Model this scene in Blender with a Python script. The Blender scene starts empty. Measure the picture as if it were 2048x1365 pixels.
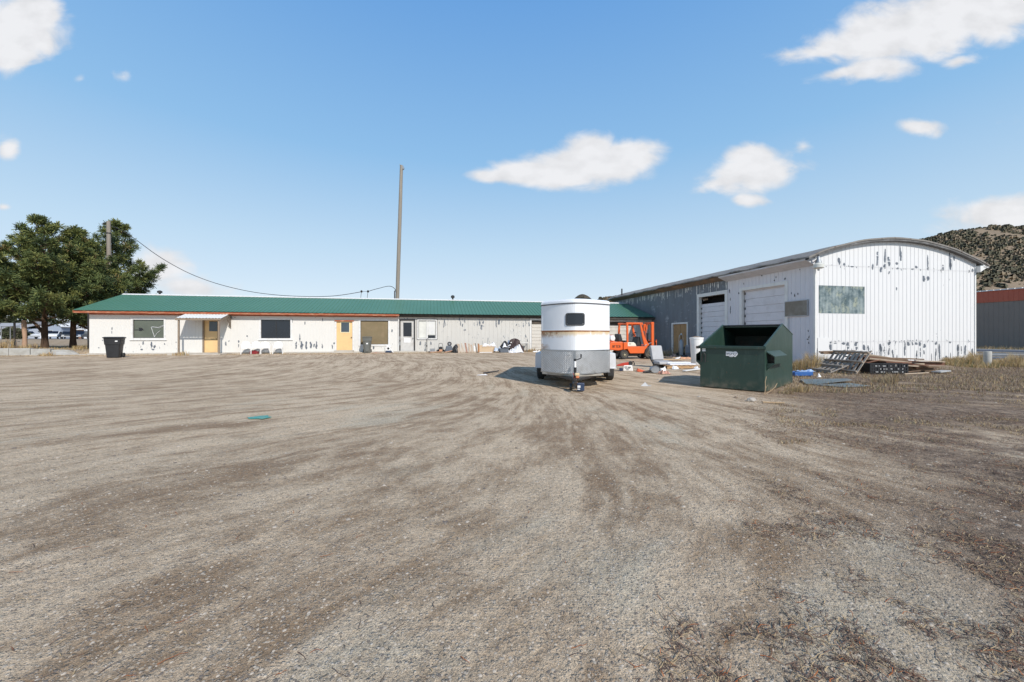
import bpy, math, random
import numpy as np
from mathutils import Vector, Matrix
R = math.radians
scene = bpy.context.scene
COL = scene.collection
random.seed(7)

# ------------------------------------------------------------------ camera
cam_d = bpy.data.cameras.new('camera'); cam = bpy.data.objects.new('camera', cam_d); COL.objects.link(cam)
cam.location = (0, 0, 1.2); cam.rotation_euler = (R(90), 0, 0)
cam_d.sensor_width = 36; cam_d.lens = 36*800/2048; cam_d.shift_y = -8.5/2048
cam_d.clip_end = 6000; cam_d.clip_start = .05
scene.camera = cam
# ------------------------------------------------------------------ light
SUN_DIR = Vector((.62, -1.03, 1.0)).normalized()          # towards the sun
SUN_EL = math.asin(SUN_DIR.z); SUN_AZ = math.atan2(SUN_DIR.x, SUN_DIR.y)
sd = bpy.data.lights.new('sun', 'SUN'); sd.energy = 4.5; sd.angle = R(.5); sd.color = (1, .94, .86)
so = bpy.data.objects.new('sun', sd); COL.objects.link(so); so.location = (20, -30, 40)
so.rotation_euler = SUN_DIR.to_track_quat('Z', 'Y').to_euler()
scene.view_settings.view_transform = 'Standard'; scene.view_settings.look = 'None'
scene.view_settings.exposure = -.06; scene.view_settings.gamma = 1
# ------------------------------------------------------------------ sky with clouds
W = bpy.data.worlds.new('World'); scene.world = W; W.use_nodes = True
nt = W.node_tree; N = nt.nodes; L = nt.links; N.clear()
def wn(t, **k):
    n = N.new(t)
    for a, b in k.items(): setattr(n, a, b)
    return n
def wm(op, a, b=None, c=None, clamp=False):
    n = N.new('ShaderNodeMath'); n.operation = op; n.use_clamp = clamp
    for i, v in enumerate((a, b, c)):
        if v is None: continue
        if isinstance(v, (int, float)): n.inputs[i].default_value = v
        else: L.new(v, n.inputs[i])
    return n.outputs[0]
sky = wn('ShaderNodeTexSky', sky_type='NISHITA', sun_disc=False, sun_elevation=SUN_EL, sun_rotation=SUN_AZ,
         air_density=1.0, dust_density=.6, ozone_density=2.2, altitude=1500)
SKY_STR = .12
hsv = wn('ShaderNodeHueSaturation'); hsv.inputs['Saturation'].default_value = 1.0; hsv.inputs['Value'].default_value = 1.0
L.new(sky.outputs[0], hsv.inputs['Color'])
tc = wn('ShaderNodeTexCoord'); sp = wn('ShaderNodeSeparateXYZ'); L.new(tc.outputs['Generated'], sp.inputs[0])
dy = wm('MAXIMUM', sp.outputs[1], .02)
u = wm('DIVIDE', sp.outputs[0], dy); v = wm('DIVIDE', sp.outputs[2], dy)
cmb = wn('ShaderNodeCombineXYZ'); L.new(u, cmb.inputs[0]); L.new(v, cmb.inputs[1])
nz = wn('ShaderNodeTexNoise'); nz.inputs['Scale'].default_value = 9; nz.inputs['Detail'].default_value = 6; nz.inputs['Roughness'].default_value = .56
nz.inputs['Distortion'].default_value = .4
mpn = wn('ShaderNodeMapping'); mpn.inputs['Scale'].default_value = (1, 1.7, 1); L.new(cmb.outputs[0], mpn.inputs[0]); L.new(mpn.outputs[0], nz.inputs['Vector'])
nzd = wn('ShaderNodeTexNoise'); nzd.inputs['Scale'].default_value = 4; nzd.inputs['Detail'].default_value = 4; L.new(cmb.outputs[0], nzd.inputs['Vector'])
wob = wn('ShaderNodeVectorMath', operation='MULTIPLY_ADD'); L.new(nzd.outputs['Color'], wob.inputs[0])
wob.inputs[1].default_value = (.10, .06, 0); wob.inputs[2].default_value = (-.05, -.03, 0)
pos = wn('ShaderNodeVectorMath', operation='ADD'); L.new(cmb.outputs[0], pos.inputs[0]); L.new(wob.outputs[0], pos.inputs[1])
el = wn('ShaderNodeValToRGB'); L.new(sp.outputs[2], el.inputs[0])
cr = el.color_ramp
for i_, (p_, c_) in enumerate([(0, (.82,.91,.98)), (.08, (.76,.88,.98)), (.2, (.60,.80,.97)), (.4, (.32,.60,.93)), (.64, (.175,.43,.86)), (.74, (.09,.24,.52)), (1, (.05,.13,.32))]):
    e_ = cr.elements[i_] if i_ < 2 else cr.elements.new(p_)
    e_.position = p_; e_.color = (*c_, 1)
elv = wn('ShaderNodeVectorMath', operation='SCALE'); elv.inputs['Scale'].default_value = 1/SKY_STR; L.new(el.outputs[0], elv.inputs[0])
skm = wn('ShaderNodeMixRGB'); skm.inputs[0].default_value = .85; L.new(hsv.outputs[0], skm.inputs[1]); L.new(elv.outputs[0], skm.inputs[2])
# every cloud: tangent-of-azimuth, tangent-of-elevation, half sizes, strength, tilt
def PX(x, y): return ((x-1024)/800, (674-y)/800)
clouds = [(1170,332,110,38,1,4),(1060,346,90,22,1,0),(985,350,48,14,.8,0),(1250,316,66,34,1,8),(1175,295,52,32,1,0),(1120,352,90,20,1,0),
 (1505,346,82,38,.85,4),(1500,318,52,26,.8,0),(1505,404,26,12,.75,0),(1600,300,26,12,.45,0),(1450,365,50,16,.5,10),
 (1760,75,130,46,1,8),(1870,48,150,60,1,10),(1985,22,110,60,1,10),(1650,98,95,20,.75,12),(1760,135,70,26,.8,8),(1700,145,62,14,.65,12),
 (1925,122,60,11,.5,0),(1840,250,42,16,.8,0),(1985,428,95,36,.85,6),(1960,455,110,20,.5,0),
 (45,48,80,62,1,0),(25,95,50,40,1,0),(95,25,40,42,.9,0),(25,294,20,20,.7,30),(325,535,62,46,.75,0),(370,570,90,26,.6,0),(5,412,14,8,.6,0),
 (240,152,20,12,.3,0),(165,156,12,9,.25,0), (-200,300,150,50,.9,5), (2300,250,200,60,.9,0), (700,-300,260,80,.9,4), (1500,-420,200,70,.8,0)]
acc = None
for (cx, cy, rx, ry, st, tilt) in clouds:
    cu, cv = PX(cx, cy)
    m = wn('ShaderNodeMapping', vector_type='TEXTURE')
    m.inputs['Location'].default_value = (cu, cv, 0); m.inputs['Rotation'].default_value = (0, 0, R(tilt)); m.inputs['Scale'].default_value = (rx/800, ry/800, 1)
    L.new(pos.outputs[0], m.inputs[0])
    ln = wn('ShaderNodeVectorMath', operation='LENGTH'); L.new(m.outputs[0], ln.inputs[0])
    f = wm('MULTIPLY_ADD', ln.outputs['Value'], -.72*st, 1.12*st)     # soft blob, zero near 1.5 radii
    acc = f if acc is None else wm('SMOOTH_MAX', acc, f, .12)
dens = wm('ADD', acc, wm('MULTIPLY_ADD', nz.outputs[0], 1.0, -.55))
mr = wn('ShaderNodeMapRange', interpolation_type='SMOOTHSTEP'); L.new(dens, mr.inputs[0])
mr.inputs[1].default_value = .05; mr.inputs[2].default_value = .56
front = wm('GREATER_THAN', sp.outputs[1], .03)
up = wm('GREATER_THAN', sp.outputs[2], -.01)
alpha = wm('MULTIPLY', mr.outputs[0], wm('MULTIPLY', front, up))
alpha = wm('MULTIPLY', alpha, .96)
nz3 = wn('ShaderNodeTexNoise'); nz3.inputs['Scale'].default_value = 13; nz3.inputs['Detail'].default_value = 5; L.new(mpn.outputs[0], nz3.inputs['Vector'])
cb = wn('ShaderNodeMapRange'); L.new(wm('MULTIPLY_ADD', nz3.outputs[0], 1.1, wm('MULTIPLY', dens, .35)), cb.inputs[0]); cb.inputs[1].default_value = .38; cb.inputs[2].default_value = .88
cb.inputs[3].default_value = .80; cb.inputs[4].default_value = 1.0
cc = wn('ShaderNodeCombineXYZ'); L.new(cb.outputs[0], cc.inputs[0]); L.new(cb.outputs[0], cc.inputs[1]); L.new(wm('MULTIPLY', cb.outputs[0], 1.02), cc.inputs[2])
vs = wn('ShaderNodeVectorMath', operation='SCALE'); vs.inputs['Scale'].default_value = .92/SKY_STR; L.new(cc.outputs[0], vs.inputs[0])
mx = wn('ShaderNodeMixRGB'); L.new(alpha, mx.inputs[0]); L.new(skm.outputs[0], mx.inputs[1]); L.new(vs.outputs[0], mx.inputs[2])
bg = wn('ShaderNodeBackground'); bg.inputs[1].default_value = SKY_STR; L.new(mx.outputs[0], bg.inputs[0])
wo = wn('ShaderNodeOutputWorld'); L.new(bg.outputs[0], wo.inputs[0])

# ------------------------------------------------------------------ object helpers
def tag(o, label=None, cat=None, group=None, kind=None):
    if label: o['label'] = label
    if cat: o['category'] = cat
    if group: o['group'] = group
    if kind: o['kind'] = kind
    return o
def thing(name, label, cat, loc=(0, 0, 0), rz=0, group=None, rot=None):
    o = bpy.data.objects.new(name, None); COL.objects.link(o)
    o.location = loc; o.rotation_euler = rot if rot else (0, 0, rz)
    o.empty_display_size = .2
    return tag(o, label, cat, group)
def copy_thing(o, label, loc, rz, parent=None):
    c = o.copy(); COL.objects.link(c)
    if parent is None:
        c.location = loc; c.rotation_euler = (0, 0, rz); c['label'] = label
    else: c.parent = parent
    for ch in o.children: copy_thing(ch, None, None, None, c)
    return c

class MB:
    def __init__(s): s.v = []; s.f = []; s.m = []
    def add(s, vs, fs, mat=0):
        b = len(s.v); s.v += [tuple(p) for p in vs]
        for f in fs: s.f.append(tuple(i+b for i in f)); s.m.append(mat)
        return s
    def quad(s, a, b, c, d, mat=0): return s.add([a, b, c, d], [(0, 1, 2, 3)], mat)
    def box(s, c, d, mat=0, rot=None):
        x, y, z = d[0]/2, d[1]/2, d[2]/2
        vs = [Vector(p) for p in ((-x,-y,-z),(x,-y,-z),(x,y,-z),(-x,y,-z),(-x,-y,z),(x,-y,z),(x,y,z),(-x,y,z))]
        if rot is not None:
            M = rot if isinstance(rot, Matrix) else Matrix.Rotation(rot, 3, 'Z')
            vs = [M @ p for p in vs]
        vs = [p+Vector(c) for p in vs]
        return s.add(vs, [(3,2,1,0),(4,5,6,7),(0,1,5,4),(1,2,6,5),(2,3,7,6),(3,0,4,7)], mat)
    def b2(s, lo, hi, mat=0):
        c = [(a+b)/2 for a, b in zip(lo, hi)]; d = [abs(b-a) for a, b in zip(lo, hi)]
        return s.box(c, d, mat)
    def beam(s, p, q, w, h, mat=0, up=(0, 0, 1)):
        p = Vector(p); q = Vector(q); d = (q-p); l = d.length; d.normalize()
        x = d.cross(Vector(up))
        if x.length < 1e-4: x = d.cross(Vector((1, 0, 0)))
        x.normalize(); z = x.cross(d)
        vs = []
        for e in (p, q):
            for a, b in ((-1,-1),(1,-1),(1,1),(-1,1)): vs.append(e+x*a*w/2+z*b*h/2)
        return s.add(vs, [(0,1,2,3),(7,6,5,4),(0,4,5,1),(1,5,6,2),(2,6,7,3),(3,7,4,0)], mat)
    def tube(s, pts, r, n=8, mat=0, cap=True):
        pts = [Vector(p) for p in pts]; rs = r if isinstance(r, (list, tuple)) else [r]*len(pts)
        vs = []; prev = None
        for i, p in enumerate(pts):
            t = (pts[min(i+1, len(pts)-1)]-pts[max(i-1, 0)]).normalized()
            if prev is None:
                a = Vector((0, 0, 1)) if abs(t.z) < .9 else Vector((1, 0, 0))
                x = t.cross(a).normalized()
            else: x = (prev-t*prev.dot(t)).normalized()
            prev = x; y = t.cross(x)
            for k in range(n):
                a = 2*math.pi*k/n; vs.append(p+(x*math.cos(a)+y*math.sin(a))*rs[i])
        fs = []
        for i in range(len(pts)-1):
            for k in range(n): fs.append((i*n+k, i*n+(k+1) % n, (i+1)*n+(k+1) % n, (i+1)*n+k))
        if cap: fs.append(tuple(range(n-1, -1, -1))); fs.append(tuple((len(pts)-1)*n+k for k in range(n)))
        return s.add(vs, fs, mat)
    def lathe(s, prof, n=20, c=(0, 0, 0), axis='z', mat=0, sx=1, sy=1):
        vs = []
        for (r, h) in prof:
            for k in range(n):
                a = 2*math.pi*k/n; x, y = r*math.cos(a)*sx, r*math.sin(a)*sy
                p = (x, y, h) if axis == 'z' else ((h, x, y) if axis == 'x' else (x, h, y))
                vs.append((p[0]+c[0], p[1]+c[1], p[2]+c[2]))
        fs = [(i*n+k, i*n+(k+1) % n, (i+1)*n+(k+1) % n, (i+1)*n+k) for i in range(len(prof)-1) for k in range(n)]
        fs.append(tuple(range(n-1, -1, -1))); fs.append(tuple((len(prof)-1)*n+k for k in range(n)))
        return s.add(vs, fs, mat)
    def prism(s, poly, a0, a1, axis='y', mat=0):
        def P(p, a): return (p[0], a, p[1]) if axis == 'y' else ((a, p[0], p[1]) if axis == 'x' else (p[0], p[1], a))
        n = len(poly); vs = [P(p, a0) for p in poly]+[P(p, a1) for p in poly]
        fs = [tuple(range(n)), tuple(range(2*n-1, n-1, -1))]+[(i, i+n, (i+1) % n+n, (i+1) % n) for i in range(n)]
        return s.add(vs, fs, mat)
    def build(s, name, mats, parent=None, smooth=False, bevel=0, segs=2, loc=None, rot=None):
        me = bpy.data.meshes.new(name); me.from_pydata(s.v, [], s.f)
        if not isinstance(mats, (list, tuple)): mats = [mats]
        for m in mats: me.materials.append(m)
        me.polygons.foreach_set('material_index', s.m)
        if smooth: me.polygons.foreach_set('use_smooth', [True]*len(me.polygons))
        me.validate(); me.update()
        # consistent outward normals
        import bmesh
        if len(me.polygons) < 20000:
            bm = bmesh.new(); bm.from_mesh(me); bmesh.ops.recalc_face_normals(bm, faces=bm.faces); bm.to_mesh(me); bm.free()
        o = bpy.data.objects.new(name, me); COL.objects.link(o)
        if parent: o.parent = parent
        if loc: o.location = loc
        if rot: o.rotation_euler = rot
        if bevel:
            md = o.modifiers.new('bevel', 'BEVEL'); md.width = bevel; md.segments = segs; md.limit_method = 'ANGLE'; md.angle_limit = R(40)
        if smooth:
            try: me.set_sharp_from_angle(angle=R(38))
            except Exception: pass
        return o

def np_mesh(name, V, F, mats, mi=None, parent=None, smooth=False):
    """V (n,3) array, F (m,k) array"""
    V = np.asarray(V, dtype=np.float32); F = np.asarray(F, dtype=np.int32); k = F.shape[1]
    me = bpy.data.meshes.new(name)
    me.vertices.add(len(V)); me.vertices.foreach_set('co', V.ravel())
    me.loops.add(F.size); me.loops.foreach_set('vertex_index', F.ravel())
    me.polygons.add(len(F)); me.polygons.foreach_set('loop_start', np.arange(0, F.size, k, dtype=np.int32))
    me.polygons.foreach_set('loop_total', np.full(len(F), k, dtype=np.int32))
    if not isinstance(mats, (list, tuple)): mats = [mats]
    for m in mats: me.materials.append(m)
    if mi is not None: me.polygons.foreach_set('material_index', np.asarray(mi, dtype=np.int32))
    if smooth: me.polygons.foreach_set('use_smooth', np.ones(len(F), dtype=bool))
    me.update(calc_edges=True); me.validate()
    o = bpy.data.objects.new(name, me); COL.objects.link(o)
    if parent: o.parent = parent
    return o

# ------------------------------------------------------------------ material helpers
class NT:
    def __init__(s, name):
        s.m = bpy.data.materials.new(name); s.m.use_nodes = True; s.t = s.m.node_tree; s.n = s.t.nodes; s.l = s.t.links
        s.p = s.n['Principled BSDF']; s.co = s.n.new('ShaderNodeTexCoord')
    def link(s, a, b): s.l.new(a, b)
    def val(s, sock, v):
        if isinstance(v, (int, float)): sock.default_value = v
        elif isinstance(v, tuple): sock.default_value = (*v, 1) if len(v) == 3 and hasattr(sock, 'default_value') and len(sock.default_value) == 4 else v
        else: s.l.new(v, sock)
    def math(s, op, a, b=None, c=None, clamp=False):
        n = s.n.new('ShaderNodeMath'); n.operation = op; n.use_clamp = clamp
        for i, x in enumerate((a, b, c)):
            if x is not None: s.val(n.inputs[i], x)
        return n.outputs[0]
    def mapping(s, scale=(1, 1, 1), loc=(0, 0, 0), src=None, rot=(0, 0, 0)):
        n = s.n.new('ShaderNodeMapping'); s.l.new(src or s.co.outputs['Object'], n.inputs[0])
        n.inputs['Scale'].default_value = scale; n.inputs['Location'].default_value = loc; n.inputs['Rotation'].default_value = rot
        return n.outputs[0]
    def noise(s, scale=5, detail=4, rough=.55, vec=None, dist=0, out='Fac'):
        n = s.n.new('ShaderNodeTexNoise'); n.inputs['Scale'].default_value = scale; n.inputs['Detail'].default_value = detail
        n.inputs['Roughness'].default_value = rough; n.inputs['Distortion'].default_value = dist
        s.l.new(vec or s.co.outputs['Object'], n.inputs['Vector']); return n.outputs[out]
    def voronoi(s, scale=5, vec=None, out='Color', feature='F1', rnd=1):
        n = s.n.new('ShaderNodeTexVoronoi'); n.feature = feature; n.inputs['Scale'].default_value = scale; n.inputs['Randomness'].default_value = rnd
        s.l.new(vec or s.co.outputs['Object'], n.inputs['Vector']); return n.outputs[out]
    def mr(s, x, a, b, c=0, d=1, smooth=True):
        n = s.n.new('ShaderNodeMapRange'); n.interpolation_type = 'SMOOTHSTEP' if smooth else 'LINEAR'
        s.val(n.inputs[0], x)
        for i, q in zip((1, 2, 3, 4), (a, b, c, d)): s.val(n.inputs[i], q)
        return n.outputs[0]
    def mix(s, f, a, b, mode='MIX'):
        n = s.n.new('ShaderNodeMixRGB'); n.blend_type = mode
        s.val(n.inputs[0], f); s.val(n.inputs[1], a); s.val(n.inputs[2], b); return n.outputs[0]
    def sep(s, vec=None):
        n = s.n.new('ShaderNodeSeparateXYZ'); s.l.new(vec or s.co.outputs['Object'], n.inputs[0]); return n.outputs
    def bump(s, h, strength=.3, dist=.01, prev=None):
        n = s.n.new('ShaderNodeBump'); n.inputs['Strength'].default_value = strength; n.inputs['Distance'].default_value = dist
        s.l.new(h, n.inputs['Height'])
        if prev: s.l.new(prev, n.inputs['Normal'])
        return n.outputs[0]
    def out(s, col=None, rough=None, metal=None, normal=None, spec=None):
        if col is not None: s.val(s.p.inputs['Base Color'], col)
        if rough is not None: s.val(s.p.inputs['Roughness'], rough)
        if metal is not None: s.val(s.p.inputs['Metallic'], metal)
        if spec is not None: s.p.inputs['Specular IOR Level'].default_value = spec
        if normal is not None: s.l.new(normal, s.p.inputs['Normal'])
        return s.m

def sc(c, k): return tuple(min(1, x*k) for x in c)
def mat(name, c, rough=.6, metal=0, v=.15, vs=4, b=.15, bs=60, dirt=None, da=.4, ds=2.5, stretch=(1, 1, 1), spec=.5):
    t = NT(name); mp = t.mapping(stretch)
    col = t.mix(t.noise(vs, 5, vec=mp), sc(c, 1-v), sc(c, 1+v))
    if dirt is not None:
        f = t.mr(t.noise(ds, 6, .65, vec=mp), .45, .72, 0, da)
        col = t.mix(f, col, dirt)
    n = t.bump(t.noise(bs, 3), b, .004) if b else None
    rr = t.mr(t.noise(vs*2.3, 3), .3, .7, max(0, rough-.08), min(1, rough+.08))
    return t.out(col, rr, metal, n, spec)
def speckpaint(name, paint, under, thr=.68, bands=(), stretch=(7, 7, 1.6), rough=.55, soil=(.3,.27,.22), soilamt=.15, v=.05, metal_under=.3):
    """painted sheet metal: the paint is gone in flakes, more of them in given height bands"""
    t = NT(name); mp = t.mapping(stretch)
    n1 = t.noise(1.3, 8, .68, vec=mp, dist=.25)
    z = t.sep()[2]; add = None
    clus = t.mr(t.noise(.45, 3), .45, .7)
    tot = t.math('MULTIPLY_ADD', clus, .09, n1)
    for (a, b_, k) in bands:
        m = t.math('MULTIPLY', t.mr(z, a-.12, a+.02), t.mr(z, b_-.02, b_+.15, 1, 0))
        tot = t.math('MULTIPLY_ADD', t.math('MULTIPLY', m, t.mr(t.noise(.8, 2), .35, .6)), k, tot)
    f = t.mr(tot, thr, thr+.015)
    col = t.mix(t.noise(2.2, 6, .6), sc(paint, 1-v), sc(paint, 1+v*.6))
    drip = t.mr(t.noise(1.6, 6, .6, vec=t.mapping((9, 9, .35))), .5, .8, 0, soilamt)
    col = t.mix(drip, col, soil)
    ucol = t.mix(t.noise(9, 4), sc(under, .7), sc(under, 1.4))
    col = t.mix(f, col, ucol)
    n = t.bump(t.math('SUBTRACT', t.noise(25, 3), f), .25, .004)
    return t.out(col, t.mr(f, 0, 1, rough, .45), t.math('MULTIPLY', f, metal_under), n)

M = {}
M['white'] = mat('white_paint', (.72,.72,.70), .5, v=.06, dirt=(.4,.36,.3), da=.25)
M['trim'] = mat('white_trim', (.72,.72,.71), .5, v=.06, dirt=(.35,.3,.26), da=.35, ds=6)
M['greytrim'] = mat('grey_trim', (.42,.43,.44), .55, v=.12)
M['black'] = mat('black_plastic', (.02,.021,.024), .5, v=.3)
M['rubber'] = mat('rubber', (.035,.035,.036), .85, v=.25, dirt=(.16,.13,.1), da=.6)
M['darkmetal'] = mat('dark_metal', (.05,.05,.052), .5, .5, v=.3, dirt=(.12,.08,.05), da=.4)
M['steel'] = mat('bare_steel', (.42,.43,.44), .35, .9, v=.15)
M['galv'] = mat('galvanised', (.34,.36,.38), .5, .5, v=.25, vs=3)
M['redfascia'] = mat('red_fascia', (.33,.085,.035), .6, v=.45, vs=2.5, dirt=(.60,.36,.22), da=.85, ds=3.2, stretch=(1, 1, 9))
M['darkfascia'] = mat('dark_fascia', (.05,.045,.04), .8, v=.5, vs=3, dirt=(.22,.16,.11), da=.5, stretch=(1, 1, 6))
M['wood'] = mat('weathered_wood', (.27,.21,.155), .85, v=.35, vs=6, stretch=(1, 8, 8), dirt=(.12,.09,.07), da=.5, b=.4, bs=40)
M['wood2'] = mat('grey_wood', (.30,.27,.235), .85, v=.3, vs=6, stretch=(8, 1, 8), dirt=(.12,.09,.07), da=.5, b=.4, bs=40)
M['newwood'] = mat('new_wood', (.46,.29,.15), .75, v=.25, vs=6, dirt=(.25,.14,.07), da=.4)
M['ply'] = mat('plywood', (.50,.36,.22), .75, v=.15, vs=3, dirt=(.3,.2,.12), da=.4)
M['brownboard'] = mat('brown_board', (.17,.135,.10), .7, v=.3, vs=2, dirt=(.33,.3,.26), da=.5, b=.1)
M['olive'] = mat('olive_board', (.20,.155,.085), .75, v=.18, vs=1.3, dirt=(.28,.2,.12), da=.5)
M['yellow'] = mat('ochre_door_paint', (.76,.52,.25), .55, v=.08, vs=2, dirt=(.5,.36,.2), da=.3)
M['yellowtrim'] = mat('cream_trim', (.8,.7,.45), .5, v=.05)
M['concrete'] = mat('concrete', (.42,.41,.38), .9, v=.2, vs=6, dirt=(.22,.19,.15), da=.5, b=.4, bs=30)
M['slab'] = mat('pale_slab', (.50,.46,.40), .9, v=.2, vs=5, dirt=(.28,.22,.16), da=.6, b=.3, bs=40)
M['orange'] = mat('orange_paint', (.74,.125,.022), .42, v=.12, vs=4, dirt=(.32,.09,.04), da=.35, ds=4)
M['red'] = mat('red_plastic', (.5,.05,.03), .45, v=.2)
M['blue'] = mat('blue_plastic', (.03,.11,.33), .4, v=.25)
M['navy'] = mat('navy_plastic', (.03,.05,.10), .45, v=.25)
M['greyplastic'] = mat('grey_plastic', (.12,.125,.115), .5, v=.12, dirt=(.22,.2,.17), da=.3)
M['slate'] = mat('slate_plastic', (.12,.14,.17), .55, v=.2)
M['seatgrey'] = mat('grey_vinyl', (.40,.40,.41), .55, v=.1, dirt=(.25,.22,.2), da=.35)
M['whiteplastic'] = mat('white_plastic', (.82,.82,.81), .35, v=.05, dirt=(.5,.45,.4), da=.25)
M['tarpwhite'] = mat('white_sheet', (.72,.73,.76), .5, v=.08, dirt=(.45,.42,.4), da=.3)
M['cardboard'] = mat('cardboard', (.50,.37,.24), .85, v=.12, dirt=(.32,.2,.12), da=.4)
M['terracotta'] = mat('salmon_plank', (.60,.33,.2), .8, v=.2, dirt=(.3,.2,.13), da=.4)
M['canvas'] = mat('dark_cloth', (.05,.05,.06), .9, v=.4, dirt=(.12,.09,.07), da=.5)
M['teal'] = mat('teal_sheet', (.06,.30,.27), .7, v=.25, dirt=(.35,.28,.2), da=.6, ds=25)
M['sheetmetal'] = mat('blue_grey_sheet', (.15,.19,.20), .6, .25, v=.25, dirt=(.3,.26,.22), da=.5)
M['paper'] = mat('paper', (.8,.8,.8), .8, v=.04)
M['tan_door'] = mat('tan_door', (.36,.22,.10), .7, v=.2, dirt=(.2,.12,.07), da=.4)
M['rock'] = mat('rock', (.40,.37,.33), .9, v=.3, vs=12, b=.5, bs=50)
M['ply_in'] = mat('unpainted_soffit', (.20,.15,.11), .85, v=.4, vs=2, dirt=(.42,.24,.13), da=.6, ds=1.6)
def glass(name, c, rough=.06):
    t = NT(name); col = t.mix(t.noise(1.2, 3), sc(c, .6), sc(c, 1.4)); return t.out(col, rough, 0, None, .6)
M['glass'] = glass('dark_glass', (.012,.016,.024)); M['glassgreen'] = glass('dusty_glass', (.10,.115,.09), .15); M['glassblue'] = glass('blue_glass', (.05,.07,.09))
M['blind'] = glass('window_blind', (.62,.62,.58), .3)

# ------------------------------------------------------------------ ribbed sheet walls
def ribwall(mb, s0, s1, z0, ztop, mp, pitch=.2, ribw=.03, dep=.014, openings=(), mat=0, off=0, back=None):
    """sheet with vertical ribs; mp(s, d, z) gives the 3D point, d outwards; openings = (sa, sb, za, zb)"""
    zt = ztop if callable(ztop) else (lambda s: ztop)
    z_0 = z0 if callable(z0) else (lambda s: z0)
    pts = []; k = math.floor((s0-off)/pitch)
    while off+k*pitch < s1+pitch:
        b = off+k*pitch
        pts += [(b, 0), (b+ribw*.25, dep), (b+ribw*.75, dep), (b+ribw, 0)]; k += 1
    def dd(s):
        f = (s-off) % pitch
        if f < ribw*.25: return dep*f/(ribw*.25)
        if f < ribw*.75: return dep
        if f < ribw: return dep*(ribw-f)/(ribw*.25)
        return 0
    ss = sorted(set([round(p[0], 5) for p in pts if s0 < p[0] < s1]+[s0, s1]+[e for o in openings for e in (o[0], o[1]) if s0 < e < s1]))
    for a, b in zip(ss[:-1], ss[1:]):
        if b-a < 1e-6: continue
        mid = (a+b)/2; zi = [(None, None)]
        cuts = sorted([(o[2], o[3]) for o in openings if o[0] <= mid <= o[1]])
        segs = []; lo = ('b',)
        cur = None
        for (ca, cb) in cuts:
            segs.append((cur, ca)); cur = cb
        segs.append((cur, None))
        da, db = dd(a), dd(b)
        for (p, q) in segs:
            za0 = z_0(a) if p is None else p; zb0 = z_0(b) if p is None else p
            za1 = zt(a) if q is None else min(q, zt(a)); zb1 = zt(b) if q is None else min(q, zt(b))
            if za1-za0 < 1e-4 and zb1-zb0 < 1e-4: continue
            mb.quad(mp(a, da, za0), mp(b, db, zb0), mp(b, db, zb1), mp(a, da, za1), mat)
def patch(mb, s, z0, z1, w, mp, mat, d=.004, seed=0):
    """ragged upright flake of missing paint lying on the flat between two ribs"""
    r = random.Random(seed*7.13+s*31+z0); n = max(6, min(16, int((z1-z0)/.035))); L_ = []; R_ = []; wl = r.uniform(.5, 1); wr = r.uniform(.5, 1); side = r.uniform(-.3, .3)*w; gap = r.randrange(2, n-1) if r.random() < .45 and n > 7 else -1
    for i in range(n+1):
        f = i/n; e = math.sin(math.pi*min(1, max(0, f*.92+.04)))**.4
        wl = min(1, max(.3, wl+r.uniform(-.34, .36))); wr = min(1, max(.3, wr+r.uniform(-.34, .36)))
        L_.append((max(s-w/2, s+side*f-w/2*e*wl), z0+(z1-z0)*f)); R_.append((min(s+w/2, s+side*f+w/2*e*wr), z0+(z1-z0)*f))
    for i in range(n):
        if i == gap: continue
        mb.quad(mp(L_[i][0], d, L_[i][1]), mp(R_[i][0], d, R_[i][1]), mp(R_[i+1][0], d, R_[i+1][1]), mp(L_[i+1][0], d, L_[i+1][1]), mat)
def frame(mb, s0, s1, z0, z1, mp, w, d0, d1, mat=0, bottom=True):
    """four bars round an opening, butted end to end, from depth d0 to d1 (outwards)"""
    def bar(a, b, c, e):
        vs = [mp(a, d0, c), mp(b, d0, c), mp(b, d1, c), mp(a, d1, c), mp(a, d0, e), mp(b, d0, e), mp(b, d1, e), mp(a, d1, e)]
        mb.add(vs, [(3,2,1,0),(4,5,6,7),(0,1,5,4),(1,2,6,5),(2,3,7,6),(3,0,4,7)], mat)
    bar(s0-w, s0, z0-(w if bottom else 0), z1+w); bar(s1, s1+w, z0-(w if bottom else 0), z1+w)
    bar(s0, s1, z1, z1+w)
    if bottom: bar(s0, s1, z0-w, z0)
def slab_(mb, s0, s1, z0, z1, d0, d1, mp, mat=0):
    vs = [mp(s0, d0, z0), mp(s1, d0, z0), mp(s1, d1, z0), mp(s0, d1, z0), mp(s0, d0, z1), mp(s1, d0, z1), mp(s1, d1, z1), mp(s0, d1, z1)]
    mb.add(vs, [(3,2,1,0),(4,5,6,7),(0,1,5,4),(1,2,6,5),(2,3,7,6),(3,0,4,7)], mat)
def slatdoor(mb, s0, s1, z0, z1, mp, rec, pitch=.45, mat=0):
    """sectional door: panels with a bevelled joint between them"""
    z = z0
    while z < z1-.01:
        t = min(z+pitch, z1)
        ins = .025
        mb.quad(mp(s0, -rec, z+ins), mp(s1, -rec, z+ins), mp(s1, -rec, t), mp(s0, -rec, t), mat)
        mb.quad(mp(s0, -rec-.03, z), mp(s1, -rec-.03, z), mp(s1, -rec, z+ins), mp(s0, -rec, z+ins), mat)
        mb.quad(mp(s0, -rec, t), mp(s1, -rec, t), mp(s1, -rec-.03, t), mp(s0, -rec-.03, t), mat)
        z = t

def sstep(a, b, x):
    t = np.clip((x-a)/(b-a), 0, 1); return t*t*(3-2*t)
TH = math.atan2(.2008, .9797); DX = (.9797, .2008); DY = (-.2008, .9797)      # common direction of all the buildings
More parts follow.
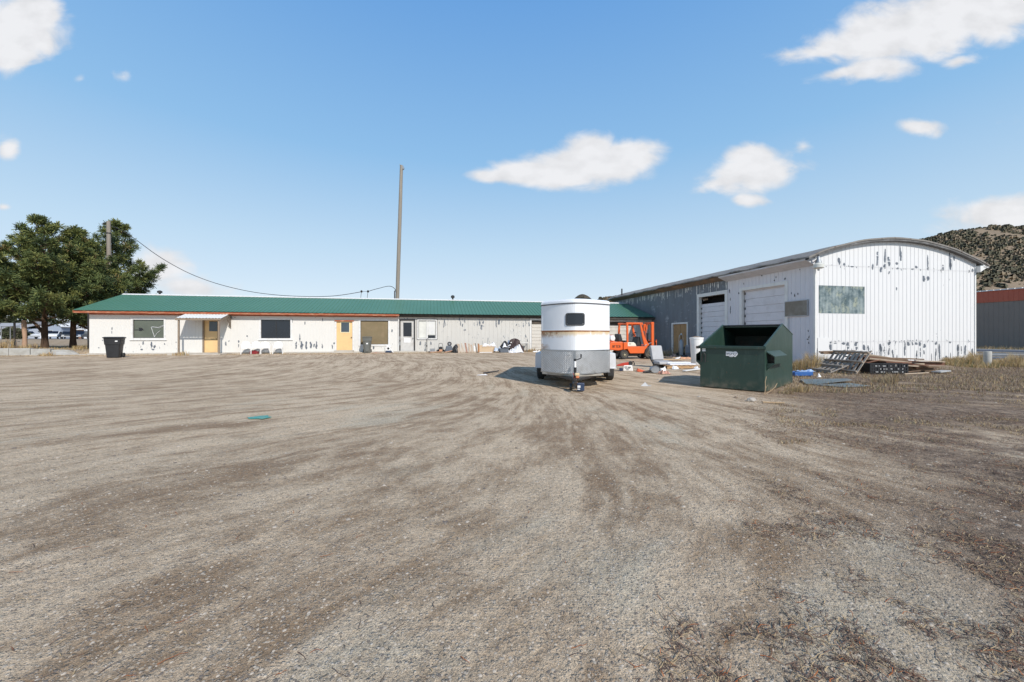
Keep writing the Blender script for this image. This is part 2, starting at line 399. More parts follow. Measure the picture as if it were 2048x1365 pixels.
# the land left of and behind the long building rises a little towards the street
def gz(X, Y):
    X = np.asarray(X, dtype=float); Y = np.asarray(Y, dtype=float)
    side = sstep(-26.0, -28.6, X)
    q = Y-(26.5+(X+28)*.205)                       # distance behind the building's front line
    h = .30*sstep(.3, 1.2, q)+.58*sstep(23.5, 26.5, q)-.20*sstep(30, 70, q)
    return side*h
def gzf(x, y): return float(gz(x, y))
# ================================================================== ground
rng = np.random.default_rng(3)
def vnoise(x, y, sc_, seed=0):
    """smooth value noise"""
    r = np.random.default_rng(seed); g = r.random((257, 257))
    x = np.asarray(x)*sc_; y = np.asarray(y)*sc_
    xi = np.floor(x).astype(int); yi = np.floor(y).astype(int); fx = x-xi; fy = y-yi
    fx = fx*fx*(3-2*fx); fy = fy*fy*(3-2*fy)
    a = g[xi % 256, yi % 256]; b = g[(xi+1) % 256, yi % 256]; c = g[xi % 256, (yi+1) % 256]; d = g[(xi+1) % 256, (yi+1) % 256]
    return (a*(1-fx)+b*fx)*(1-fy)+(c*(1-fx)+d*fx)*fy
def trackuv(X, Y):
    """u: across the wheel tracks, v: along them"""
    Yc = np.clip(Y, -10, 90)
    sp_ = 1+.42*np.log1p(np.exp((9.5-Yc)*.9))/.9
    drift = -2.1*np.exp(-np.maximum(Yc, -2)/4.5)
    far = np.maximum(Yc-11.0, 0)
    U = (X-.6-drift)/sp_ + .03*far**2/(1+.05*far)+.9*vnoise(X+70, Y+70, .13, 29)*sstep(7, 14, Y) + .55*vnoise(X+50, Y+50, .22, 9)+.12*vnoise(X+50, Y+50, .7, 19)
    V = Yc+.15*X
    return U, V
def rut(X, Y):
    U, V = trackuv(X, Y)
    near = np.exp(-np.maximum(Y-2, 0)/14)
    h = .016*(vnoise(U*1+40, V*.10+40, 3.0, 1)-.5)+.010*(vnoise(U+40, V*.2+40, 7.0, 2)-.5)
    h += .02*(vnoise(X+60, Y+60, .6, 4)-.5)+.006*(vnoise(X+60, Y+60, 5, 5)-.5)
    right = sstep(0, 3, X-.62*Y)
    h += right*.03*(vnoise(X+60, Y+60, 2.2, 6)-.5)
    return h*near
ys = [-8.0]
while ys[-1] < 4200: ys.append(ys[-1]+max(.026, .017*abs(ys[-1]-.2)+.012 if ys[-1] > .5 else .25 if ys[-1] < .2 else .03))
ys = np.array(ys); nx = 470
tt = np.linspace(-1, 1, nx); xs = np.sinh(tt*8.2)/np.sinh(8.2)*4000*.9+tt*4.5
GX, GY = np.meshgrid(xs, ys)
GZ = gz(GX, GY)+rut(GX, GY)
V_ = np.stack([GX, GY, GZ], -1).reshape(-1, 3)
ny = len(ys); idx = np.arange(nx*ny).reshape(ny, nx)
F_ = np.stack([idx[:-1, :-1], idx[:-1, 1:], idx[1:, 1:], idx[1:, :-1]], -1).reshape(-1, 4)

def ground_mat():
    t = NT('dirt_ground')
    obj = t.co.outputs['Object']; uv = t.co.outputs['UV']
    X, Y, Z = t.sep(obj)[:3]
    # streaks along the wheel tracks
    s1 = t.noise(1.0, 6, .62, vec=t.mapping((2.6, .26, 1), src=uv), dist=.5)
    s2 = t.noise(1.0, 5, .6, vec=t.mapping((8, .7, 1), src=uv), dist=.5)
    s3 = t.noise(1.0, 4, .65, vec=t.mapping((22, 2.2, 1), src=uv), dist=.6)
    bl = t.noise(.42, 6, .6, vec=obj)
    bl2 = t.noise(2.3, 5, .65, vec=obj)
    k = t.math('MULTIPLY_ADD', s1, .36, t.math('MULTIPLY_ADD', s2, .26, t.math('MULTIPLY_ADD', bl, .26, t.math('MULTIPLY_ADD', s3, .30, t.math('MULTIPLY', bl2, .24)))))
    pale = t.mr(k, .60, .785)
    brown = t.mix(t.noise(1.1, 4), (.225, .150, .090), (.315, .220, .138))
    palec = t.mix(t.noise(1.7, 4), (.50, .39, .27), (.62, .50, .365))
    col = t.mix(pale, brown, palec)
    # washed grey gravel
    grv = t.mr(t.math('MULTIPLY_ADD', t.noise(1.0, 5, .6, vec=t.mapping((2.8, .4, 1), (7, 3, 0), src=uv)), .75, t.math('MULTIPLY', t.noise(.5, 4, vec=t.mapping((1, 1, 1), (9, 9, 0))), .3)), .57, .68)
    nearw = t.mr(Y, 4, 13, 1, .25)
    grv = t.math('MULTIPLY', grv, nearw)
    col = t.mix(t.math('MULTIPLY', grv, .7), col, (.52, .46, .35))
    # pebbles: three sizes of cells, each with its own tone
    gsum = None
    for (sc_, lo, hi, amt, far_) in ((55, .25, .9, .55, 16), (110, .3, .9, .65, 9), (230, .2, .9, .6, 5)):
        vc = t.voronoi(sc_, obj, 'Color'); r = t.sep(vc)[0]; g = t.sep(vc)[1]
        vd = t.voronoi(sc_, obj, 'Distance')
        body = t.mr(vd, .25, .5, 1, 0)
        pres = t.math('MULTIPLY', t.mr(g, .50, .60), body)
        pres = t.math('MULTIPLY', pres, t.mr(Y, far_*.3, far_, 1, .12))
        pc = t.mix(r, (.17, .14, .115), (.60, .56, .50))
        stonef = t.math('MULTIPLY', pres, t.math('MULTIPLY_ADD', grv, .45, amt*.75), clamp=True)
        col = t.mix(stonef, col, pc)
        hgt = t.math('MULTIPLY', pres, 1.0)
        gsum = hgt if gsum is None else t.math('MULTIPLY_ADD', hgt, .6, gsum)
    fine = t.noise(160, 3, .7, vec=obj)
    fine2 = t.noise(28, 5, .7, vec=obj)
    fmod = t.math('MULTIPLY_ADD', t.math('SUBTRACT', fine, .5), 1.7, t.math('MULTIPLY_ADD', t.math('SUBTRACT', fine2, .5), 1.25, 1.0))
    n = t.n.new('ShaderNodeVectorMath'); n.operation = 'SCALE'; t.l.new(col, n.inputs[0]); t.l.new(fmod, n.inputs['Scale'])
    col = n.outputs[0]
    # sparse white chips
    vc = t.voronoi(38, obj, 'Color'); vd = t.voronoi(38, obj, 'Distance')
    chip = t.math('MULTIPLY', t.math('GREATER_THAN', t.sep(vc)[0], .965), t.mr(vd, .08, .20, 1, 0))
    col = t.mix(t.math('MULTIPLY', chip, .55), col, (.72, .69, .64))
    # dead weed mat on the right side of the yard
    e = t.math('SUBTRACT', X, t.math('MULTIPLY', Y, .54))
    edge = t.mr(t.math('ADD', e, t.math('MULTIPLY_ADD', t.noise(.35, 4, vec=obj), 3.2, -1.9)), .0, 1.9)
    patchy = t.math('MULTIPLY_ADD', t.noise(1.0, 7, .68, vec=t.mapping((1.5, .4, 1), (3, 5, 0), src=uv), dist=.5), 1.0, t.math('MULTIPLY', t.noise(4.5, 6, .7, vec=obj), .35))
    wm_ = t.math('MULTIPLY', edge, t.mr(patchy, .55, .70))
    farw = t.math('MULTIPLY', t.mr(Y, 3.5, 8), t.mr(t.math('ADD', t.math('SUBTRACT', X, t.math('MULTIPLY', Y, .62)), t.math('MULTIPLY_ADD', t.noise(.3, 3, vec=obj), 2, -1)), .2, 2.2))
    wm_ = t.math('MAXIMUM', t.math('MULTIPLY', wm_, .9), t.math('MULTIPLY', farw, t.mr(patchy, .50, .70, .10, .95)))
    weedc = t.mix(t.mr(t.noise(9, 6, .75, vec=obj), .35, .65), (.070, .046, .036), (.28, .205, .145))
    col = t.mix(wm_, col, weedc)
    # far country: dry grass
    fc = t.mr(Y, 60, 130); col = t.mix(fc, col, (.30, .25, .16))
    # earth bank behind the wall at the left
    bank = t.math('MULTIPLY', t.mr(Z, .1, .3), t.mr(Y, 24, 27))
    col = t.mix(t.math('MULTIPLY', bank, .85), col, t.mix(t.noise(.8, 6, .7), (.20, .15, .10), (.33, .27, .20)))
    h = t.math('MULTIPLY_ADD', gsum, .5, t.math('MULTIPLY_ADD', fine2, .9, t.math('MULTIPLY', fine, .4)))
    h = t.math('MULTIPLY_ADD', t.noise(7, 6, .6, vec=obj), 1.6, h)
    h = t.math('MULTIPLY_ADD', s2, 1.5, h)
    nb = t.bump(h, 1.0, .013)
    return t.out(col, .93, 0, nb, .25)
M['ground'] = ground_mat()
g_o = np_mesh('ground', V_, F_, M['ground'], smooth=True)
tag(g_o, kind='structure')
uvl = g_o.data.uv_layers.new(name='UVMap')
U_, VV_ = trackuv(GX.ravel(), GY.ravel())
uvs = np.stack([U_, VV_], -1)[F_.ravel()].astype(np.float32); uvl.data.foreach_set('uv', uvs.ravel())

# loose stones on the yard, more of them near
def stones(name, n, ylo, yhi, smin, smax, material, sel=None, seed=1, kind='stuff', flat=.55):
    r = np.random.default_rng(seed)
    base = np.array([(0,0,1),(.9,0,.1),(.28,.85,.15),(-.72,.53,.05),(-.72,-.53,.12),(.28,-.85,.08),(.45,.3,.75),(-.4,.35,.7),(.05,-.5,.72)], float)
    fac = np.array([(0,6,7),(0,7,8),(0,8,6),(6,1,2),(6,2,7),(7,2,3),(7,3,4),(7,4,8),(8,4,5),(8,5,6),(6,5,1)])
    Yp = ylo*(yhi/ylo)**r.random(n); Xp = (r.random(n)*2-1)*(Yp*1.33+.3)
    if sel is not None: keep = sel(Xp, Yp, r); Xp, Yp = Xp[keep], Yp[keep]
    m = len(Xp); s = smin+(smax-smin)*r.random(m)**3.2
    zz = gz(Xp, Yp)+rut(Xp, Yp)
    a = r.random(m)*6.28; ca, sa = np.cos(a), np.sin(a)
    B = base[None]*(1+.35*(r.random((m, 9, 3))-.5))
    x = B[..., 0]*s[:, None]*(.7+.7*r.random((m, 1))); y = B[..., 1]*s[:, None]; z = B[..., 2]*s[:, None]*flat
    VX = Xp[:, None]+x*ca[:, None]-y*sa[:, None]; VY = Yp[:, None]+x*sa[:, None]+y*ca[:, None]; VZ = zz[:, None]+z-.12*s[:, None]
    V = np.stack([VX, VY, VZ], -1).reshape(-1, 3); F = (fac[None]+9*np.arange(m)[:, None, None]).reshape(-1, 3)
    mi = np.repeat(r.integers(0, len(material), m), len(fac))
    o = np_mesh(name, V, F, material, mi)
    return tag(o, kind=kind) if kind else o
stone_mats = [mat('stone_%s' % k, c, .9, v=.2, vs=30, b=0) for k, c in (('pale', (.46,.40,.33)), ('tan', (.33,.27,.2)), ('dark', (.14,.12,.105)), ('grey', (.34,.30,.25)))]
stones('gravel', 60000, .9, 12, .0018, .010, stone_mats, seed=2)
stones('loose_gravel', 3000, 2.5, 24, .005, .022, stone_mats, seed=5)

# pine needles and dead weed stems on the right side
def strands(name, Xp, Yp, lmin, lmax, w, mats_, seed, lift=.02, curl=1.2, segs=4, upr=0.0, wts=None):
    r = np.random.default_rng(seed); m = len(Xp)
    a = r.random(m)*6.28; cv = (r.random(m)-.5)*2*curl; l = lmin+(lmax-lmin)*r.random(m)
    zz = gz(Xp, Yp)+rut(Xp, Yp)
    P = np.zeros((m, segs+1, 3)); P[:, 0, 0] = Xp; P[:, 0, 1] = Yp; P[:, 0, 2] = zz+.003
    el = upr*(.4+.6*r.random(m))
    for i in range(segs):
        aa = a+cv*i/segs
        P[:, i+1, 0] = P[:, i, 0]+np.cos(aa)*np.cos(el)*l/segs; P[:, i+1, 1] = P[:, i, 1]+np.sin(aa)*np.cos(el)*l/segs
        hump = math.sin(math.pi*(i+1)/segs)*lift if upr == 0 else 0
        P[:, i+1, 2] = (zz+.003+hump*r.random(m)) if upr == 0 else P[:, i, 2]+np.sin(el)*l/segs
    wd = np.stack([-np.sin(a), np.cos(a), np.zeros(m)], -1)[:, None, :]*(w*(.6+.8*r.random(m)))[:, None, None]
    if upr == 0: upv = np.zeros_like(P); upv[..., 2] = w*.5
    taper = np.linspace(1, .25, segs+1)[None, :, None]
    A = P-wd*taper; B = P+wd*taper
    if upr == 0: B = B+upv
    V = np.stack([A, B], 2).reshape(-1, 3); k = 2*(segs+1)
    f = np.array([(2*i, 2*i+1, 2*i+3, 2*i+2) for i in range(segs)])
    F = (f[None]+k*np.arange(m)[:, None, None]).reshape(-1, 4)
    mi = np.repeat(r.choice(len(mats_), m, p=wts), segs)
    return tag(np_mesh(name, V, F, mats_, mi), kind='stuff')
def weedpos(n, ylo, yhi, seed, off=.5, thr=.5, k=.62, pw=1):
    r = np.random.default_rng(seed); Y = ylo*(yhi/ylo)**(r.random(n)**pw); X = (r.random(n)*1.4)*Y+.3
    e = X-k*Y-off+1.4*(vnoise(X+9, Y+9, .7, 11)-.5)
    U, V = trackuv(X, Y); dens = vnoise(U*2.4+30, V*.9+30, 1.0, 12)*.45+vnoise(X+30, Y+30, 3.3, 13)*.33+vnoise(X+30, Y+30, 8, 23)*.22; thr = thr+.030*np.clip((4-Y)/2.5, 0, 1)
    keep = (e > 0) & (dens+.20*(r.random(n)**1.0-.62) > thr)
    return X[keep], Y[keep]
st_m = [mat('needle_rust', (.30,.10,.03), .8, v=.3, b=0), mat('stem_dark', (.085,.055,.045), .9, v=.3, b=0), mat('stem_straw', (.38,.28,.16), .85, v=.3, b=0), mat('stem_brown', (.16,.10,.07), .9, v=.3, b=0)]
x_, y_ = weedpos(9000, 1.1, 9, 21, .0, .48, k=.42)
strands('fallen_needles', x_, y_, .03, .10, .0016, st_m, 3, .012, 2.0, wts=[.20,.30,.20,.30])
x_, y_ = weedpos(120000, 1.2, 16, 22, .0, .475, k=.52, pw=.72)
strands('dead_weed_mat', x_, y_, .02, .07, .0018, st_m, 4, .012, 1.8, 3, wts=[.04,.36,.22,.38])
# a few scattered needles over the open yard
r_ = np.random.default_rng(8); y_ = 1.1*(9/1.1)**r_.random(900); x_ = (r_.random(900)*2-1)*y_*1.3
strands('scattered_twigs', x_, y_, .03, .09, .0016, st_m, 5, .01, 1.5, wts=[.15,.35,.25,.25])
# low dry grass near the right hand building
def grass_field(name, xs_, ys_, hmin, hmax, w, mats_, seed, wts=None, lean=.5):
    r = np.random.default_rng(seed); m = len(xs_); zz = gz(xs_, ys_)
    h = hmin+(hmax-hmin)*r.random(m)**1.5; a = r.random(m)*6.28; ln = lean*h*(r.random(m)*.9+.1); ba = r.random(m)*6.28
    base = np.stack([xs_, ys_, zz-.01], -1); wv = np.stack([np.cos(ba), np.sin(ba), 0*ba], -1)*w*(.6+.8*r.random(m))[:, None]
    dirv = np.stack([np.cos(a), np.sin(a), 0*a], -1)
    mid = base+dirv*(ln*.35)[:, None]; mid[:, 2] += h*.6
    tip = base+dirv*ln[:, None]; tip[:, 2] += h
    V = np.stack([base-wv, base+wv, mid+wv*.7, mid-wv*.7, tip], 1).reshape(-1, 3)
    k = 5*np.arange(m)[:, None]
    F = np.concatenate([k+np.array([[0, 1, 2]]), k+np.array([[0, 2, 3]]), k+np.array([[3, 2, 4]])], 1).reshape(-1, 3)
    mi = np.repeat(r.choice(len(mats_), m, p=wts), 3)
    return np_mesh(name, V, F, mats_, mi)
gr_m = [mat('grass_straw', (.52,.40,.22), .8, v=.25, b=0), mat('grass_ochre', (.42,.28,.11), .8, v=.25, b=0), mat('grass_grey', (.30,.24,.17), .85, v=.25, b=0), mat('grass_green', (.15,.17,.06), .8, v=.25, b=0), mat('grass_brown', (.17,.11,.07), .85, v=.25, b=0)]
r_ = np.random.default_rng(31); n = 60000
Y_ = 8.5+15*r_.random(n)**1.2; X_ = Y_*.55+r_.random(n)*(Y_*.80)
dn = vnoise(X_+20, Y_+20, .9, 14)*.6+vnoise(X_+20, Y_+20, 3, 15)*.4
lim = X_-.66*Y_+ .10*(Y_-10)
keep = (dn > .40-.02*(Y_-9)) & (lim > .6*(1-dn)) & ~((X_*DX[0]+Y_*DX[1] > 13.26*DX[0]+17.5*DX[1]-.02) & (X_*DX[0]+Y_*DX[1] < 13.26*DX[0]+17.5*DX[1]+9.4) & ((X_-13.26)*DY[0]+(Y_-17.5)*DY[1] > -.02))
o = grass_field('dry_stubble', X_[keep], Y_[keep], .02, .12, .0035, gr_m, 6, [.16,.08,.28,.06,.42], .9); tag(o, kind='stuff')
r_ = np.random.default_rng(77); n = 80000
Y_ = 3.2*(12.5/3.2)**r_.random(n); X_ = .5*Y_+r_.random(n)*Y_*.85
U_, VV_ = trackuv(X_, Y_); dn = vnoise(U_*1.8+20, VV_*.5+20, 1.0, 12)*.55+vnoise(X_+20, Y_+20, 3.1, 15)*.45
keep = (dn > .62-.030*(Y_-3.2)) & (X_-.60*Y_ > .8*(1-dn))
o = grass_field('low_stubble', X_[keep], Y_[keep], .008, .06, .0026, gr_m, 16, [.2,.1,.30,.03,.37], 1.6); tag(o, kind='stuff')
r_ = np.random.default_rng(78)
n = 16000; Y_ = 24+22*r_.random(n); X_ = Y_*1.0+r_.random(n)*Y_*.5
o = grass_field('far_dry_grass', X_, Y_, .15, .6, .010, gr_m, 7, [.4,.25,.2,.05,.1], .4); tag(o, kind='stuff')
n = 9000; X_ = -44+17*r_.random(n); q_ = .5+14*r_.random(n)**1.3; Y_ = 26.5+(X_+28)*.205+q_
o = grass_field('dry_grass_under_trees', X_, Y_, .04, .16, .009, gr_m, 8, [.25,.3,.2,.1,.15], .5); tag(o, kind='stuff')
# leaf litter and dirt gathered along the foot of the long wall
n = 9000; s_ = -6+44*r_.random(n); q_ = -.75-.5*np.abs(r_.normal(0, .5, n)); X_ = -28+DX[0]*s_+DY[0]*q_; Y_ = 26.5+DX[1]*s_+DY[1]*q_
o = grass_field('leaf_litter', X_, Y_, .015, .07, .014, [gr_m[1], gr_m[4], gr_m[0], gr_m[2]], 9, None, 1.4); tag(o, kind='stuff')

# ================================================================== hills
def hill_mesh(name, x0, x1, y0, y1, f, m_, nx_=150, ny_=90):
    X, Y = np.meshgrid(np.linspace(x0, x1, nx_), np.linspace(y0, y1, ny_)); Z = f(X, Y)
    V = np.stack([X, Y, Z], -1).reshape(-1, 3); i = np.arange(nx_*ny_).reshape(ny_, nx_)
    F = np.stack([i[:-1, :-1], i[:-1, 1:], i[1:, 1:], i[1:, :-1]], -1).reshape(-1, 4)
    return tag(np_mesh(name, V, F, m_, smooth=True), kind='structure')
def hill_mat(name, soil, green, thr):
    t = NT(name); o = t.co.outputs['Object']
    col = t.mix(t.noise(.02, 6, .6, vec=o), sc(soil, .75), sc(soil, 1.2))
    f = t.mr(t.math('MULTIPLY_ADD', t.noise(.014, 4, vec=o), .8, t.math('MULTIPLY', t.noise(.10, 5, .65, vec=o), .5)), thr, thr+.07)
    col = t.mix(f, col, t.mix(t.noise(.3, 4, vec=o), sc(green, .6), sc(green, 1.3)))
    return t.out(col, .95, 0, t.bump(t.noise(.12, 6, .7, vec=o), .6, 3), .1)
M['hill'] = hill_mat('scrub_hill', (.27,.21,.15), (.12,.11,.065), .66)
# right hill: crest climbs from px 1845,480 to px 2048,452 (true heights at 420 m)
def hillR(X, Y):
    a = X/np.maximum(Y, 1)
    prof = np.interp(a, [.55,.75,.85,1.02,1.10,1.28,1.5,1.9,2.4], [36,78,92,108,114,122,126,116,84])
    d = np.clip((Y-190)/(430-190), 0, 1); rise = d**1.25
    back = 1-sstep(430, 900, Y)
    n_ = (vnoise(X+500, Y+500, .012, 41)-.5)*16*np.clip(d*3, 0, 1)+(vnoise(X+500, Y+500, .05, 42)-.5)*5*np.clip(d*4, 0, 1)
    side_ = sstep(.50, .62, a)
    return -2+(prof*rise*back+n_*rise*back*.8)*side_
hr = hill_mesh('hill', 90, 1100, 180, 900, hillR, M['hill'], 240, 170)
def shrubs_on(name, f, n, seed, cond, smin, smax, xr, yr, mats_):
    r = np.random.default_rng(seed); X = xr[0]+(xr[1]-xr[0])*r.random(n); Y = yr[0]+(yr[1]-yr[0])*r.random(n)
    dn = vnoise(X+500, Y+500, .022, 51)*.6+vnoise(X+500, Y+500, .08, 52)*.4
    k = cond(X, Y) & (dn+.25*r.random(n) > .57); X, Y = X[k], Y[k]; m = len(X)
    Z = f(X, Y); s = smin+(smax-smin)*r.random(m)**3
    ico = []
    ph = (1+5**.5)/2
    for a, b in ((1, ph), (-1, ph), (1, -ph), (-1, -ph)): ico += [(0, a, b), (a, b, 0), (b, 0, a)]
    ico = np.array(ico)/np.linalg.norm(ico[0])
    from itertools import combinations
    dmin = 1.06; tri = [c for c in combinations(range(12), 3) if all(np.linalg.norm(ico[a]-ico[b]) < dmin for a, b in combinations(c, 2))]
    tri = np.array(tri)
    B = ico[None]*(1+.5*(r.random((m, 12, 1))-.5))*s[:, None, None]
    V = np.stack([X[:, None]+B[..., 0], Y[:, None]+B[..., 1], Z[:, None]+B[..., 2]*.85+s[:, None]*.45], -1).reshape(-1, 3)
    F = (tri[None]+12*np.arange(m)[:, None, None]).reshape(-1, 3)
    mi = np.repeat(r.integers(0, len(mats_), m), len(tri))
    return tag(np_mesh(name, V, F, mats_, mi), kind='stuff')
sh_m = [mat('juniper_dark', (.072,.070,.044), .95, v=.3, vs=.4, b=0), mat('juniper_mid', (.10,.09,.055), .95, v=.3, vs=.4, b=0), mat('sage', (.21,.165,.11), .95, v=.3, vs=.4, b=0)]  # shrub tones drawn towards the soil, with distance haze put into the colour
shrubs_on('hillside_shrubs', hillR, 34000, 5, lambda X, Y: (X/Y > .9) & (X/Y < 1.6) & (Y < 460), 0.6, 3.0, (180, 720), (190, 470), sh_m)
# two far hills seen over the horse trailer
def hillA(X, Y): return -3+92*np.exp(-((X-143)/50)**2-((Y-820)/90)**2)+4*(vnoise(X+500, Y+500, .03, 61)-.5)
def hillB(X, Y): return -3+80*sstep(125, 172, X)*np.exp(-((Y-760)/90)**2)*(1-.15*sstep(230, 330, X))+9*(vnoise(X+500, Y+500, .04, 62)-.5)
M['darkhill'] = hill_mat('dark_scrub_hill', (.10,.085,.065), (.04,.042,.028), .60)
M['brownhill'] = hill_mat('brown_scrub_hill', (.27,.19,.12), (.10,.085,.045), .70)
hill_mesh('hill.001', 60, 270, 600, 1000, hillA, M['darkhill'], 70, 40)
hill_mesh('hill.002', 90, 420, 560, 950, hillB, M['brownhill'], 110, 50)
shrubs_on('far_hillside_shrubs', hillB, 3000, 9, lambda X, Y: (X > 130), 1.5, 3.2, (130, 400), (640, 790), sh_m[1:])
# street behind the trees on the left
def rd(): 
    t = NT('asphalt'); return t.out(t.mix(t.noise(.8, 5), (.10,.10,.10), (.16,.155,.15)), .9, 0, t.bump(t.noise(60, 3), .3, .005), .2)
M['asphalt'] = rd()
mb = MB(); nseg = 60
for i in range(nseg):
    a = -260+i*4; b = a+4
    def hh(x, y): return gzf(x, y)+.06
    mb.quad((a, 78, hh(a, 78)), (b, 78, hh(b, 78)), (b, 104, hh(b, 104)), (a, 104, hh(a, 104)))
tag(mb.build('road', M['asphalt']), kind='structure')
# ================================================================== long building
LB = (-28.0, 26.5)
MLB = speckpaint('white_ribbed_paint', (.70,.685,.65), (.13,.15,.17), .70, ((.12, .7, .045),), rough=.5, soil=(.5,.42,.33), soilamt=.10)
MLG = speckpaint('chalky_grey_paint', (.58,.565,.53), (.13,.16,.20), .665, ((.1, .8, .04), (2.05, 2.6, .075)), rough=.65, soil=(.3,.27,.22), soilamt=.3, v=.08)
def green_mat():
    t = NT('green_roof_paint')
    col = t.mix(t.noise(.35, 5, .6), (.062,.165,.105), (.088,.205,.138))
    col = t.mix(t.mr(t.noise(1.0, 6, .65, vec=t.mapping((.5, 1, .2))), .5, .75, 0, .3), col, (.07,.2,.15))
    return t.out(col, .42, .0, t.bump(t.noise(30, 2), .05, .002), .5)
M['green'] = green_mat()
bare = mat('bare_sheet', (.15,.17,.20), .5, .3, v=.55, vs=9)
long_b = thing('long_building', 'long low white ribbed-metal building with green metal roof, at left behind the yard', 'building', (*LB, 0), TH)
def mpL(s, d, z): return (s, -d, z)
XS = 21.25                       # where the newer white front ends and the older grey one begins
BASE = .1
# openings: (s0, s1, z0, z1)
win1 = (2.39, 4.30, 1.14, 2.33); win2 = (11.30, 13.33, 1.10, 2.32); door1 = (7.35, 8.36, BASE, 2.25); door2 = (16.67, 17.86, BASE, 2.17)
board = (18.46, 20.60, .63, 2.38); door3 = (21.42, 22.46, BASE, 2.32); win3 = (22.88, 24.28, 1.02, 2.34); gar = (31.0, 34.6, BASE, 2.48)
def L_s(px, d=0):
    k = (px-1024)/800; return (k*(26.5-d*DY[1])-(-28-d*DY[0]))/(DX[0]-k*DX[1])
def L_z(px, py, d=0):
    s = L_s(px, d); return 1.2+(674-py)/800*(26.5-d*DY[1]+DX[1]*s)
def L_rect(a, b, c, e): return (L_s(a), L_s(b), (L_z(a, e)+L_z(b, e))/2, (L_z(a, c)+L_z(b, c))/2)
win1 = L_rect(266, 328, 639.8, 676.5); win2 = L_rect(522, 581, 640, 677); door1 = L_rect(408, 435.5, 641, 703); door2 = L_rect(673, 705, 643.5, 702.8)
board = L_rect(721, 776.5, 642, 689.3); door3 = L_rect(801, 828, 641, 703.5); win3 = L_rect(837, 871.5, 641.5, 677)
gar = (L_s(1063), L_s(1063)+3.2, BASE-.05, L_z(1063, 641)); XS = L_s(798.5)
door1 = (door1[0], door1[1], BASE, door1[3]); door2 = (door2[0], door2[1], .2, door2[3]); door3 = (door3[0], door3[1], .14, door3[3])
LEN = 38.4; DEP = 7.9; WT = 2.86
mb = MB()
ribwall(mb, 0, XS, BASE, WT, mpL, .205, .022, .009, [win1, win2, door1, door2, board], 0)
rr = random.Random(4)
def lpatch(px, y0, y1, wpx=5):
    patch(mb, L_s(px), L_z(px, y1), L_z(px, y0), max(.05, wpx/800*28), mpL, 1, .011, px)
for q in ((224,655,660,2),(224,662,668,1.5),(286,683,690,3),(303,684,695,5),(309,691,697,4),(283,698,701,5),(307,698,701,5),(452,684,692,4),(458,681,684,3),(477.5,681,686,4),(477,689,695,4),(495,671,674,4),
          (592,684,698,6),(600,668,685,3),(604,683,699,7),(613,683,699,5),(622,684,697,6),(628,688,695,5),(633,683,698,5),(645,688,697,4),(665,690,698,4),(668,685,689,4),(610,643,650,2),(646,637,643,3),(585,638,646,3),(747,693,699,4),(784,659,665,3),
          (463,633,638,3),(470,634,636,5),(198,695,697,3),(205,680,682,3),(330,687,690,3),(352,684,686,2)): lpatch(*q)
o = mb.build('front_wall', [MLB, bare], long_b)
mb = MB()
ribwall(mb, XS, LEN, BASE-.05, WT-.05, mpL, .33, .03, .014, [door3, win3, gar], 0)
for q in ((890,640,652,5),(887,646,656,3),(921,642,652,3),(925,648,654,4),(929,659,662,6),(960,640,652,5),(963,650,660,6),(966,642,648,4),(993,640,655,4),(998,640,650,5),(1003,641,646,3),(1033,648,652,3),(840,683,691,5),(862,684,690,4),(985,685,690,2.5),(1055,679,684,3),(938,668,670,3)): lpatch(*q)
o = mb.build('grey_front_wall', [MLG, bare], long_b); tag(o, 'older grey stretch of the front wall with peeled patches')
# end walls and back wall
mb = MB()
PK = 4.34; YR = 3.85
def gab(y): return (WT+(PK-.12-WT)*(y/YR)) if y < YR else (PK-.12-(PK-.12-WT)*((y-YR)/(DEP-YR)))
ribwall(mb, 0, DEP, 0, gab, lambda s, d, z: (-d, s, z), .205, .022, .009, (), 0)
mb.build('end_wall', MLB, long_b); mb = MB()
ribwall(mb, 0, DEP, 0, gab, lambda s, d, z: (LEN+d, s, z), .205, .022, .009, (), 0); mb.build('end_wall', MLB, long_b)
mb = MB(); ribwall(mb, 0, LEN, 0, WT-.05, lambda s, d, z: (s, DEP+d, z), .33, .03, .014, (), 0); mb.build('back_wall', MLG, long_b)
mb = MB(); mb.b2((-.02, -.02, -.3), (LEN, -.16, BASE), 0); mb.build('foundation', M['slab'], long_b)
# roof: two ribbed slopes
EY = -.5; EZ = 2.93; ov = .55
def mpR(s, d, t): # t 0 at eave .. 1 at ridge
    n = Vector((0, -(4.40-EZ), YR-EY)).normalized()
    return (s, EY+(YR-EY)*t+n.y*d, EZ+(4.40-EZ)*t+n.z*d)
def mpB(s, d, t): return (s, (DEP+.5)+(YR-DEP-.5)*t, EZ+(4.40-EZ)*t+d)
mb = MB()
for k in range(int((LEN+ov+.1)/.2)+1):  # broad panels with a narrow standing rib
    pass
ribwall(mb, -ov, LEN+.1, 0, 1, mpR, .27, .045, .028, (), 0)
ribwall(mb, -ov, LEN+.1, 0, 1, mpB, .27, .045, .028, (), 0)
roof = mb.build('roof', M['green'], long_b)
mb = MB(); mb.prism([(YR-.16, 4.36), (YR, 4.435), (YR+.16, 4.36), (YR+.16, 4.385), (YR, 4.465), (YR-.16, 4.385)], -ov, LEN+.1, 'x'); mb.build('ridge_cap', M['trim'], roof)
mb = MB()
def slope_z(y): return EZ+(4.40-EZ)*(y-EY)/(YR-EY)
mb.prism([(EY+.03, slope_z(EY+.03)-.015), (YR, slope_z(YR)-.02), (YR, slope_z(YR)-.17), (EY+.03, slope_z(EY+.03)-.17)], -ov-.03, -ov, 'x')
mb.build('rake_board', M['redfascia'], roof)
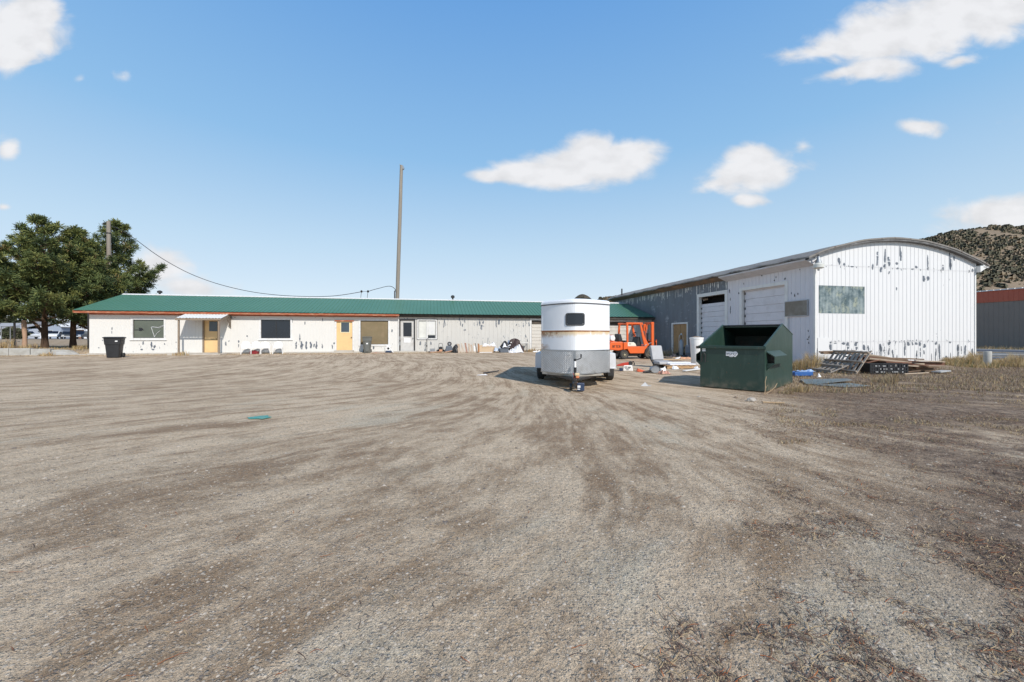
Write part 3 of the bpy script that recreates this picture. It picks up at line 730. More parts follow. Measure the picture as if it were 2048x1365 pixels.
mb = MB(); mb.b2((-ov, EY+.06, EZ-.17), (XS+.03, EY+.095, EZ-.03)); mb.b2((-ov, EY+.095, EZ-.17), (XS+.03, 0.0, EZ-.15)); mb.b2((0, -.035, EZ-.26), (XS, -.012, EZ-.17)); mb.build('fascia', M['redfascia'], long_b)
mb = MB()
for k in range(9):
    a = XS+.05+k*1.95; b = min(LEN, a+1.9); j = rr.uniform(-.01, .01)
    mb.b2((a, EY+.24+j, EZ-.19+j), (b, EY+.27+j, EZ-.06))
mb.b2((XS+.03, EY+.27, EZ-.1), (LEN, 0, EZ-.08)); mb.b2((XS, -.05, EZ-.22), (LEN, -.02, EZ-.13))
mb.build('bare_fascia', M['darkfascia'], long_b)
# roof vents
for px, h in ((320, .28), (905.5, .38)):
    s = L_s(px, -4.0); mb = MB(); y = YR+.12
    mb.lathe([(.07, 4.2), (.07, 4.42+h*.5), (.16, 4.42+h*.55), (.16, 4.42+h), (.05, 4.42+h+.06)], 12, (s, y, 0)); mb.build('roof_vent', M['darkmetal'], roof, True)
# windows
def pane_win(rect, gm, fw=.1, name='window', par=long_b, mp=mpL, rec=.06, fm=None, sill=True, lab=None):
    s0, s1, z0, z1 = rect; f = MB(); frame(f, s0, s1, z0, z1, mp, fw, -.05, .03)
    if sill: slab_(f, s0-fw-.05, s1+fw+.05, z0-fw-.035, z0-fw, -.01, .07, mp)
    w = f.build(name, fm or M['trim'], par)
    g = MB(); g.quad(mp(s0, -rec, z0), mp(s1, -rec, z0), mp(s1, -rec, z1), mp(s0, -rec, z1)); g.build('pane', gm, w)
    fr = MB(); frame(fr, s0+.025, s1-.025, z0+.025, z1-.025, mp, .025, -rec+.004, -rec+.02); fr.build('inner_frame', M['darkmetal'], w)
    if lab: w['label'] = lab
    return w
w1 = pane_win(win1, M['glassgreen'], .12, lab='window with a dusty pane and a torn grey sheet hanging behind it')
a, b, c, d_ = win1
mb = MB(); W_ = b-a; H_ = d_-c
def strip(pts, w):
    for p, q in zip(pts[:-1], pts[1:]): mb.beam((a+W_*p[0], .05, c+H_*p[1]), (a+W_*q[0], .05, c+H_*q[1]), .012, w, 0, (0, 1, 0))
strip([(.68, .05), (.57, .60), (.63, .62), (.80, .58), (.99, .72)], .05); strip([(.68, .05), (.75, .25), (.86, .40)], .07); strip([(.60, .60), (.85, .55), (.98, .68)], .045)
mb.build('torn_sheet', M['tarpwhite'], w1)
mb = MB(); slab_(mb, a+.05, a+W_*.34, c+H_*.42, c+H_*.46, -.055, -.05, mpL); patch(mb, a+W_*.22, c+H_*.38, c+H_*.56, .35, mpL, 0, -.05, 3); mb.build('tear', M['black'], w1)
w2 = pane_win(win2, M['glass'], .11, lab='window with a dark reflecting pane')
mb = MB(); s = (win2[0]+win2[1])/2; slab_(mb, s-.02, s+.02, win2[2], win2[3], -.058, -.045, mpL); mb.build('mullion', M['darkmetal'], w2)
w3 = pane_win(win3, M['blind'], .09, sill=False, lab='white sliding window with closed blinds')
mb = MB(); frame(mb, win3[0]-.09, win3[1]+.09, win3[2]-.09, win3[3]+.09, mpL, .035, -.02, .022); mb.build('dark_surround', M['darkmetal'], w3)
mb = MB(); s = (win3[0]+win3[1])/2; slab_(mb, s-.045, s+.045, win3[2], win3[3], -.05, -.01, mpL); mb.build('mullion', M['trim'], w3)
mb = MB(); z = win3[2]+.32
while z < win3[3]-.03: slab_(mb, s+.09, win3[1]-.07, z, z+.028, -.057, -.048, mpL); z += .045
mb.build('blind_slats', M['paper'], w3)
mb = MB(); slab_(mb, s+.06, win3[1]-.05, win3[2]+.03, win3[2]+.24, -.056, -.05, mpL); mb.build('lower_gap', M['glass'], w3)
# boarded window
f = MB(); frame(f, *board, mpL, .13, -.05, .035); bw = f.build('boarded_window', M['trim'], long_b)
g = MB(); slab_(g, board[0], board[1], board[2], board[3], -.09, -.05, mpL); g.build('board', M['olive'], bw)
f = MB(); frame(f, board[0]+.03, board[1]-.03, board[2]+.03, board[3]-.03, mpL, .03, -.05, -.03); f.build('inner_frame', M['darkmetal'], bw)
# doors
def door(rect, m, name='door', glassrect=None, gm=None, tm=None, par=long_b, mp=mpL, rec=.06, fm=None, handle=True, lab=None, hs=None):
    s0, s1, z0, z1 = rect; f = MB(); slab_(f, s0, s1, z0, z1, -rec-.045, -rec, mp)
    d = f.build(name, m, par, bevel=.004)
    fr = MB(); frame(fr, s0, s1, z0, z1, mp, .09, -.08, .025, bottom=False); fr.build('door_frame', fm or M['trim'], d)
    if glassrect:
        q = glassrect; g = MB(); slab_(g, *q, -rec, -rec+.006, mp); g.build('door_window', gm, d)
        if tm: g = MB(); frame(g, *q, mp, .05, -rec, -rec+.02); g.build('window_trim', tm, d)
    if handle:
        hx = hs if hs is not None else s1-.08; h = MB(); p = mp(hx, -rec, z0+.95); h.lathe([(.03, 0), (.03, -.02), (.012, -.03), (.012, -.05), (.035, -.06), (.03, -.09)], 10, p, 'y')
        h.build('handle', M['darkmetal'], d, True)
    if lab: d['label'] = lab
    return d
W1 = L_rect(417.5, 434, 643, 663)
d1 = door(door1, M['yellow'], glassrect=W1, gm=M['glassblue'], fm=M['wood'], lab='ochre door under the porch roof', hs=door1[1]-.09)
mb = MB(); slab_(mb, door1[0]+.38, door1[0]+.62, 1.02, 1.06, -.06, -.05, mpL); mb.build('mail_slot', M['darkmetal'], d1)
W2 = L_rect(682, 698.3, 645.5, 664.5)
d2 = door(door2, M['yellow'], glassrect=W2, gm=M['glassblue'], tm=M['yellowtrim'], lab='ochre door beside the grey wheelie bin')
mb = MB(); slab_(mb, door2[0]-.12, door2[1]+.1, door2[3]+.003, door2[3]+.10, .025, .06, mpL); mb.build('header', M['redfascia'], d2)
mb = MB(); slab_(mb, door2[0]-.12, door2[1]+.12, .02, .19, .02, .32, mpL); mb.build('door_step', M['slab'], long_b)
W3 = L_rect(806.5, 823.3, 645.5, 673.5)
d3 = door(door3, M['greytrim'], glassrect=W3, gm=M['glass'], fm=M['darkmetal'], lab='pale grey door with a dark upper window')
d3.data.materials[0] = mat('pale_door', (.56,.55,.53), .55, v=.1, dirt=(.3,.27,.24), da=.5)
mb = MB(); p = L_rect(808, 821, 676.5, 685.5); slab_(mb, *p, -.06, -.055, mpL); mb.build('notice', M['paper'], d3)
mb = MB(); slab_(mb, door3[0]-.1, door3[1]+.9, .0, .11, .02, .35, mpL); mb.build('door_step', M['slab'], long_b)
# garage door in the old front
g = MB(); slatdoor(g, gar[0]+.06, gar[1], gar[2], gar[3]-.3, mpL, .12, .27); gd = g.build('garage_door', mat('cream_slats', (.60,.57,.52), .55, v=.08, dirt=(.35,.3,.25), da=.4), long_b)
g = MB(); slab_(g, gar[0]+.06, gar[1], gar[3]-.3, gar[3], -.16, -.1, mpL); g.build('door_gap', M['darkfascia'], gd)
g = MB(); frame(g, *gar, mpL, .14, -.12, .03, bottom=False); g.build('door_frame', M['trim'], gd)
mb = MB(); mb.tube([mpL(XS-.05, .05, BASE), mpL(XS-.05, .05, WT-.1)], .035, 8); mb.build('downpipe', M['trim'], long_b)
for z in (.55, .95): 
    mb = MB(); slab_(mb, XS+.02, XS+.09, z, z+.28, .02, .07, mpL); mb.build('meter_box', M['galv'], long_b)
# porch roof on two posts
ps0, ps1 = L_s(376.5), L_s(463); pf0, pf1 = L_s(354.8, 1.3), L_s(446, 1.3)
ztop = 2.86; zfr = 2.43; PD = 1.42
por = MB()
n_ = 14
def ptop(i, j, dz): # i across 0..1, j out 0..1
    s = (ps0)*(1-i)+ps1*i; return (s-.0*j, -.02-PD*j, ztop-(ztop-zfr)*j+dz)
for i in range(n_):
    a, b = i/n_, (i+1)/n_
    for (e, g_, h0, h1) in ((a, a+(b-a)*.3, 0, .025), (a+(b-a)*.3, a+(b-a)*.5, .025, .025), (a+(b-a)*.5, b-(b-a)*.2, .025, 0), (b-(b-a)*.2, b, 0, 0)):
        por.quad(ptop(e, 0, h0), ptop(g_, 0, h1), ptop(g_, 1, h1), ptop(e, 1, h0))
pr = por.build('porch_roof', M['white'], long_b)
mb = MB()
mb.b2((ps0, -.06-PD, zfr-.13), (ps1, -.02-PD, zfr-.012)); 
for s in (ps0+.02, ps1-.06):
    mb.prism([(-.02, ztop-.02), (-.02, ztop-.16), (-.02-PD+.04, zfr-.15), (-.02-PD+.04, zfr-.02)], s, s+.04, 'x')
for k in range(1, 5):
    s = ps0+(ps1-ps0)*k/5; mb.prism([(-.02, ztop-.02), (-.02, ztop-.12), (-.02-PD+.04, zfr-.11), (-.02-PD+.04, zfr-.02)], s, s+.04, 'x')
mb.build('porch_beam', M['wood'], pr)
mb = MB(); mb.prism([(-.03, ztop-.16), (-.03, ztop-1.1), (-.05-.5, zfr-.05)], ps1-.03, ps1-.012, 'x'); mb.build('side_board', M['brownboard'], pr)
for s in (ps0+.12, ps1-.20):
    mb = MB(); mb.b2((s, -PD+.0, .06), (s+.09, -PD+.09, zfr-.13)); mb.build('porch_post', M['wood'], long_b, bevel=.004)
mb = MB(); mb.b2((ps0-.3, -1.75, -.05), (ps1+.1, -.165, .075)); tag(mb.build('porch_slab', M['slab'], long_b, bevel=.01))
# pavement strip in front of the white part
mb = MB(); k = 0; s = -3.2
while s < 20.6:
    e = s+1.5+rr.random()*1.2; y0 = -.62+rr.uniform(-.04, .04)
    if not (ps0-.35 < s < ps1 or ps0-.35 < e < ps1+.1): mb.b2((s, y0, -.1), (e-.02, -.17, .06+rr.uniform(-.012, .01)))
    s = e
pv = mb.build('pavement', M['slab'], None, bevel=.012, loc=(*LB, 0), rot=(0, 0, TH)); tag(pv, kind='structure')

# ================================================================== arched barn
BN = (13.26, 17.5)
barn = thing('arched_barn', 'tall white ribbed-metal barn with arched roof and peeling paint, at right', 'barn', (*BN, 0), TH)
GW = 9.36; BL = 19.6
def arch(x): return 5.72-1.02*((x-4.68)/5.18)**2
MBN = speckpaint('barn_white_paint', (.71,.71,.71), (.10,.11,.13), .705, ((.05, .95, .06), (4.25, 4.4, .07)), rough=.45, soil=(.5,.5,.5), soilamt=.06, v=.03)
MBS = speckpaint('barn_side_paint', (.66,.65,.68), (.06,.06,.07), .72, ((.3, 1.4, .03), (3.6, 4.3, .03)), rough=.5, soil=(.4,.38,.38), soilamt=.15, v=.05)
def galvwall():
    t = NT('weathered_galvanised_sheet')
    col = t.mix(t.noise(1.1, 6, .65, vec=t.mapping((1, 2.2, .35))), (.115,.125,.145), (.24,.265,.30))
    col = t.mix(t.mr(t.noise(1.6, 8, .7, vec=t.mapping((1, .8, 1.6))), .56, .66, 0, .6), col, (.46,.48,.50))
    col = t.mix(t.mr(t.noise(2.5, 6, .7, vec=t.mapping((1, 4, .5))), .58, .7, 0, .6), col, (.10,.09,.085))
    return t.out(col, .55, .35, t.bump(t.noise(20, 3), .1, .003))
M['galvwall'] = galvwall()
def mpG(s, d, z): return (s, -d, z)
def mpS(s, d, z): return (-d, s, z)
def G_s(px):
    k = (px-1024)/800; return (k*BN[1]-BN[0])/(DX[0]-k*DX[1])
def G_z(px, py): return 1.2+(674-py)/800*(BN[1]+DX[1]*G_s(px))
def S_s(px):
    k = (px-1024)/800; return (k*BN[1]-BN[0])/(DY[0]-k*DY[1])
def S_z(px, py): return 1.2+(674-py)/800*(BN[1]+DY[1]*S_s(px))
mb = MB()
gwin = (G_s(1637.5), G_s(1729.3), (G_z(1637.5, 627)+G_z(1729.3, 628))/2, (G_z(1637.5, 571)+G_z(1729.3, 574))/2)
ribwall(mb, 0, GW, -.1, lambda s: arch(s)-.10, mpG, .2325, .022, .012, [gwin], 0)
rr = random.Random(12)
ribs = [k*.2325 for k in range(41)]
def flat(px): s = G_s(px); k = int(s/.2325); return k*.2325+.022+.105
P_ = [(1757,504,532,.10),(1768,498,538,.07),(1774,514,533,.13),(1798,492,522,.09),(1793,525,530,.1),(1679,516,530,.10),(1684,526,531,.16),(1856,510,540,.06),(1899,506,540,.16),(1904,515,538,.1),(1910,513,522,.08),(1887,530,542,.09),(1847,552,564,.11),(1853,553,562,.12),(1791,575,581,.06),(1745,528,540,.07),(1760,534,545,.1),(1772,530,536,.12),(1790,535,539,.14),(1823,537,540,.16),(1831,532,537,.1),(1855,537,541,.12),(1700,532,535,.15),(1737,533,535,.1),(1936,540,546,.07),(1948,538,545,.1),(1780,543,549,.08),
      (1636,697,727,.10),(1641,690,727,.13),(1645,688,715,.12),(1662,684,701,.15),(1685,685,690,.12),(1696,685,699,.11),(1715,684,701,.12),(1730,690,701,.15),(1737,691,702,.14),(1760,688,698,.14),(1763,692,704,.12),(1786,700,710,.08),(1809,685,712,.07),(1820,684,692,.13),(1826,684,691,.12),(1834,685,690,.15),(1841,684,693,.12),(1850,688,696,.13),(1876,688,719,.08),(1868,685,690,.1),(1900,684,687,.14),(1915,692,700,.06),(1933,691,711,.16),(1941,698,714,.08),(1895,712,722,.12),(1899,717,728,.1),(1780,684,691,.14),(1774,685,688,.12),(1670,686,688,.14)]
for i, (px, y0, y1, w) in enumerate(P_):
    s = min(flat(px), GW-.12); patch(mb, s, max(-.05, G_z(px, y1)), G_z(px, y0), min(.208, w*1.75), mpG, 1, .004, i)
for i in range(60):   # small flecks on the two fastening lines
    s = rr.choice(ribs[:40])+.022+rr.uniform(.03, .18); z = rr.choice((.99, .99, 4.33))+rr.uniform(-.05, .05); patch(mb, s, z-rr.uniform(.01, .05), z+rr.uniform(.01, .06), rr.uniform(.02, .09), mpG, 1, .004, i+100)
for i in range(34):
    s = rr.choice(ribs[:40])+.127; z = rr.uniform(.0, .45); patch(mb, s, z, z+rr.uniform(.15, .5), rr.uniform(.04, .15), mpG, 1, .004, i+200)
mb.build('gable_wall', [MBN, bare], barn)
mb = MB()
for k in range(36):  # horizontal lap line in the sheeting
    pass
slab_(mb, 0, GW, .985, .997, .0125, .016, mpG); slab_(mb, 0, GW, 4.36, 4.37, .0125, .016, mpG)
slab_(mb, .12, .72, -.05, 1.16, .013, .02, mpG); mb.build('lap_seam', MBN, barn)
# translucent sheets let into the gable
def translucent():
    t = NT('dirty_clear_sheet'); mp_ = t.mapping((1, 1, 1))
    col = t.mix(t.mr(t.noise(2.2, 6, .65, vec=mp_), .35, .65), (.10,.15,.165), (.36,.42,.42))
    col = t.mix(t.mr(t.noise(1.7, 7, .7, vec=t.mapping((1.5, 1, 1), (4, 0, 2))), .50, .62, 0, .75), col, (.50,.52,.40))
    return t.out(col, .3, 0, None, .6)
M['clear'] = translucent()
mb = MB(); ribwall(mb, gwin[0], gwin[1], gwin[2], gwin[3], lambda s, d, z: (s, .006-d, z), .0775, .05, .02, (), 0); mb.build('clear_panel', M['clear'], barn)
# side wall: white near part with one garage door, galvanised far part
gd1 = (1.51, 4.18, .0, 3.68); gd2 = (5.42, 7.66, 0, 3.66); sd_ = (S_s(1374), S_s(1345.5), 0, 2.06)
XW = 5.25
mb = MB(); ribwall(mb, 0, XW, -.1, 4.72, mpS, .2325, .022, .012, [gd1], 0)
for i, (px, y0, y1, w) in enumerate([(1461,596,602,.06),(1461,612,628,.05),(1478,585,589,.08),(1488,566,570,.05),(1549,560,563,.08),(1552,553,557,.06),(1583,585,589,.07),(1590,588,594,.06),(1596,586,590,.07),(1524,549,553,.09),(1617,660,664,.06),(1618,672,677,.07),(1618,684,688,.06),(1616,678,680,.1),(1570,556,560,.1),(1600,538,541,.05)]):
    patch(mb, S_s(px), S_z(px, y1), S_z(px, y0), w, mpS, 1, .013, i)
mb.build('white_side_wall', [MBS, M['black']], barn)
mb = MB(); ribwall(mb, XW, BL, -.1, 4.55, mpS, .16, .03, .016, [gd2, sd_], 0)
rr = random.Random(5); s = XW+.1       # paint splashes left under the soffit
while s < BL:
    if rr.random() < .65: patch(mb, s, 4.30-rr.uniform(.08, .5), 4.42, rr.uniform(.03, .13), mpS, 1, .018, s)
    s += .16
mb.build('metal_side_wall', [M['galvwall'], M['white']], barn)
mb = MB(); ribwall(mb, 0, BL, -.1, 4.7, lambda s, d, z: (GW+d, s, z), .2325, .022, .012, (), 0); mb.build('far_side_wall', MBS, barn)
mb = MB(); ribwall(mb, 0, GW, -.1, lambda s: arch(s)-.1, lambda s, d, z: (s, BL+d, z), .2325, .022, .012, (), 0); mb.build('back_wall', MBS, barn)
# corner trims
mb = MB(); mb.b2((-.03, -.03, -.1), (.05, -.0145, 4.70)); mb.b2((-.03, -.0145, -.1), (-.0145, .06, 4.70)); mb.build('corner_trim', M['white'], barn); mb = MB(); mb.b2((GW-.05, -.03, -.1), (GW+.03, -.0145, 4.75)); mb.build('corner_trim', M['white'], barn)
# roof shell
def roofmat():
    t = NT('old_barn_roof'); col = t.mix(t.noise(2, 6, .7), (.12,.11,.10), (.36,.34,.31)); col = t.mix(t.mr(t.noise(4, 6, .7), .5, .65), col, (.13,.10,.085)); return t.out(col, .7, .2, t.bump(t.noise(8, 4), .5, .02))
M['broof'] = roofmat()
mb = MB(); NSEG = 36; xs_ = [-.55+(10.46)*i/NSEG for i in range(NSEG+1)]; ny_ = 40
rr = random.Random(3)
yy = [-.22+(BL+.45)*j/ny_ for j in range(ny_+1)]
top = []; 
for j, y in enumerate(yy):
    row = []
    for i, x in enumerate(xs_):
        wv = .018*math.sin(y*9+i)+rr.uniform(-.02, .02)*(1 if i in (0, 1, NSEG) else .3)
        row.append((x+(rr.uniform(-.04, .03) if i == 0 else 0), y, arch(x)+wv*(1 if i < 3 else .4)))
    top.append(row)
def grid(mb, rows, flip=False, mat=0):
    n = len(rows[0]); vs = [p for r in rows for p in r]
    fs = [(j*n+i, j*n+i+1, (j+1)*n+i+1, (j+1)*n+i) for j in range(len(rows)-1) for i in range(n-1)]
    mb.add(vs, fs, mat)
grid(mb, top); bot = [[(x, y, z-.07) for (x, y, z) in r] for r in top]; grid(mb, bot)
for e in (0, -1):
    grid(mb, [[r[e] for r in top], [r[e] for r in bot]]); grid(mb, [top[e], bot[e]])
br = mb.build('roof', M['broof'], barn)
# fascia rail under the arch at the gable
mb = MB(); rows = []
for (dy, dz) in ((-.20, -.075), (-.20, -.155), (-.03, -.155), (-.03, -.075)): rows.append([(x, dy, arch(x)+dz) for x in xs_])
grid(mb, rows+[rows[0]]); mb.build('gable_rail', mat('dull_rail', (.11,.105,.10), .6, .2, v=.4, dirt=(.42,.42,.42), da=.35), br)
mb = MB(); mb.b2((9.55, -.2, 4.52), (9.92, .35, 4.66)); mb.prism([(9.36, 4.3), (9.36, 4.6), (9.9, 4.6)], -.2, .3, 'y'); mb.build('eave_box', M['white'], barn)
# sloped soffit
def soffit(y0, y1, m, name, th=.05, out=.5, lab=None):
    mb = MB(); mb.prism([(-.0145, 4.33), (-out, 4.53), (-out, 4.60), (-.0145, 4.66)], y0, y1, 'y'); return mb.build(name, m, barn)
soffit(-.02, XW+.1, mat('soffit_white', (.62,.61,.63), .5, v=.1, dirt=(.3,.28,.27), da=.3), 'white_soffit', out=.52)
mb = MB(); mb.prism([(-.02, 4.42), (-.40, 4.58), (-.40, 4.63), (-.02, 4.66)], XW+.1, BL+.15, 'y'); mb.build('bare_soffit', M['ply_in'], barn)
# doors in the side wall
pan = mat('white_slats', (.66,.65,.68), .5, v=.05, dirt=(.35,.33,.32), da=.25)
g = MB(); slatdoor(g, gd1[0]+.02, gd1[1]-.02, 0, gd1[3], mpS, .14, .40); a1 = g.build('garage_door', pan, barn); a1['label'] = 'closed white sectional door nearest the gable'
g = MB(); frame(g, *gd1, mpS, .16, -.14, .03, bottom=False); g.build('door_frame', M['white'], a1)
for k in range(9): mb = MB(); z = .25+k*.4; slab_(mb, gd1[1]-.10, gd1[1]-.04, z, z+.12, -.138, -.12, mpS); mb.build('hinge', M['darkmetal'], a1)
zt_ = S_z(1399, 609.6)
g = MB(); slatdoor(g, gd2[0]+.02, gd2[1]-.02, 0, zt_, mpS, .12, .30); a2 = g.build('garage_door', pan, barn); a2['label'] = 'white slatted door with a black gap open above it'
g = MB(); slab_(g, gd2[0], gd2[1], zt_, gd2[3], -.7, -.6, mpS); g.build('door_gap', mat('black_void', (.004,.004,.004), .95, v=0, b=0), a2)  # near-black slab behind the opening; darkness of the unlit inside is its colour
g = MB(); frame(g, *gd2, mpS, .20, -.16, .05, bottom=False); g.build('door_frame', M['white'], a2)
for k in range(10): mb = MB(); z = .2+k*.3; slab_(mb, gd2[1]-.09, gd2[1]-.03, z, z+.1, -.118, -.1, mpS); mb.build('hinge', M['darkmetal'], a2)
s0, s1, z0, z1 = sd_
g = MB(); slab_(g, s0+.02, (s0+s1)/2-.015, z0+.55, z1-.02, -.1, -.05, mpS); slab_(g, (s0+s1)/2+.015, s1-.02, z0+.02, z1-.02, -.1, -.05, mpS); dd_ = g.build('side_door', M['tan_door'], barn, bevel=.004)
g = MB(); slab_(g, s0+.02, (s0+s1)/2-.015, z0+.02, z0+.53, -.1, -.06, mpS); g.build('lower_panel', M['darkmetal'], dd_)
g = MB(); frame(g, *sd_, mpS, .10, -.12, .03, bottom=False); g.build('door_frame', M['trim'], dd_)
g = MB(); g.quad(mpS(s0, -.12, 0), mpS(s1, -.12, 0), mpS(s1, -.12, z1), mpS(s0, -.12, z1)); g.build('door_back', M['black'], dd_)
# brown board
q = (S_s(1617.3), S_s(1571), 2.14, 2.86); mb = MB(); slab_(mb, *q, .025, .05, mpS); bo = mb.build('wall_board', mat('stained_board', (.19,.165,.13), .6, v=.35, vs=1.2, dirt=(.33,.32,.28), da=.7, ds=1.4), barn)
mb = MB(); frame(mb, q[0]+.03, q[1]-.03, q[2]+.03, q[3]-.03, mpS, .03, .05, .062); mb.build('board_edge', M['greytrim'], bo)
mb = MB(); mb.tube([mpS(1.28, .03, 0), mpS(1.28, .03, 2.1)], .012, 6); mb.build('conduit', M['greytrim'], barn)
# yard light on the corner
lx, ly, lz = -.12, -.26, 4.45
mb = MB(); mb.tube([(-.03, -.03, 4.5), (lx, ly, 4.6), (lx, ly, 4.58)], .02, 8); mb.lathe([(.05, 4.66), (.06, 4.55), (.10, 4.47), (.12, 4.38)], 16, (lx, ly, 0)); yl = mb.build('yard_light', M['galv'], barn, True)
mb = MB(); mb.lathe([(.11, 4.38), (.20, 4.30), (.205, 4.17), (.13, 4.13)], 20, (lx, ly, 0)); mb.build('lamp_shade', mat('lamp_plastic', (.62,.62,.57), .35, v=.08), yl, True)
mb = MB(); mb.lathe([(.04, 4.13), (.05, 4.08), (.02, 4.04)], 10, (lx, ly, 0)); mb.build('lamp_bulb', M['trim'], yl, True)
mb = MB(); mb.lathe([(.035, 4.62), (.035, 4.72), (.02, 4.74)], 10, (lx, ly, 0)); mb.build('photo_cell', M['darkmetal'], yl, True)
mb = MB(); mb.tube([(-.2, 17.6, arch(-.2)), (-.2, 17.6, arch(-.2)+.55)], .06, 10); mb.build('flue', M['darkmetal'], barn, True)

# ================================================================== low garage between the two
sh = thing('garage_annex', 'low garage with green metal roof joining the barn, behind the orange forklift', 'garage', (*BN, 0), TH)
AX0 = -4.7; AY = 13.1; AZ = 2.52; AEZ = 2.66; ARZ = 4.03
mb = MB(); ag = (AX0+.35, -1.42, 0, 2.32)
ribwall(mb, AX0, -.02, -.1, AZ, lambda s, d, z: (s, AY-d, z), .33, .03, .014, [ag], 0); mb.build('front_wall', MLG, sh)
def gab2(y): return AZ+(ARZ-.15-AZ)*min(1, (y-AY)/4.0) if y < AY+4.0 else ARZ-.15-(ARZ-.15-AZ)*((y-AY-4.0)/3.5)
mb = MB(); ribwall(mb, AY, AY+7.4, -.1, gab2, lambda s, d, z: (AX0-d, s, z), .33, .03, .014, (), 0); mb.build('end_wall', MLG, sh)
def mpA(s, d, t):
    n = Vector((0, -(ARZ-AEZ), 4.45)).normalized(); return (s, AY-.5+4.45*t+n.y*d, AEZ+(ARZ-AEZ)*t+n.z*d)
mb = MB(); ribwall(mb, AX0-.3, -.02, 0, 1, mpA, .27, .045, .028, (), 0)
ribwall(mb, AX0-.3, -.02, 0, 1, lambda s, d, t: (s, AY+7.9-3.95*t, AEZ+(ARZ-AEZ)*t+d), .27, .045, .028, (), 0)
ar = mb.build('roof', M['green'], sh)
mb = MB(); yr = AY+3.95; mb.prism([(yr-.16, ARZ-.02), (yr, ARZ+.05), (yr+.16, ARZ-.02), (yr, ARZ+.085)], AX0-.3, -.02, 'x'); mb.build('ridge_cap', M['trim'], ar)
mb = MB(); mb.b2((AX0-.3, AY-.42, AEZ-.19), (-.02, AY-.39, AEZ-.05)); mb.b2((AX0-.3, AY-.39, AEZ-.10), (-.02, AY, AEZ-.08)); mb.build('fascia', M['darkfascia'], sh)
mb = MB(); mb.b2((AX0, AY-.05, AEZ-.29), (-1.3, AY-.016, AEZ-.21)); mb.b2((AX0, AY-.10, AEZ-.08-.05), (-1.0, AY-.08, AEZ-.11)); mb.build('wall_trim', M['trim'], sh)
mA = lambda s, d, z: (s, AY-d, z)
g = MB(); slatdoor(g, ag[0], ag[1], 0, ag[3]-.25, mA, .1, .27); q = g.build('garage_door', bpy.data.materials['cream_slats'], sh)
g = MB(); slab_(g, ag[0], ag[1], ag[3]-.25, ag[3], -.14, -.08, mA); g.build('door_gap', M['darkfascia'], q)
g = MB(); frame(g, *ag, mA, .09, -.1, .0135, bottom=False); g.build('door_frame', M['trim'], q)

# ================================================================== neighbour's building at the right edge
nb = thing('neighbour_building', 'grey walled building with a dark red band under the roof, at the right edge', 'building', (40.5, 35.0, 0), TH)
mb = MB(); ribwall(mb, -13, 22, -.2, 4.35, lambda s, d, z: (-d, s, z), .3, .02, .01, (), 0); mb.build('wall', mat('dark_grey_wall', (.235,.20,.17), .7, v=.08, vs=.5), nb)
mb = MB(); ribwall(mb, -13, 22, 4.15, 5.08, lambda s, d, z: (-.05-d, s, z), .3, .02, .01, (), 0); mb.b2((-.05, -13, 4.13), (0, 22, 4.15)); mb.build('red_band', mat('maroon_band', (.46,.11,.06), .6, v=.08), nb)
mb = MB(); s = -13
while s < 22: mb.b2((-.16, s, 5.08), (.6, s+.34, 5.17)); mb.b2((-.10, s+.34, 5.08), (.6, s+.42, 5.13)); s += .42
nr = mb.build('roof_edge', M['trim'], nb)
mb = MB(); mb.quad((.6, -13, 5.13), (14, -13, 6.3), (14, 22, 6.3), (.6, 22, 5.13)); mb.quad((0, -13, -.2), (14, -13, -.2), (14, -13, 6.3), (0, -13, 5.08)); mb.quad((0, 22, -.2), (14, 22, -.2), (14, 22, 6.3), (0, 22, 5.08)); mb.build('roof', M['galv'], nb)
# ================================================================== dumpster
def at(px, Y, dz=0): 
    x = (px-1024)/800*Y; return (x, Y, gzf(x, Y)+dz)
def green_paint(name, c, fade):
    t = NT(name); col = t.mix(t.noise(1.6, 6, .6), sc(c, .8), sc(c, 1.25))
    col = t.mix(t.mr(t.noise(2.2, 6, .65, vec=t.mapping((3, 3, .7))), .5, .72, 0, .5), col, fade)
    col = t.mix(t.mr(t.noise(14, 5, .7), .62, .67, 0, .8), col, (.12,.07,.04))
    z = t.sep()[2]; dust = t.math('MULTIPLY', t.mr(z, 0, .3, 1, 0), t.mr(t.noise(6, 4), .35, .7, 0, .5)); col = t.mix(dust, col, (.24,.2,.15))
    return t.out(col, .42, 0, t.bump(t.math('ADD', t.noise(3, 3), t.math('MULTIPLY', t.noise(40, 2), .1)), .25, .03), .5)
M['dump'] = green_paint('dumpster_green', (.020,.048,.036), (.052,.085,.070))
M['dumpin'] = mat('dumpster_inside', (.03,.04,.032), .8, v=.5, vs=3, dirt=(.12,.07,.045), da=.7)
DW, DD = 1.35, 2.44
du = thing('dumpster', 'dark green open-topped steel dumpster on the gravel beside the barn', 'dumpster', (4.49, 9.55, 0), math.atan2(-.726, .689))
prof = [(0, .03), (0, .97), (1.46, 1.49), (2.44, 1.25), (2.44, .03)]
th = .025
mb = MB(); mb.b2((0, 0, .02), (DW, th, .97)); mb.build('front_panel', M['dump'], du, bevel=.006)
for nm, x in (('side_panel', 0), ('side_panel', DW-th)):
    mb = MB(); mb.prism([(th+.002, .02), (th+.002, .975), (1.46, 1.49), (2.44, 1.25), (2.44, .02)], x, x+th, 'x'); mb.build(nm, M['dump'], du, bevel=.004)
mb = MB(); mb.b2((th, DD-th, .02), (DW-th, DD, 1.24)); mb.prism([(1.50, 1.465), (1.50, 1.44), (2.41, 1.215), (2.41, 1.24)], th, DW-th, 'x'); mb.build('back_panel', M['dump'], du)
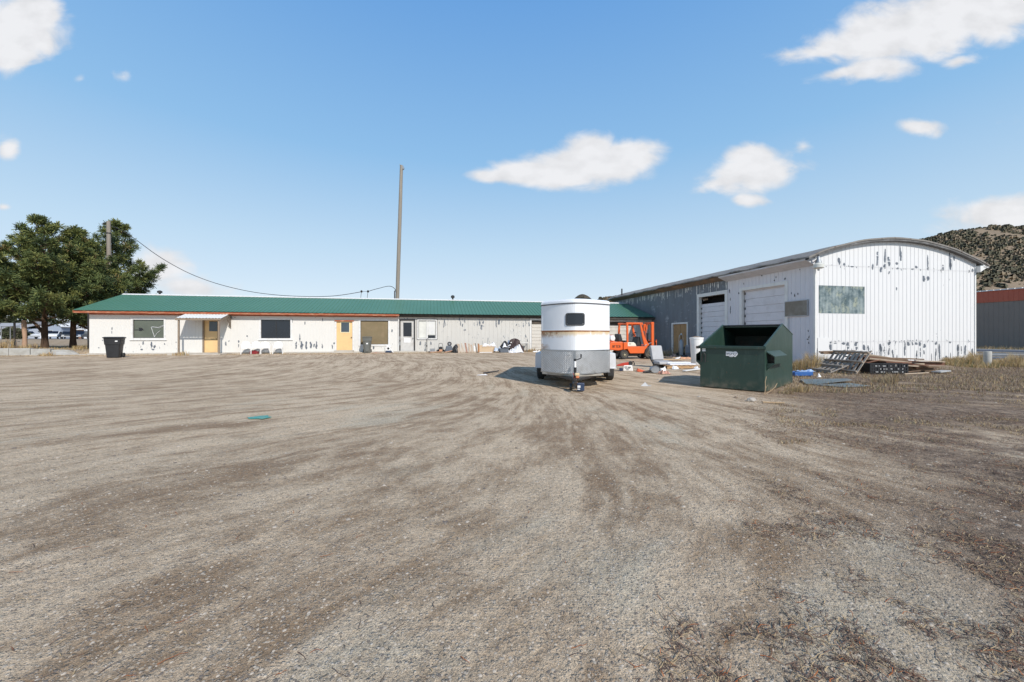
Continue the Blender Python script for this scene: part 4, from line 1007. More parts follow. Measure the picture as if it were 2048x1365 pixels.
mb = MB(); mb.b2((th, th, .03), (DW-th, DD-th, .06)); mb.b2((th+.001, DD-th-.012, .06), (DW-th-.001, DD-th-.002, 1.22)); mb.build('floor_panel', M['dumpin'], du)
mb = MB(); mb.b2((-.03, -.035, .925), (DW+.03, -.002, .995)); mb.build('front_rim', M['dump'], du, bevel=.008)
for x in (.012, DW-.012):
    mb = MB(); mb.tube([(x, -.02, .985), (x, 1.46, 1.50), (x, 2.44, 1.262)], .021, 8); mb.build('side_rim', M['dump'], du)
mb = MB(); mb.tube([(.03, 1.47, 1.485), (DW-.03, 1.47, 1.485)], .02, 8); mb.build('lid_rod', M['darkmetal'], du)
mb = MB(); mb.box((-.04, -.03, .95), (.06, .06, .06)); mb.build('corner_lug', M['darkmetal'], du)
mb = MB(); mb.b2((.22, .15, -.0), (.42, 2.3, .019)); mb.b2((DW-.42, .15, -.0), (DW-.22, 2.3, .019)); mb.build('skid', M['darkmetal'], du)
for sgn, x0 in ((1, DW), (-1, 0)):
    mb = MB(); o1 = x0+sgn*.002; o2 = x0+sgn*.15
    y0, y1 = .10, 1.20; T = .012
    A = [(o1, .885), (o2, .775), (o2, .615), (o1, .60)]
    I = [(o1, .860), (o2-sgn*T, .765), (o2-sgn*T, .628), (o1, .615)]
    n = 4; vs = [(p[0], y0+(.0 if i in (0, 3) else .04), p[1]) for i, p in enumerate(A)]+[(p[0], y1, p[1]) for p in A]+[(p[0], y0+(.0 if i in (0, 3) else .04), p[1]) for i, p in enumerate(I)]+[(p[0], y1, p[1]) for p in I]
    fs = []
    for i in range(3): fs += [(i, i+1, i+5, i+4), (i+8, i+12, i+13, i+9), (i, i+8, i+9, i+1), (i+4, i+5, i+13, i+12)]
    mb.add(vs, fs)
    mb.build('fork_pocket', M['dump'], du)
    mb = MB(); mb.prism([(o1, .60), (o2, .615), (o1, .47)], .12, .13, 'y'); mb.build('pocket_gusset', M['dump'], du)
# pressed ribs on the near side
mb = MB()
mb.prism([(.12,.60), (1.2,.60), (1.2, .57), (.5, .50), (.12, .46)], DW+.001, DW+.012, 'x'); mb.build('scuffed_plate', M['dump'], du, bevel=.004)
# stickers
mb = MB()
sx = lambda f: .575+.25*f; szz = lambda f: .742+.125*f
out_ = [(0,.18),(0,1),(.45,.98),(.62,.94),(.78,1.04),(.9,.98),(1,.62),(.96,.42),(.78,.0),(.70,.08),(.62,.16),(.56,.02),(.36,.0),(.22,.2)]
poly = [(sx(a), szz(b)) for a, b in out_]; mb.prism(poly, -.0045, -.001, 'y')
st = mb.build('sticker', M['paper'], du)
mb = MB()
glyph = [(.08,.55,.05,.22),(.155,.55,.05,.25),(.235,.6,.03,.28),(.27,.7,.05,.06),(.33,.55,.09,.07),(.36,.42,.04,.2),(.31,.3,.07,.05),(.46,.52,.035,.3),(.50,.62,.06,.06),(.58,.62,.03,.1),(.64,.52,.035,.28),(.70,.58,.05,.06),(.80,.52,.06,.06),(.76,.32,.08,.12),(.86,.62,.05,.14),(.40,.14,.05,.06),(.47,.12,.03,.05),(.52,.18,.05,.04)]
for (a, b, w, h) in glyph: mb.b2((sx(a-w/2), -.007, szz(b-h/2)), (sx(a+w/2), -.0046, szz(b+h/2)))
mb.build('faded_lettering', mat('faded_ink', (.13,.12,.15), .8, v=.3, b=0), st)
mb = MB(); mb.b2((.05, -.004, .855), (.125, -.001, .925)); lb = mb.build('small_label', M['paper'], du)
mb = MB(); mb.b2((.055, -.006, .885), (.12, -.0041, .892)); mb.build('printed_line', M['black'], lb)
mb = MB(); mb.tube([(.05, -.012, .62), (.055, -.03, .80), (.10, -.03, .82), (.13, -.012, .78), (.125, -.012, .60)], .012, 6); mb.build('lift_bracket', M['darkmetal'], du)

# ================================================================== horse trailer
TX, TY = 1.536, 9.75
tr = thing('horse_trailer', 'white bumper-pull horse trailer with rust stains and diamond-plate nose', 'horse trailer', (TX, TY, 0), -math.atan2(.155, 1))
def trailer_paint():
    t = NT('trailer_white'); x, y, z = t.sep()[:3]
    col = t.mix(t.noise(1.5, 4), (.74,.76,.79), (.82,.83,.85))
    band = t.math('MULTIPLY', t.mr(z, 1.12, 1.33), t.mr(z, 1.335, 1.36, 1, 0))
    n1 = t.noise(5, 8, .75, vec=t.mapping((1, 1, 1.4))); left = t.mr(x, -.85, .7, .26, .05)
    drip = t.noise(1, 6, .65, vec=t.mapping((11, 11, 1.3)))
    edge = t.math('MULTIPLY', t.mr(z, 1.300, 1.335), t.mr(z, 1.345, 1.362, 1, 0))
    yel = t.mr(t.math('MULTIPLY_ADD', drip, .6, t.math('MULTIPLY_ADD', band, .36, left)), .50, .74)
    yel = t.math('MULTIPLY', yel, band)
    col = t.mix(t.math('MULTIPLY', yel, .85), col, (.66,.47,.22))
    f = t.mr(t.math('MULTIPLY_ADD', n1, .75, t.math('MULTIPLY_ADD', edge, .34, left)), .58, .68); f = t.math('MULTIPLY', f, band)
    col = t.mix(f, col, t.mix(t.noise(30, 4), (.17,.05,.015), (.44,.17,.045)))
    low = t.math('MULTIPLY', t.mr(x, -.86, -.45, 1, 0), t.math('MULTIPLY', t.mr(z, .84, .9), t.mr(z, .95, 1.2, 1, 0)))
    f2 = t.math('MULTIPLY', t.mr(t.math('MULTIPLY_ADD', n1, .9, t.math('MULTIPLY', low, .2)), .54, .62), low)
    col = t.mix(t.math('MULTIPLY', f2, .85), col, (.38,.24,.15))
    sp1 = t.math('MULTIPLY', t.mr(t.noise(7, 5, .7, vec=t.mapping((1, .3, 1), (3.1, 0, 1))), .70, .76), t.mr(z, 1.4, 1.1)); col = t.mix(t.math('MULTIPLY', sp1, .7), col, (.45,.38,.25))
    col = t.mix(t.mr(t.noise(3, 6, .65, vec=t.mapping((5, 5, .5))), .55, .75, 0, .18), col, (.45,.44,.4))
    return t.out(col, .3, 0, t.bump(t.noise(2.6, 3), .35, .02), .5)
M['trailer'] = trailer_paint()
def diamond():
    t = NT('diamond_plate'); uvx = t.co.outputs['UV']
    h = None
    for ang, off in ((45, 0), (-45, .5)):
        v_ = t.voronoi(1.0, t.mapping((1, 1, 1), (off, off, 0), src=uvx), 'Distance', rnd=0)
    m1 = t.n.new('ShaderNodeVectorMath'); m1.operation = 'FRACTION'; t.l.new(t.mapping((24, 24, 1), src=uvx), m1.inputs[0])
    fx, fy = t.sep(m1.outputs[0])[:2]
    m2 = t.n.new('ShaderNodeVectorMath'); m2.operation = 'FRACTION'; t.l.new(t.mapping((24, 24, 1), (.5, .5, 0), src=uvx), m2.inputs[0])
    gx, gy = t.sep(m2.outputs[0])[:2]
    def loz(a, b, s):
        a_ = t.math('SUBTRACT', a, .5); b_ = t.math('SUBTRACT', b, .5)
        p = t.math('ABSOLUTE', t.math('ADD', a_, t.math('MULTIPLY', b_, s))); q = t.math('ABSOLUTE', t.math('SUBTRACT', a_, t.math('MULTIPLY', b_, s)))
        return t.mr(t.math('ADD', t.math('MULTIPLY', p, 1.0), t.math('MULTIPLY', q, 3.2)), .35, .62, 1, 0)
    h = t.math('MAXIMUM', loz(fx, fy, 1), loz(gx, gy, -1))
    col = t.mix(h, t.mix(t.noise(3, 4), (.40,.41,.42), (.6,.61,.62)), (.92,.92,.92))
    dent = t.bump(t.noise(5, 3, vec=t.co.outputs['Object']), .5, .03)
    return t.out(t.mix(t.mr(t.noise(2, 6, .7), .5, .7, 0, .5), col, (.26,.25,.23)), t.mr(h, 0, 1, .45, .28), .65, t.bump(h, .9, .006, dent), .5)
M['diamond'] = diamond()
BWD = .83; NOSE = .60; TL = 4.05; CR = .09
path = []
for i in range(12): path.append((-BWD, TL-(TL-CR)*i/11))
for i in range(1, 5): a = i/4*R(62); path.append((-BWD+CR*(1-math.cos(a)), CR-CR*math.sin(a)*1.0))
x0 = path[-1][0]; y0 = path[-1][1]
def nose(x): return y0-(NOSE+y0)*(1-(abs(x)/abs(x0))**1.55)
for i in range(1, 32):
    x = x0+2*abs(x0)*i/32; path.append((x, nose(x)))
path += [(-x, y) for x, y in reversed(path[:16])]
def off_path(d):
    o = []
    for i, p in enumerate(path):
        a = Vector(path[max(i-1, 0)]); b = Vector(path[min(i+1, len(path)-1)]); t_ = (b-a).normalized(); n = Vector((t_.y, -t_.x))
        o.append((p[0]-n.x*d, p[1]-n.y*d))
    return o
def band_(mb, d0, z0, d1, z1, mat=0, i0=0, i1=None):
    A = off_path(d0); B = off_path(d1); i1 = i1 or len(path)-1
    for i in range(i0, i1): mb.quad((*A[i], z0), (*A[i+1], z0), (*B[i+1], z1), (*B[i], z1), mat)
mb = MB(); band_(mb, 0, .36, 0, 1.335); band_(mb, -.008, 1.335, -.008, 1.36); band_(mb, 0, 1.335, -.008, 1.335); band_(mb, -.008, 1.36, 0, 1.36); band_(mb, 0, 1.36, 0, 1.975)
b0 = off_path(0); mb.quad((*b0[0], .36), (*b0[-1], .36), (*b0[-1], 2.0), (*b0[0], 2.0)); mb.add([(x, y, .36) for x, y in b0], [tuple(range(len(b0)))])
bd = mb.build('body', M['trailer'], tr, True)
M['trroof'] = mat('trailer_roof_white', (.78,.80,.83), .35, v=.03, dirt=(.5,.5,.48), da=.15)
mb = MB(); prev = (-.014, 1.985)
for (d, z) in ((-.014, 2.0), (-.006, 2.035), (.02, 2.062), (.07, 2.08), (.16, 2.09)): band_(mb, prev[0], prev[1], d, z); prev = (d, z)
A = off_path(.16); mb.add([(x, y, 2.09) for x, y in A], [tuple(range(len(A)))]); band_(mb, 0, 1.985, -.014, 1.985)
mb.build('roof', M['trroof'], tr, True)
mb = MB(); band_(mb, -.010, 1.960, -.010, 1.984); band_(mb, 0, 1.960, -.010, 1.960); mb.build('roof_seam', mat('seam_rubber', (.10,.10,.11), .6, v=.2), tr)
# plate over the nose
mb = MB(); i0, i1 = 12, len(path)-13; band_(mb, -.006, .352, -.006, .875, 0, i0, i1); pl = mb.build('nose_plate', M['diamond'], tr)
uvl = pl.data.uv_layers.new(name='UVMap'); 
for lp in pl.data.loops:
    c = pl.data.vertices[lp.vertex_index].co; uvl.data[lp.index].uv = (c.x+.3*c.y, c.z)
mb = MB(); band_(mb, -.012, .872, -.012, .892, 0, i0, i1); band_(mb, -.006, .892, -.012, .892, 0, i0, i1); band_(mb, -.006, .872, -.012, .872, 0, i0, i1); mb.build('plate_edge', M['steel'], tr); mb = MB(); band_(mb, -.014, .335, -.014, .357, 0, i0, i1); mb.build('plate_edge', M['steel'], tr)
mb = MB(); p = off_path(-.014)[len(path)//2]; mb.beam((0, p[1]-.004, .36), (0, p[1]-.004, .87), .035, .012, up=(0, 1, 0)); mb.build('centre_strip', M['steel'], tr)
# window: bent round the nose
def surf(x, z, d): return (x, nose(x)-d, z)
def rrect(hw, hh, r, cz):
    P = []
    for cx, cy, a0 in ((hw-r, hh-r, 0), (-hw+r, hh-r, 90), (-hw+r, -hh+r, 180), (hw-r, -hh+r, 270)):
        for k in range(6): a = R(a0+k*18); P.append((cx+r*math.cos(a), cz+cy+r*math.sin(a)))
        # extra points along straight runs keep the curve of the nose
    Q = []
    for i, p in enumerate(P):
        q = P[(i+1) % len(P)]; n = max(1, int(abs(p[0]-q[0])/.04))
        for k in range(n): Q.append((p[0]+(q[0]-p[0])*k/n, p[1]+(q[1]-p[1])*k/n))
    return Q
cz = 1.602
o1 = rrect(.222, .146, .05, cz); k_ = len(o1)
mb = MB(); sc2 = lambda P, a, b: [(x*a, cz+(z-cz)*b) for x, z in P]
rings = [[surf(x, z, .0) for x, z in o1], [surf(x, z, .018) for x, z in sc2(o1, .99, .99)], [surf(x, z, .018) for x, z in sc2(o1, .88, .85)], [surf(x, z, .006) for x, z in sc2(o1, .86, .82)]]
for a, b in zip(rings[:-1], rings[1:]):
    for i in range(k_): mb.quad(a[i], a[(i+1) % k_], b[(i+1) % k_], b[i])
tw = mb.build('window', mat('window_rubber', (.06,.062,.065), .4, v=.1), tr, True)
mb = MB(); nxp = 12; inn = sc2(o1, .86, .82)
zs_hi = {}; 
for i in range(nxp):
    pass
# pane: horizontal strips of the rounded outline
vs = [surf(x, z, .007) for x, z in inn]; up_ = [p for p in inn]
mb = MB(); 
xsP = np.linspace(-.222*.86+.001, .222*.86-.001, 18)
def span(x):
    zz_ = []
    for i, p in enumerate(inn):
        q = inn[(i+1) % len(inn)]
        if (p[0]-x)*(q[0]-x) <= 0 and abs(p[0]-q[0]) > 1e-9: zz_.append(p[1]+(q[1]-p[1])*(x-p[0])/(q[0]-p[0]))
    return min(zz_), max(zz_)
for a, b in zip(xsP[:-1], xsP[1:]):
    la, ha = span(a); lb_, hb = span(b); mb.quad(surf(a, la, .007), surf(b, lb_, .007), surf(b, hb, .007), surf(a, ha, .007))
mb.build('pane', M['glass'], tw)
# frame and tongue
M['trframe'] = mat('frame_beige', (.36,.34,.30), .7, v=.15, dirt=(.2,.14,.1), da=.4)
mb = MB(); mb.prism([(-.80, .05), (-.80, -.02), (0, -.66), (.62, -.22), (.62, .05)], .285, .334, 'z'); mb.build('tongue_deck', M['trframe'], tr, bevel=.005)
mb = MB(); mb.beam((-.6, .2, .26), (0, -1.0, .26), .06, .05); mb.beam((.6, .2, .26), (0.02, -1.0, .26), .06, .05); mb.beam((-.70, .3, .33), (-.70, 4, .33), .06, .06); mb.beam((.70, .3, .33), (.70, 4, .33), .06, .06); mb.build('frame_rails', M['darkmetal'], tr)
mb = MB(); mb.tube([(0, -.86, .05), (0, -.86, .42)], .028, 12); mb.build('jack_leg', M['darkmetal'], tr, True)
mb = MB(); mb.tube([(0, -.86, .42), (0, -.86, .52)], .032, 12); mb.tube([(0, -.86, .52), (0, -.86, .66)], .026, 12, 1); mb.tube([(0, -.86, .66), (0, -.86, .71)], .030, 12); jk = mb.build('jack', [M['black'], M['whiteplastic']], tr, True)
mb = MB(); mb.tube([(0, -.86, .685), (.05, -.87, .69), (.115, -.88, .72), (.13, -.88, .735), (.13, -.88, .81)], .011, 8); mb.lathe([(.014, .74), (.017, .78), (.012, .82)], 8, (.13, -.88, 0)); mb.build('jack_crank', M['black'], jk, True)
mb = MB(); mb.beam((0, -1.0, .26), (0, -1.16, .24), .07, .06); mb.tube([(0, -1.12, .21), (0, -1.22, .19)], [.045, .04], 10); mb.build('coupler', M['darkmetal'], tr)
mb = MB(); mb.b2((.04, -1.05, .02), (.20, -.93, .19)); bb = mb.build('battery_box', M['navy'], tr, bevel=.015)
mb = MB(); mb.b2((.05, -1.054, .09), (.115, -1.0505, .14)); mb.b2((.05, -1.054, .05), (.105, -1.0505, .07)); mb.build('battery_label', M['paper'], bb)
mb = MB(); mb.lathe([(.02, -.03), (.075, -.03), (.085, 0), (.075, .03), (.02, .03)], 16, (-.09, -1.0, .10), 'x'); mb.build('jack_wheel', M['darkmetal'], tr, True)
def squig(p, q, sag, n, seed, amp=.02):
    r = random.Random(seed); P = []
    for i in range(n+1):
        t_ = i/n; v = Vector(p).lerp(Vector(q), t_); v.z -= sag*math.sin(math.pi*t_); P.append(v+Vector((r.uniform(-amp, amp), r.uniform(-amp, amp), r.uniform(-amp, amp)*.5)))
    return P
for i, (p, q, c, rr_) in enumerate([((-.06, -.84, .36), (-.02, -1.0, .06), 'steel', .006), ((.05, -.84, .36), (.03, -1.02, .05), 'terracotta', .007), ((.01, -.9, .4), (0, -1.05, .04), 'darkmetal', .008), ((-.04, -.9, .4), (.06, -1.0, .1), 'red', .006)]):
    mb = MB(); mb.tube(squig(p, q, .03, 9, i, .012), rr_, 6); mb.build('safety_chain' if i == 0 else 'cable', M[c], tr, True)
mb = MB(); mb.box((.04, -.93, .37), (.10, .07, .06), 0, .3); mb.box((.05, -.93, .31), (.08, .06, .05), 1, .1); mb.build('wrapped_rag', [mat('rag_cream', (.62,.48,.30), .9, v=.2), mat('rag_orange', (.60,.20,.09), .9, v=.25)], tr, bevel=.015)
# fenders, wheels
for sgn in (-1, 1):
    mb = MB(); x0_, x1_ = sgn*.835, sgn*1.07
    P = [(1.0, .40), (1.04, .66), (1.14, .755), (2.86, .755), (2.96, .66), (3.0, .40), (2.94, .40), (2.90, .63), (2.82, .70), (1.18, .70), (1.10, .63), (1.06, .40)]
    n = len(P); vs = [(x0_, y, z) for y, z in P]+[(x1_, y, z) for y, z in P]
    fs = [(i, (i+1) % n, (i+1) % n+n, i+n) for i in range(n)]+[(0, 1, 10, 11), (1, 2, 9, 10), (2, 3, 8, 9), (3, 4, 7, 8), (4, 5, 6, 7)]+[tuple(reversed([a+n for a in f])) for f in ((0, 1, 10, 11), (1, 2, 9, 10), (2, 3, 8, 9), (3, 4, 7, 8), (4, 5, 6, 7))]
    mb.add(vs, fs)
    mb.prism([(sgn*.835, .37), (sgn*1.06, .37), (sgn*1.05, .75), (sgn*.835, .75)], .955, 1.0, 'y'); mb.b2((sgn*.835, .93, .355), (sgn*1.08, 1.0, .385))
    mb.build('fender', mat('shaded_fender_paint', (.60,.61,.63), .4, v=.08, dirt=(.35,.33,.3), da=.4) if 'shaded_fender_paint' not in bpy.data.materials else bpy.data.materials['shaded_fender_paint'], tr, bevel=.01)  # greyer than the body: shade on the left fender is mixed into the paint
    for wy in (1.55, 2.42):
        mb = MB(); mb.lathe([(.17, -.09), (.27, -.10), (.315, -.075), (.325, -.03), (.325, .03), (.315, .075), (.27, .10), (.17, .09)], 32, (sgn*.955, wy, .325), 'x'); w = mb.build('wheel', M['rubber'], tr, True)
        mb = MB(); mb.lathe([(.05, .07*sgn), (.05, .05*sgn), (.13, .04*sgn), (.168, .085*sgn), (.175, .085*sgn), (.175, -.06*sgn)], 24, (sgn*.955, wy, .325), 'x'); mb.build('rim', M['whiteplastic'], w, True)
mb = MB(); mb.tube([(-.95, 1.55, .325), (.95, 1.55, .325)], .03, 8); mb.tube([(-.95, 2.42, .325), (.95, 2.42, .325)], .03, 8); mb.build('axles', M['darkmetal'], tr)
mb = MB(); mb.b2((.86, .90, .18), (.99, .99, .36)); mb.build('step', M['darkmetal'], tr)

# ================================================================== forklift
fl = thing('forklift', 'orange forklift with overhead guard, parked side-on in front of the low garage', 'forklift', (5.99, 21.3, 0), TH)
O = M['orange']
mb = MB(); mb.prism([(-.80, .50), (-.86, .62), (-.80, .86), (-.70, .93), (-.05, .93), (-.05, .50), (-.30, .46)], .06, 1.0, 'y'); cw = mb.build('counterweight', O, fl, bevel=.04, segs=3)
mb = MB()
# illegible dark lettering on the counterweight
x = -.66
for gi, strokes in enumerate([[(0,0,.02,.13),(.05,0,.02,.13),(.02,.06,.03,.02)], [(0,0,.02,.13),(.02,.11,.04,.02)], [(0,.11,.07,.02),(.025,0,.02,.11)], [(0,0,.06,.02),(0,.11,.06,.02),(.0,.02,.02,.09)], [(.0,0,.02,.12),(.02,.11,.04,.02),(.05,0,.02,.11),(.02,.05,.03,.02)]]):
    for (a, b, w, h) in strokes: mb.b2((x+a, .047, .62+b), (x+a+w, .0595, .62+b+h))
    x += .095
mb.build('dark_lettering', M['black'], cw)
mb = MB(); mb.b2((-.12, .10, .28), (-.02, .95, .5)); mb.b2((-.7, .2, .16), (.9, .9, .30)); mb.build('chassis', M['darkmetal'], fl)
mb = MB(); mb.prism([(-.045, .5), (-.045, .90), (.20, .90), (.20, .68), (1.18, .68), (1.36, .80), (1.36, .66), (1.20, .50), (1.14, .31), (.33, .31), (.18, .55)], .0, 1.0, 'y'); mb.build('body', O, fl, bevel=.02)
mb = MB(); mb.prism([(.24, .685), (.24, .90), (.62, .90), (.72, .82), (.78, .685)], .12, .88, 'y'); ec = mb.build('engine_cover', mat('cream_cover', (.72,.72,.62), .5, v=.06, dirt=(.3,.28,.2), da=.3), fl, bevel=.03)
mb = MB(); mb.b2((.32, .115, .80), (.44, .119, .83)); mb.build('cover_marking', M['darkmetal'], ec)
mb = MB(); mb.b2((.16, .28, .91), (.62, .74, 1.0)); mb.build('seat', M['black'], fl, bevel=.04)
mb = MB(); mb.prism([(-.22, .94), (-.22, 1.36), (-.06, 1.36), (.06, .94)], .27, .75, 'y'); mb.build('backrest', M['black'], fl, bevel=.04)
for y in (.0, .92):
    mb = MB(); mb.prism([(.145, .9), (.125, 1.88), (.225, 1.88), (.235, .9)] if y == 0 else [(.08, .9), (.125, 1.88), (.225, 1.88), (.19, .9)], y, y+.08, 'y'); mb.build('guard_post', O, fl, bevel=.008)
    mb = MB(); mb.prism([(.90, 1.88), (.98, 1.88), (1.18, 1.20), (1.46, .74), (1.18, .68), (1.06, 1.12)], y, y+.07, 'y'); mb.build('guard_post', O, fl, bevel=.008)
    mb = MB(); mb.b2((.11, y-.005, 1.88), (1.04, y+.085, 1.965)); mb.build('guard_rail', O, fl, bevel=.012)
mb = MB()
for x in (.16, .32, .46, .60, .74, .88): mb.b2((x, .085, 1.905), (x+.04, .915, 1.94))
mb.b2((.985, -.01, 1.84), (1.06, 1.01, 1.96)); mb.build('guard_slats', O, fl)
mb = MB(); mb.prism([(.80, .69), (.92, 1.20), (1.02, 1.20), (1.12, .69)], .2, .8, 'y'); mb.build('dash', M['black'], fl, bevel=.02)
mb = MB(); mb.tube([(.95, .5, 1.15), (.80, .5, 1.34)], .025, 8)
for k in range(20):
    a0, a1 = 2*math.pi*k/20, 2*math.pi*(k+1)/20; ux, uz = .74, .66
    c = Vector((.80, .5, 1.34)); e1 = Vector((ux, 0, uz)); e2 = Vector((0, 1, 0)); mb.tube([c+(e1*math.cos(a0)+e2*math.sin(a0))*.17, c+(e1*math.cos(a1)+e2*math.sin(a1))*.17], .014, 6)
mb.tube([(.80-.12, .5, 1.34-.11), (.80+.12, .5, 1.34+.11)], .012, 6); mb.build('steering_wheel', M['black'], fl, True)
mb = MB(); mb.tube([(1.02, .62, 1.15), (1.16, .62, 1.0), (1.2, .62, .85)], .012, 6); mb.tube([(1.0, .35, 1.15), (1.04, .35, 1.36)], .012, 6); mb.lathe([(.02, 1.36), (.025, 1.38), (.01, 1.40)], 8, (1.04, .35, 0)); mb.build('levers', M['steel'], fl, True)
# mast
for y in (.12, .78):
    mb = MB(); mb.b2((1.66, y, .08), (1.80, y+.10, 1.97)); mb.build('mast_upright', O, fl, bevel=.006)
    mb = MB(); mb.b2((1.80, y+.01, .06), (1.86, y+.09, 1.90)); mb.build('mast_channel', M['darkmetal'], fl)
mb = MB(); mb.b2((1.64, .11, 1.90), (1.80, .12-.002, 1.99)); mb.b2((1.62, .12, 1.975), (1.79, .88, 2.0)); mb.b2((1.66, .22, 1.87), (1.74, .78, 1.974)); mb.b2((1.66, .22, .9), (1.72, .78, .98)); mb.build('mast_crosshead', O, fl)
mb = MB(); mb.lathe([(.055, .3), (.055, 1.35), (.065, 1.36), (.065, 1.40)], 14, (1.62, .50, 0)); mb.lathe([(.03, 1.4), (.03, 1.60)], 10, (1.62, .5, 0), mat=1); mb.build('lift_cylinder', [M['darkmetal'], M['steel']], fl, True)
mb = MB(); mb.lathe([(.09, 1.52), (.095, 1.60), (.095, 1.86), (.06, 1.90)], 14, (1.50, .60, 0)); mb.build('hose_reel', O, fl, True)
mb = MB()
for y in (.45, .56): mb.tube([(1.58, y, 1.5), (1.56, y, 1.0), (1.60, y, .6)], .014, 6)
mb.build('hoses', M['galv'], fl, True)
mb = MB(); mb.tube([(1.15, -.02, .72), (1.62, .1, .88)], .025, 8); mb.build('tilt_cylinder', M['steel'], fl, True)
mb = MB(); mb.b2((1.87, .05, .55), (1.91, .95, .66)); mb.b2((1.87, .05, .9), (1.91, .95, .98))
for y in (.08, .35, .62, .88): mb.b2((1.915, y, .55), (1.94, y+.05, 1.05))
mb.build('carriage', O, fl)
for y in (.14, .76): mb = MB(); mb.b2((1.942, y, .04), (1.975, y+.11, .95)); mb.b2((1.975, y, .03), (2.95, y+.11, .065)); mb.build('fork', M['darkmetal'], fl)
for (x, r0, w0, nm) in ((0, .245, .16, 'wheel'), (1.52, .33, .2, 'wheel')):
    for y in (.0-.02, 1.0-w0+.02):
        mb = MB(); mb.lathe([(r0*.5, 0), (r0*.9, 0), (r0, .03), (r0, w0-.03), (r0*.9, w0), (r0*.5, w0)], 28, (x, y, r0), 'y'); w = mb.build(nm, M['rubber'], fl, True)
        yy_ = -.004 if y < .5 else w0+.004; mb = MB(); mb.lathe([(.02, -.03), (.05, -.03), (.06, .0), (r0*.42, .01), (r0*.52, -.006), (r0*.54, .02)], 20, (x, y if y < .5 else y+w0-.02, r0), 'y'); mb.build('rim', mat('rim_yellow', (.4,.35,.22), .6, v=.3, dirt=(.1,.08,.06), da=.6) if 'rim_yellow' not in bpy.data.materials else bpy.data.materials['rim_yellow'], w, True)
mb = MB(); mb.lathe([(.03, -.34), (.13, -.32), (.165, -.24), (.165, .24), (.13, .32), (.03, .34)], 20, (-.55, .55, 1.12), 'y'); mb.build('gas_tank', M['whiteplastic'], fl, True)
mb = MB(); mb.b2((-.75, .3, .93), (-.4, .8, .97)); mb.b2((-.62, .38, .965), (-.48, .42, 1.30)); mb.b2((-.62, .68, .965), (-.48, .72, 1.30)); mb.build('tank_bracket', O, fl)

# ================================================================== poles and cable
def pole_mat():
    t = NT('weathered_pole'); col = t.mix(t.noise(1, 6, .7, vec=t.mapping((9, 9, .5))), (.15,.125,.10), (.40,.36,.31)); return t.out(col, .9, 0, t.bump(t.noise(1, 4, .6, vec=t.mapping((30, 30, 1))), .6, .02), .2)
M['pole'] = pole_mat()
p1 = thing('utility_pole', 'bare tapering wooden pole rising behind the middle of the green roof', 'utility pole', (-10.78, 37.5, 0))
mb = MB(); mb.tube([(0, 0, 0), (.03, 0, 4.8), (.16, 0, 9), (.29, 0, 13), (.42, 0, 17.25)], [.21, .175, .175, .165, .14], 14); mb.build('shaft', M['pole'], p1, True)
mb = MB(); mb.prism([(.27, 17.25), (.57, 17.25), (.66, 17.05), (.66, 16.93), (.56, 16.85), (.50, 17.15), (.27, 17.38)], -.1, .1, 'y'); mb.build('top_bracket', M['galv'], p1)
mb = MB(); mb.tube([(-.19, -.2, 1), (-.17, -.2, 5.2), (-.16, -.2, 5.5)], .05, 8); mb.build('conduit', M['darkmetal'], p1, True)
p2 = thing('utility_pole', 'pale wooden pole with a small bracket standing among the pines', 'utility pole', (-35.0, 34.8, .35))
mb = MB(); mb.tube([(0, 0, 0), (-.05, 0, 6), (-.10, 0, 10.9)], [.19, .17, .14], 14); mb.build('shaft', M['pole'], p2, True)
mb = MB(); mb.tube([(-.12, -.1, 10.7), (-.42, -.1, 10.7)], .03, 6); mb.lathe([(.05, 10.6), (.08, 10.65), (.05, 10.75)], 8, (-.42, -.1, 0)); mb.build('insulator', M['darkmetal'], p2, True)
mb = MB(); mb.lathe([(.175, 9.8), (.175, 9.9)], 12, (-.09, 0, 0)); mb.build('band', M['darkmetal'], p2)
def catenary(p, q, sag, n=40):
    P = []
    for i in range(n+1): t_ = i/n; v = Vector(p).lerp(Vector(q), t_); v.z -= sag*4*t_*(1-t_); P.append(v)
    return P
def pt(px, py, Y): return Vector(((px-1024)/800*Y, Y, 1.2+(674-py)/800*Y))
A_ = pt(222, 452, 35.7); Y_m = 35.0
B_ = pt(723, 584, Y_m); C_ = pt(736, 583, Y_m)
mb = MB(); P = []
ctrl = [(222,452,34.8),(255,468,34.8),(310,508,34.8),(350,532.5,34.9),(390,552,35),(440,569.5,35.3),(500,583.5,35.2),(560,591,35.2),(620,593.6,35.1),(660,592.8,35.1),(690,589.6,35.0),(723,584,35.0)]
def smooth_(C, k=6):
    P = [Vector(c) for c in C]; out = []
    for i in range(len(P)-1):
        p0 = P[max(i-1, 0)]; p1_ = P[i]; p2_ = P[i+1]; p3 = P[min(i+2, len(P)-1)]
        for j in range(k):
            t_ = j/k; out.append(.5*((2*p1_)+(p2_-p0)*t_+(2*p0-5*p1_+4*p2_-p3)*t_**2+(3*p1_-p0-3*p2_+p3)*t_**3))
    out.append(P[-1]); return out
mb.tube(smooth_([pt(*c) for c in ctrl]), .026, 6)
mb.tube(smooth_([pt(723, 584, 35), pt(729.5, 583.4, 35), pt(736, 583.5, 35)]), .015, 6)
mb.tube(smooth_([pt(736, 583.5, 35), pt(745, 580.5, 35.3), pt(760, 576.5, 36), pt(775, 573, 36.6), pt(784, 574, 37), pt(790, 579, 37.2), pt(792, 586, 37.25)]), .026, 6)
ca = mb.build('service_cable', M['darkmetal'], None, True); tag(ca, 'drooping overhead cable between the two wooden poles', 'cable')
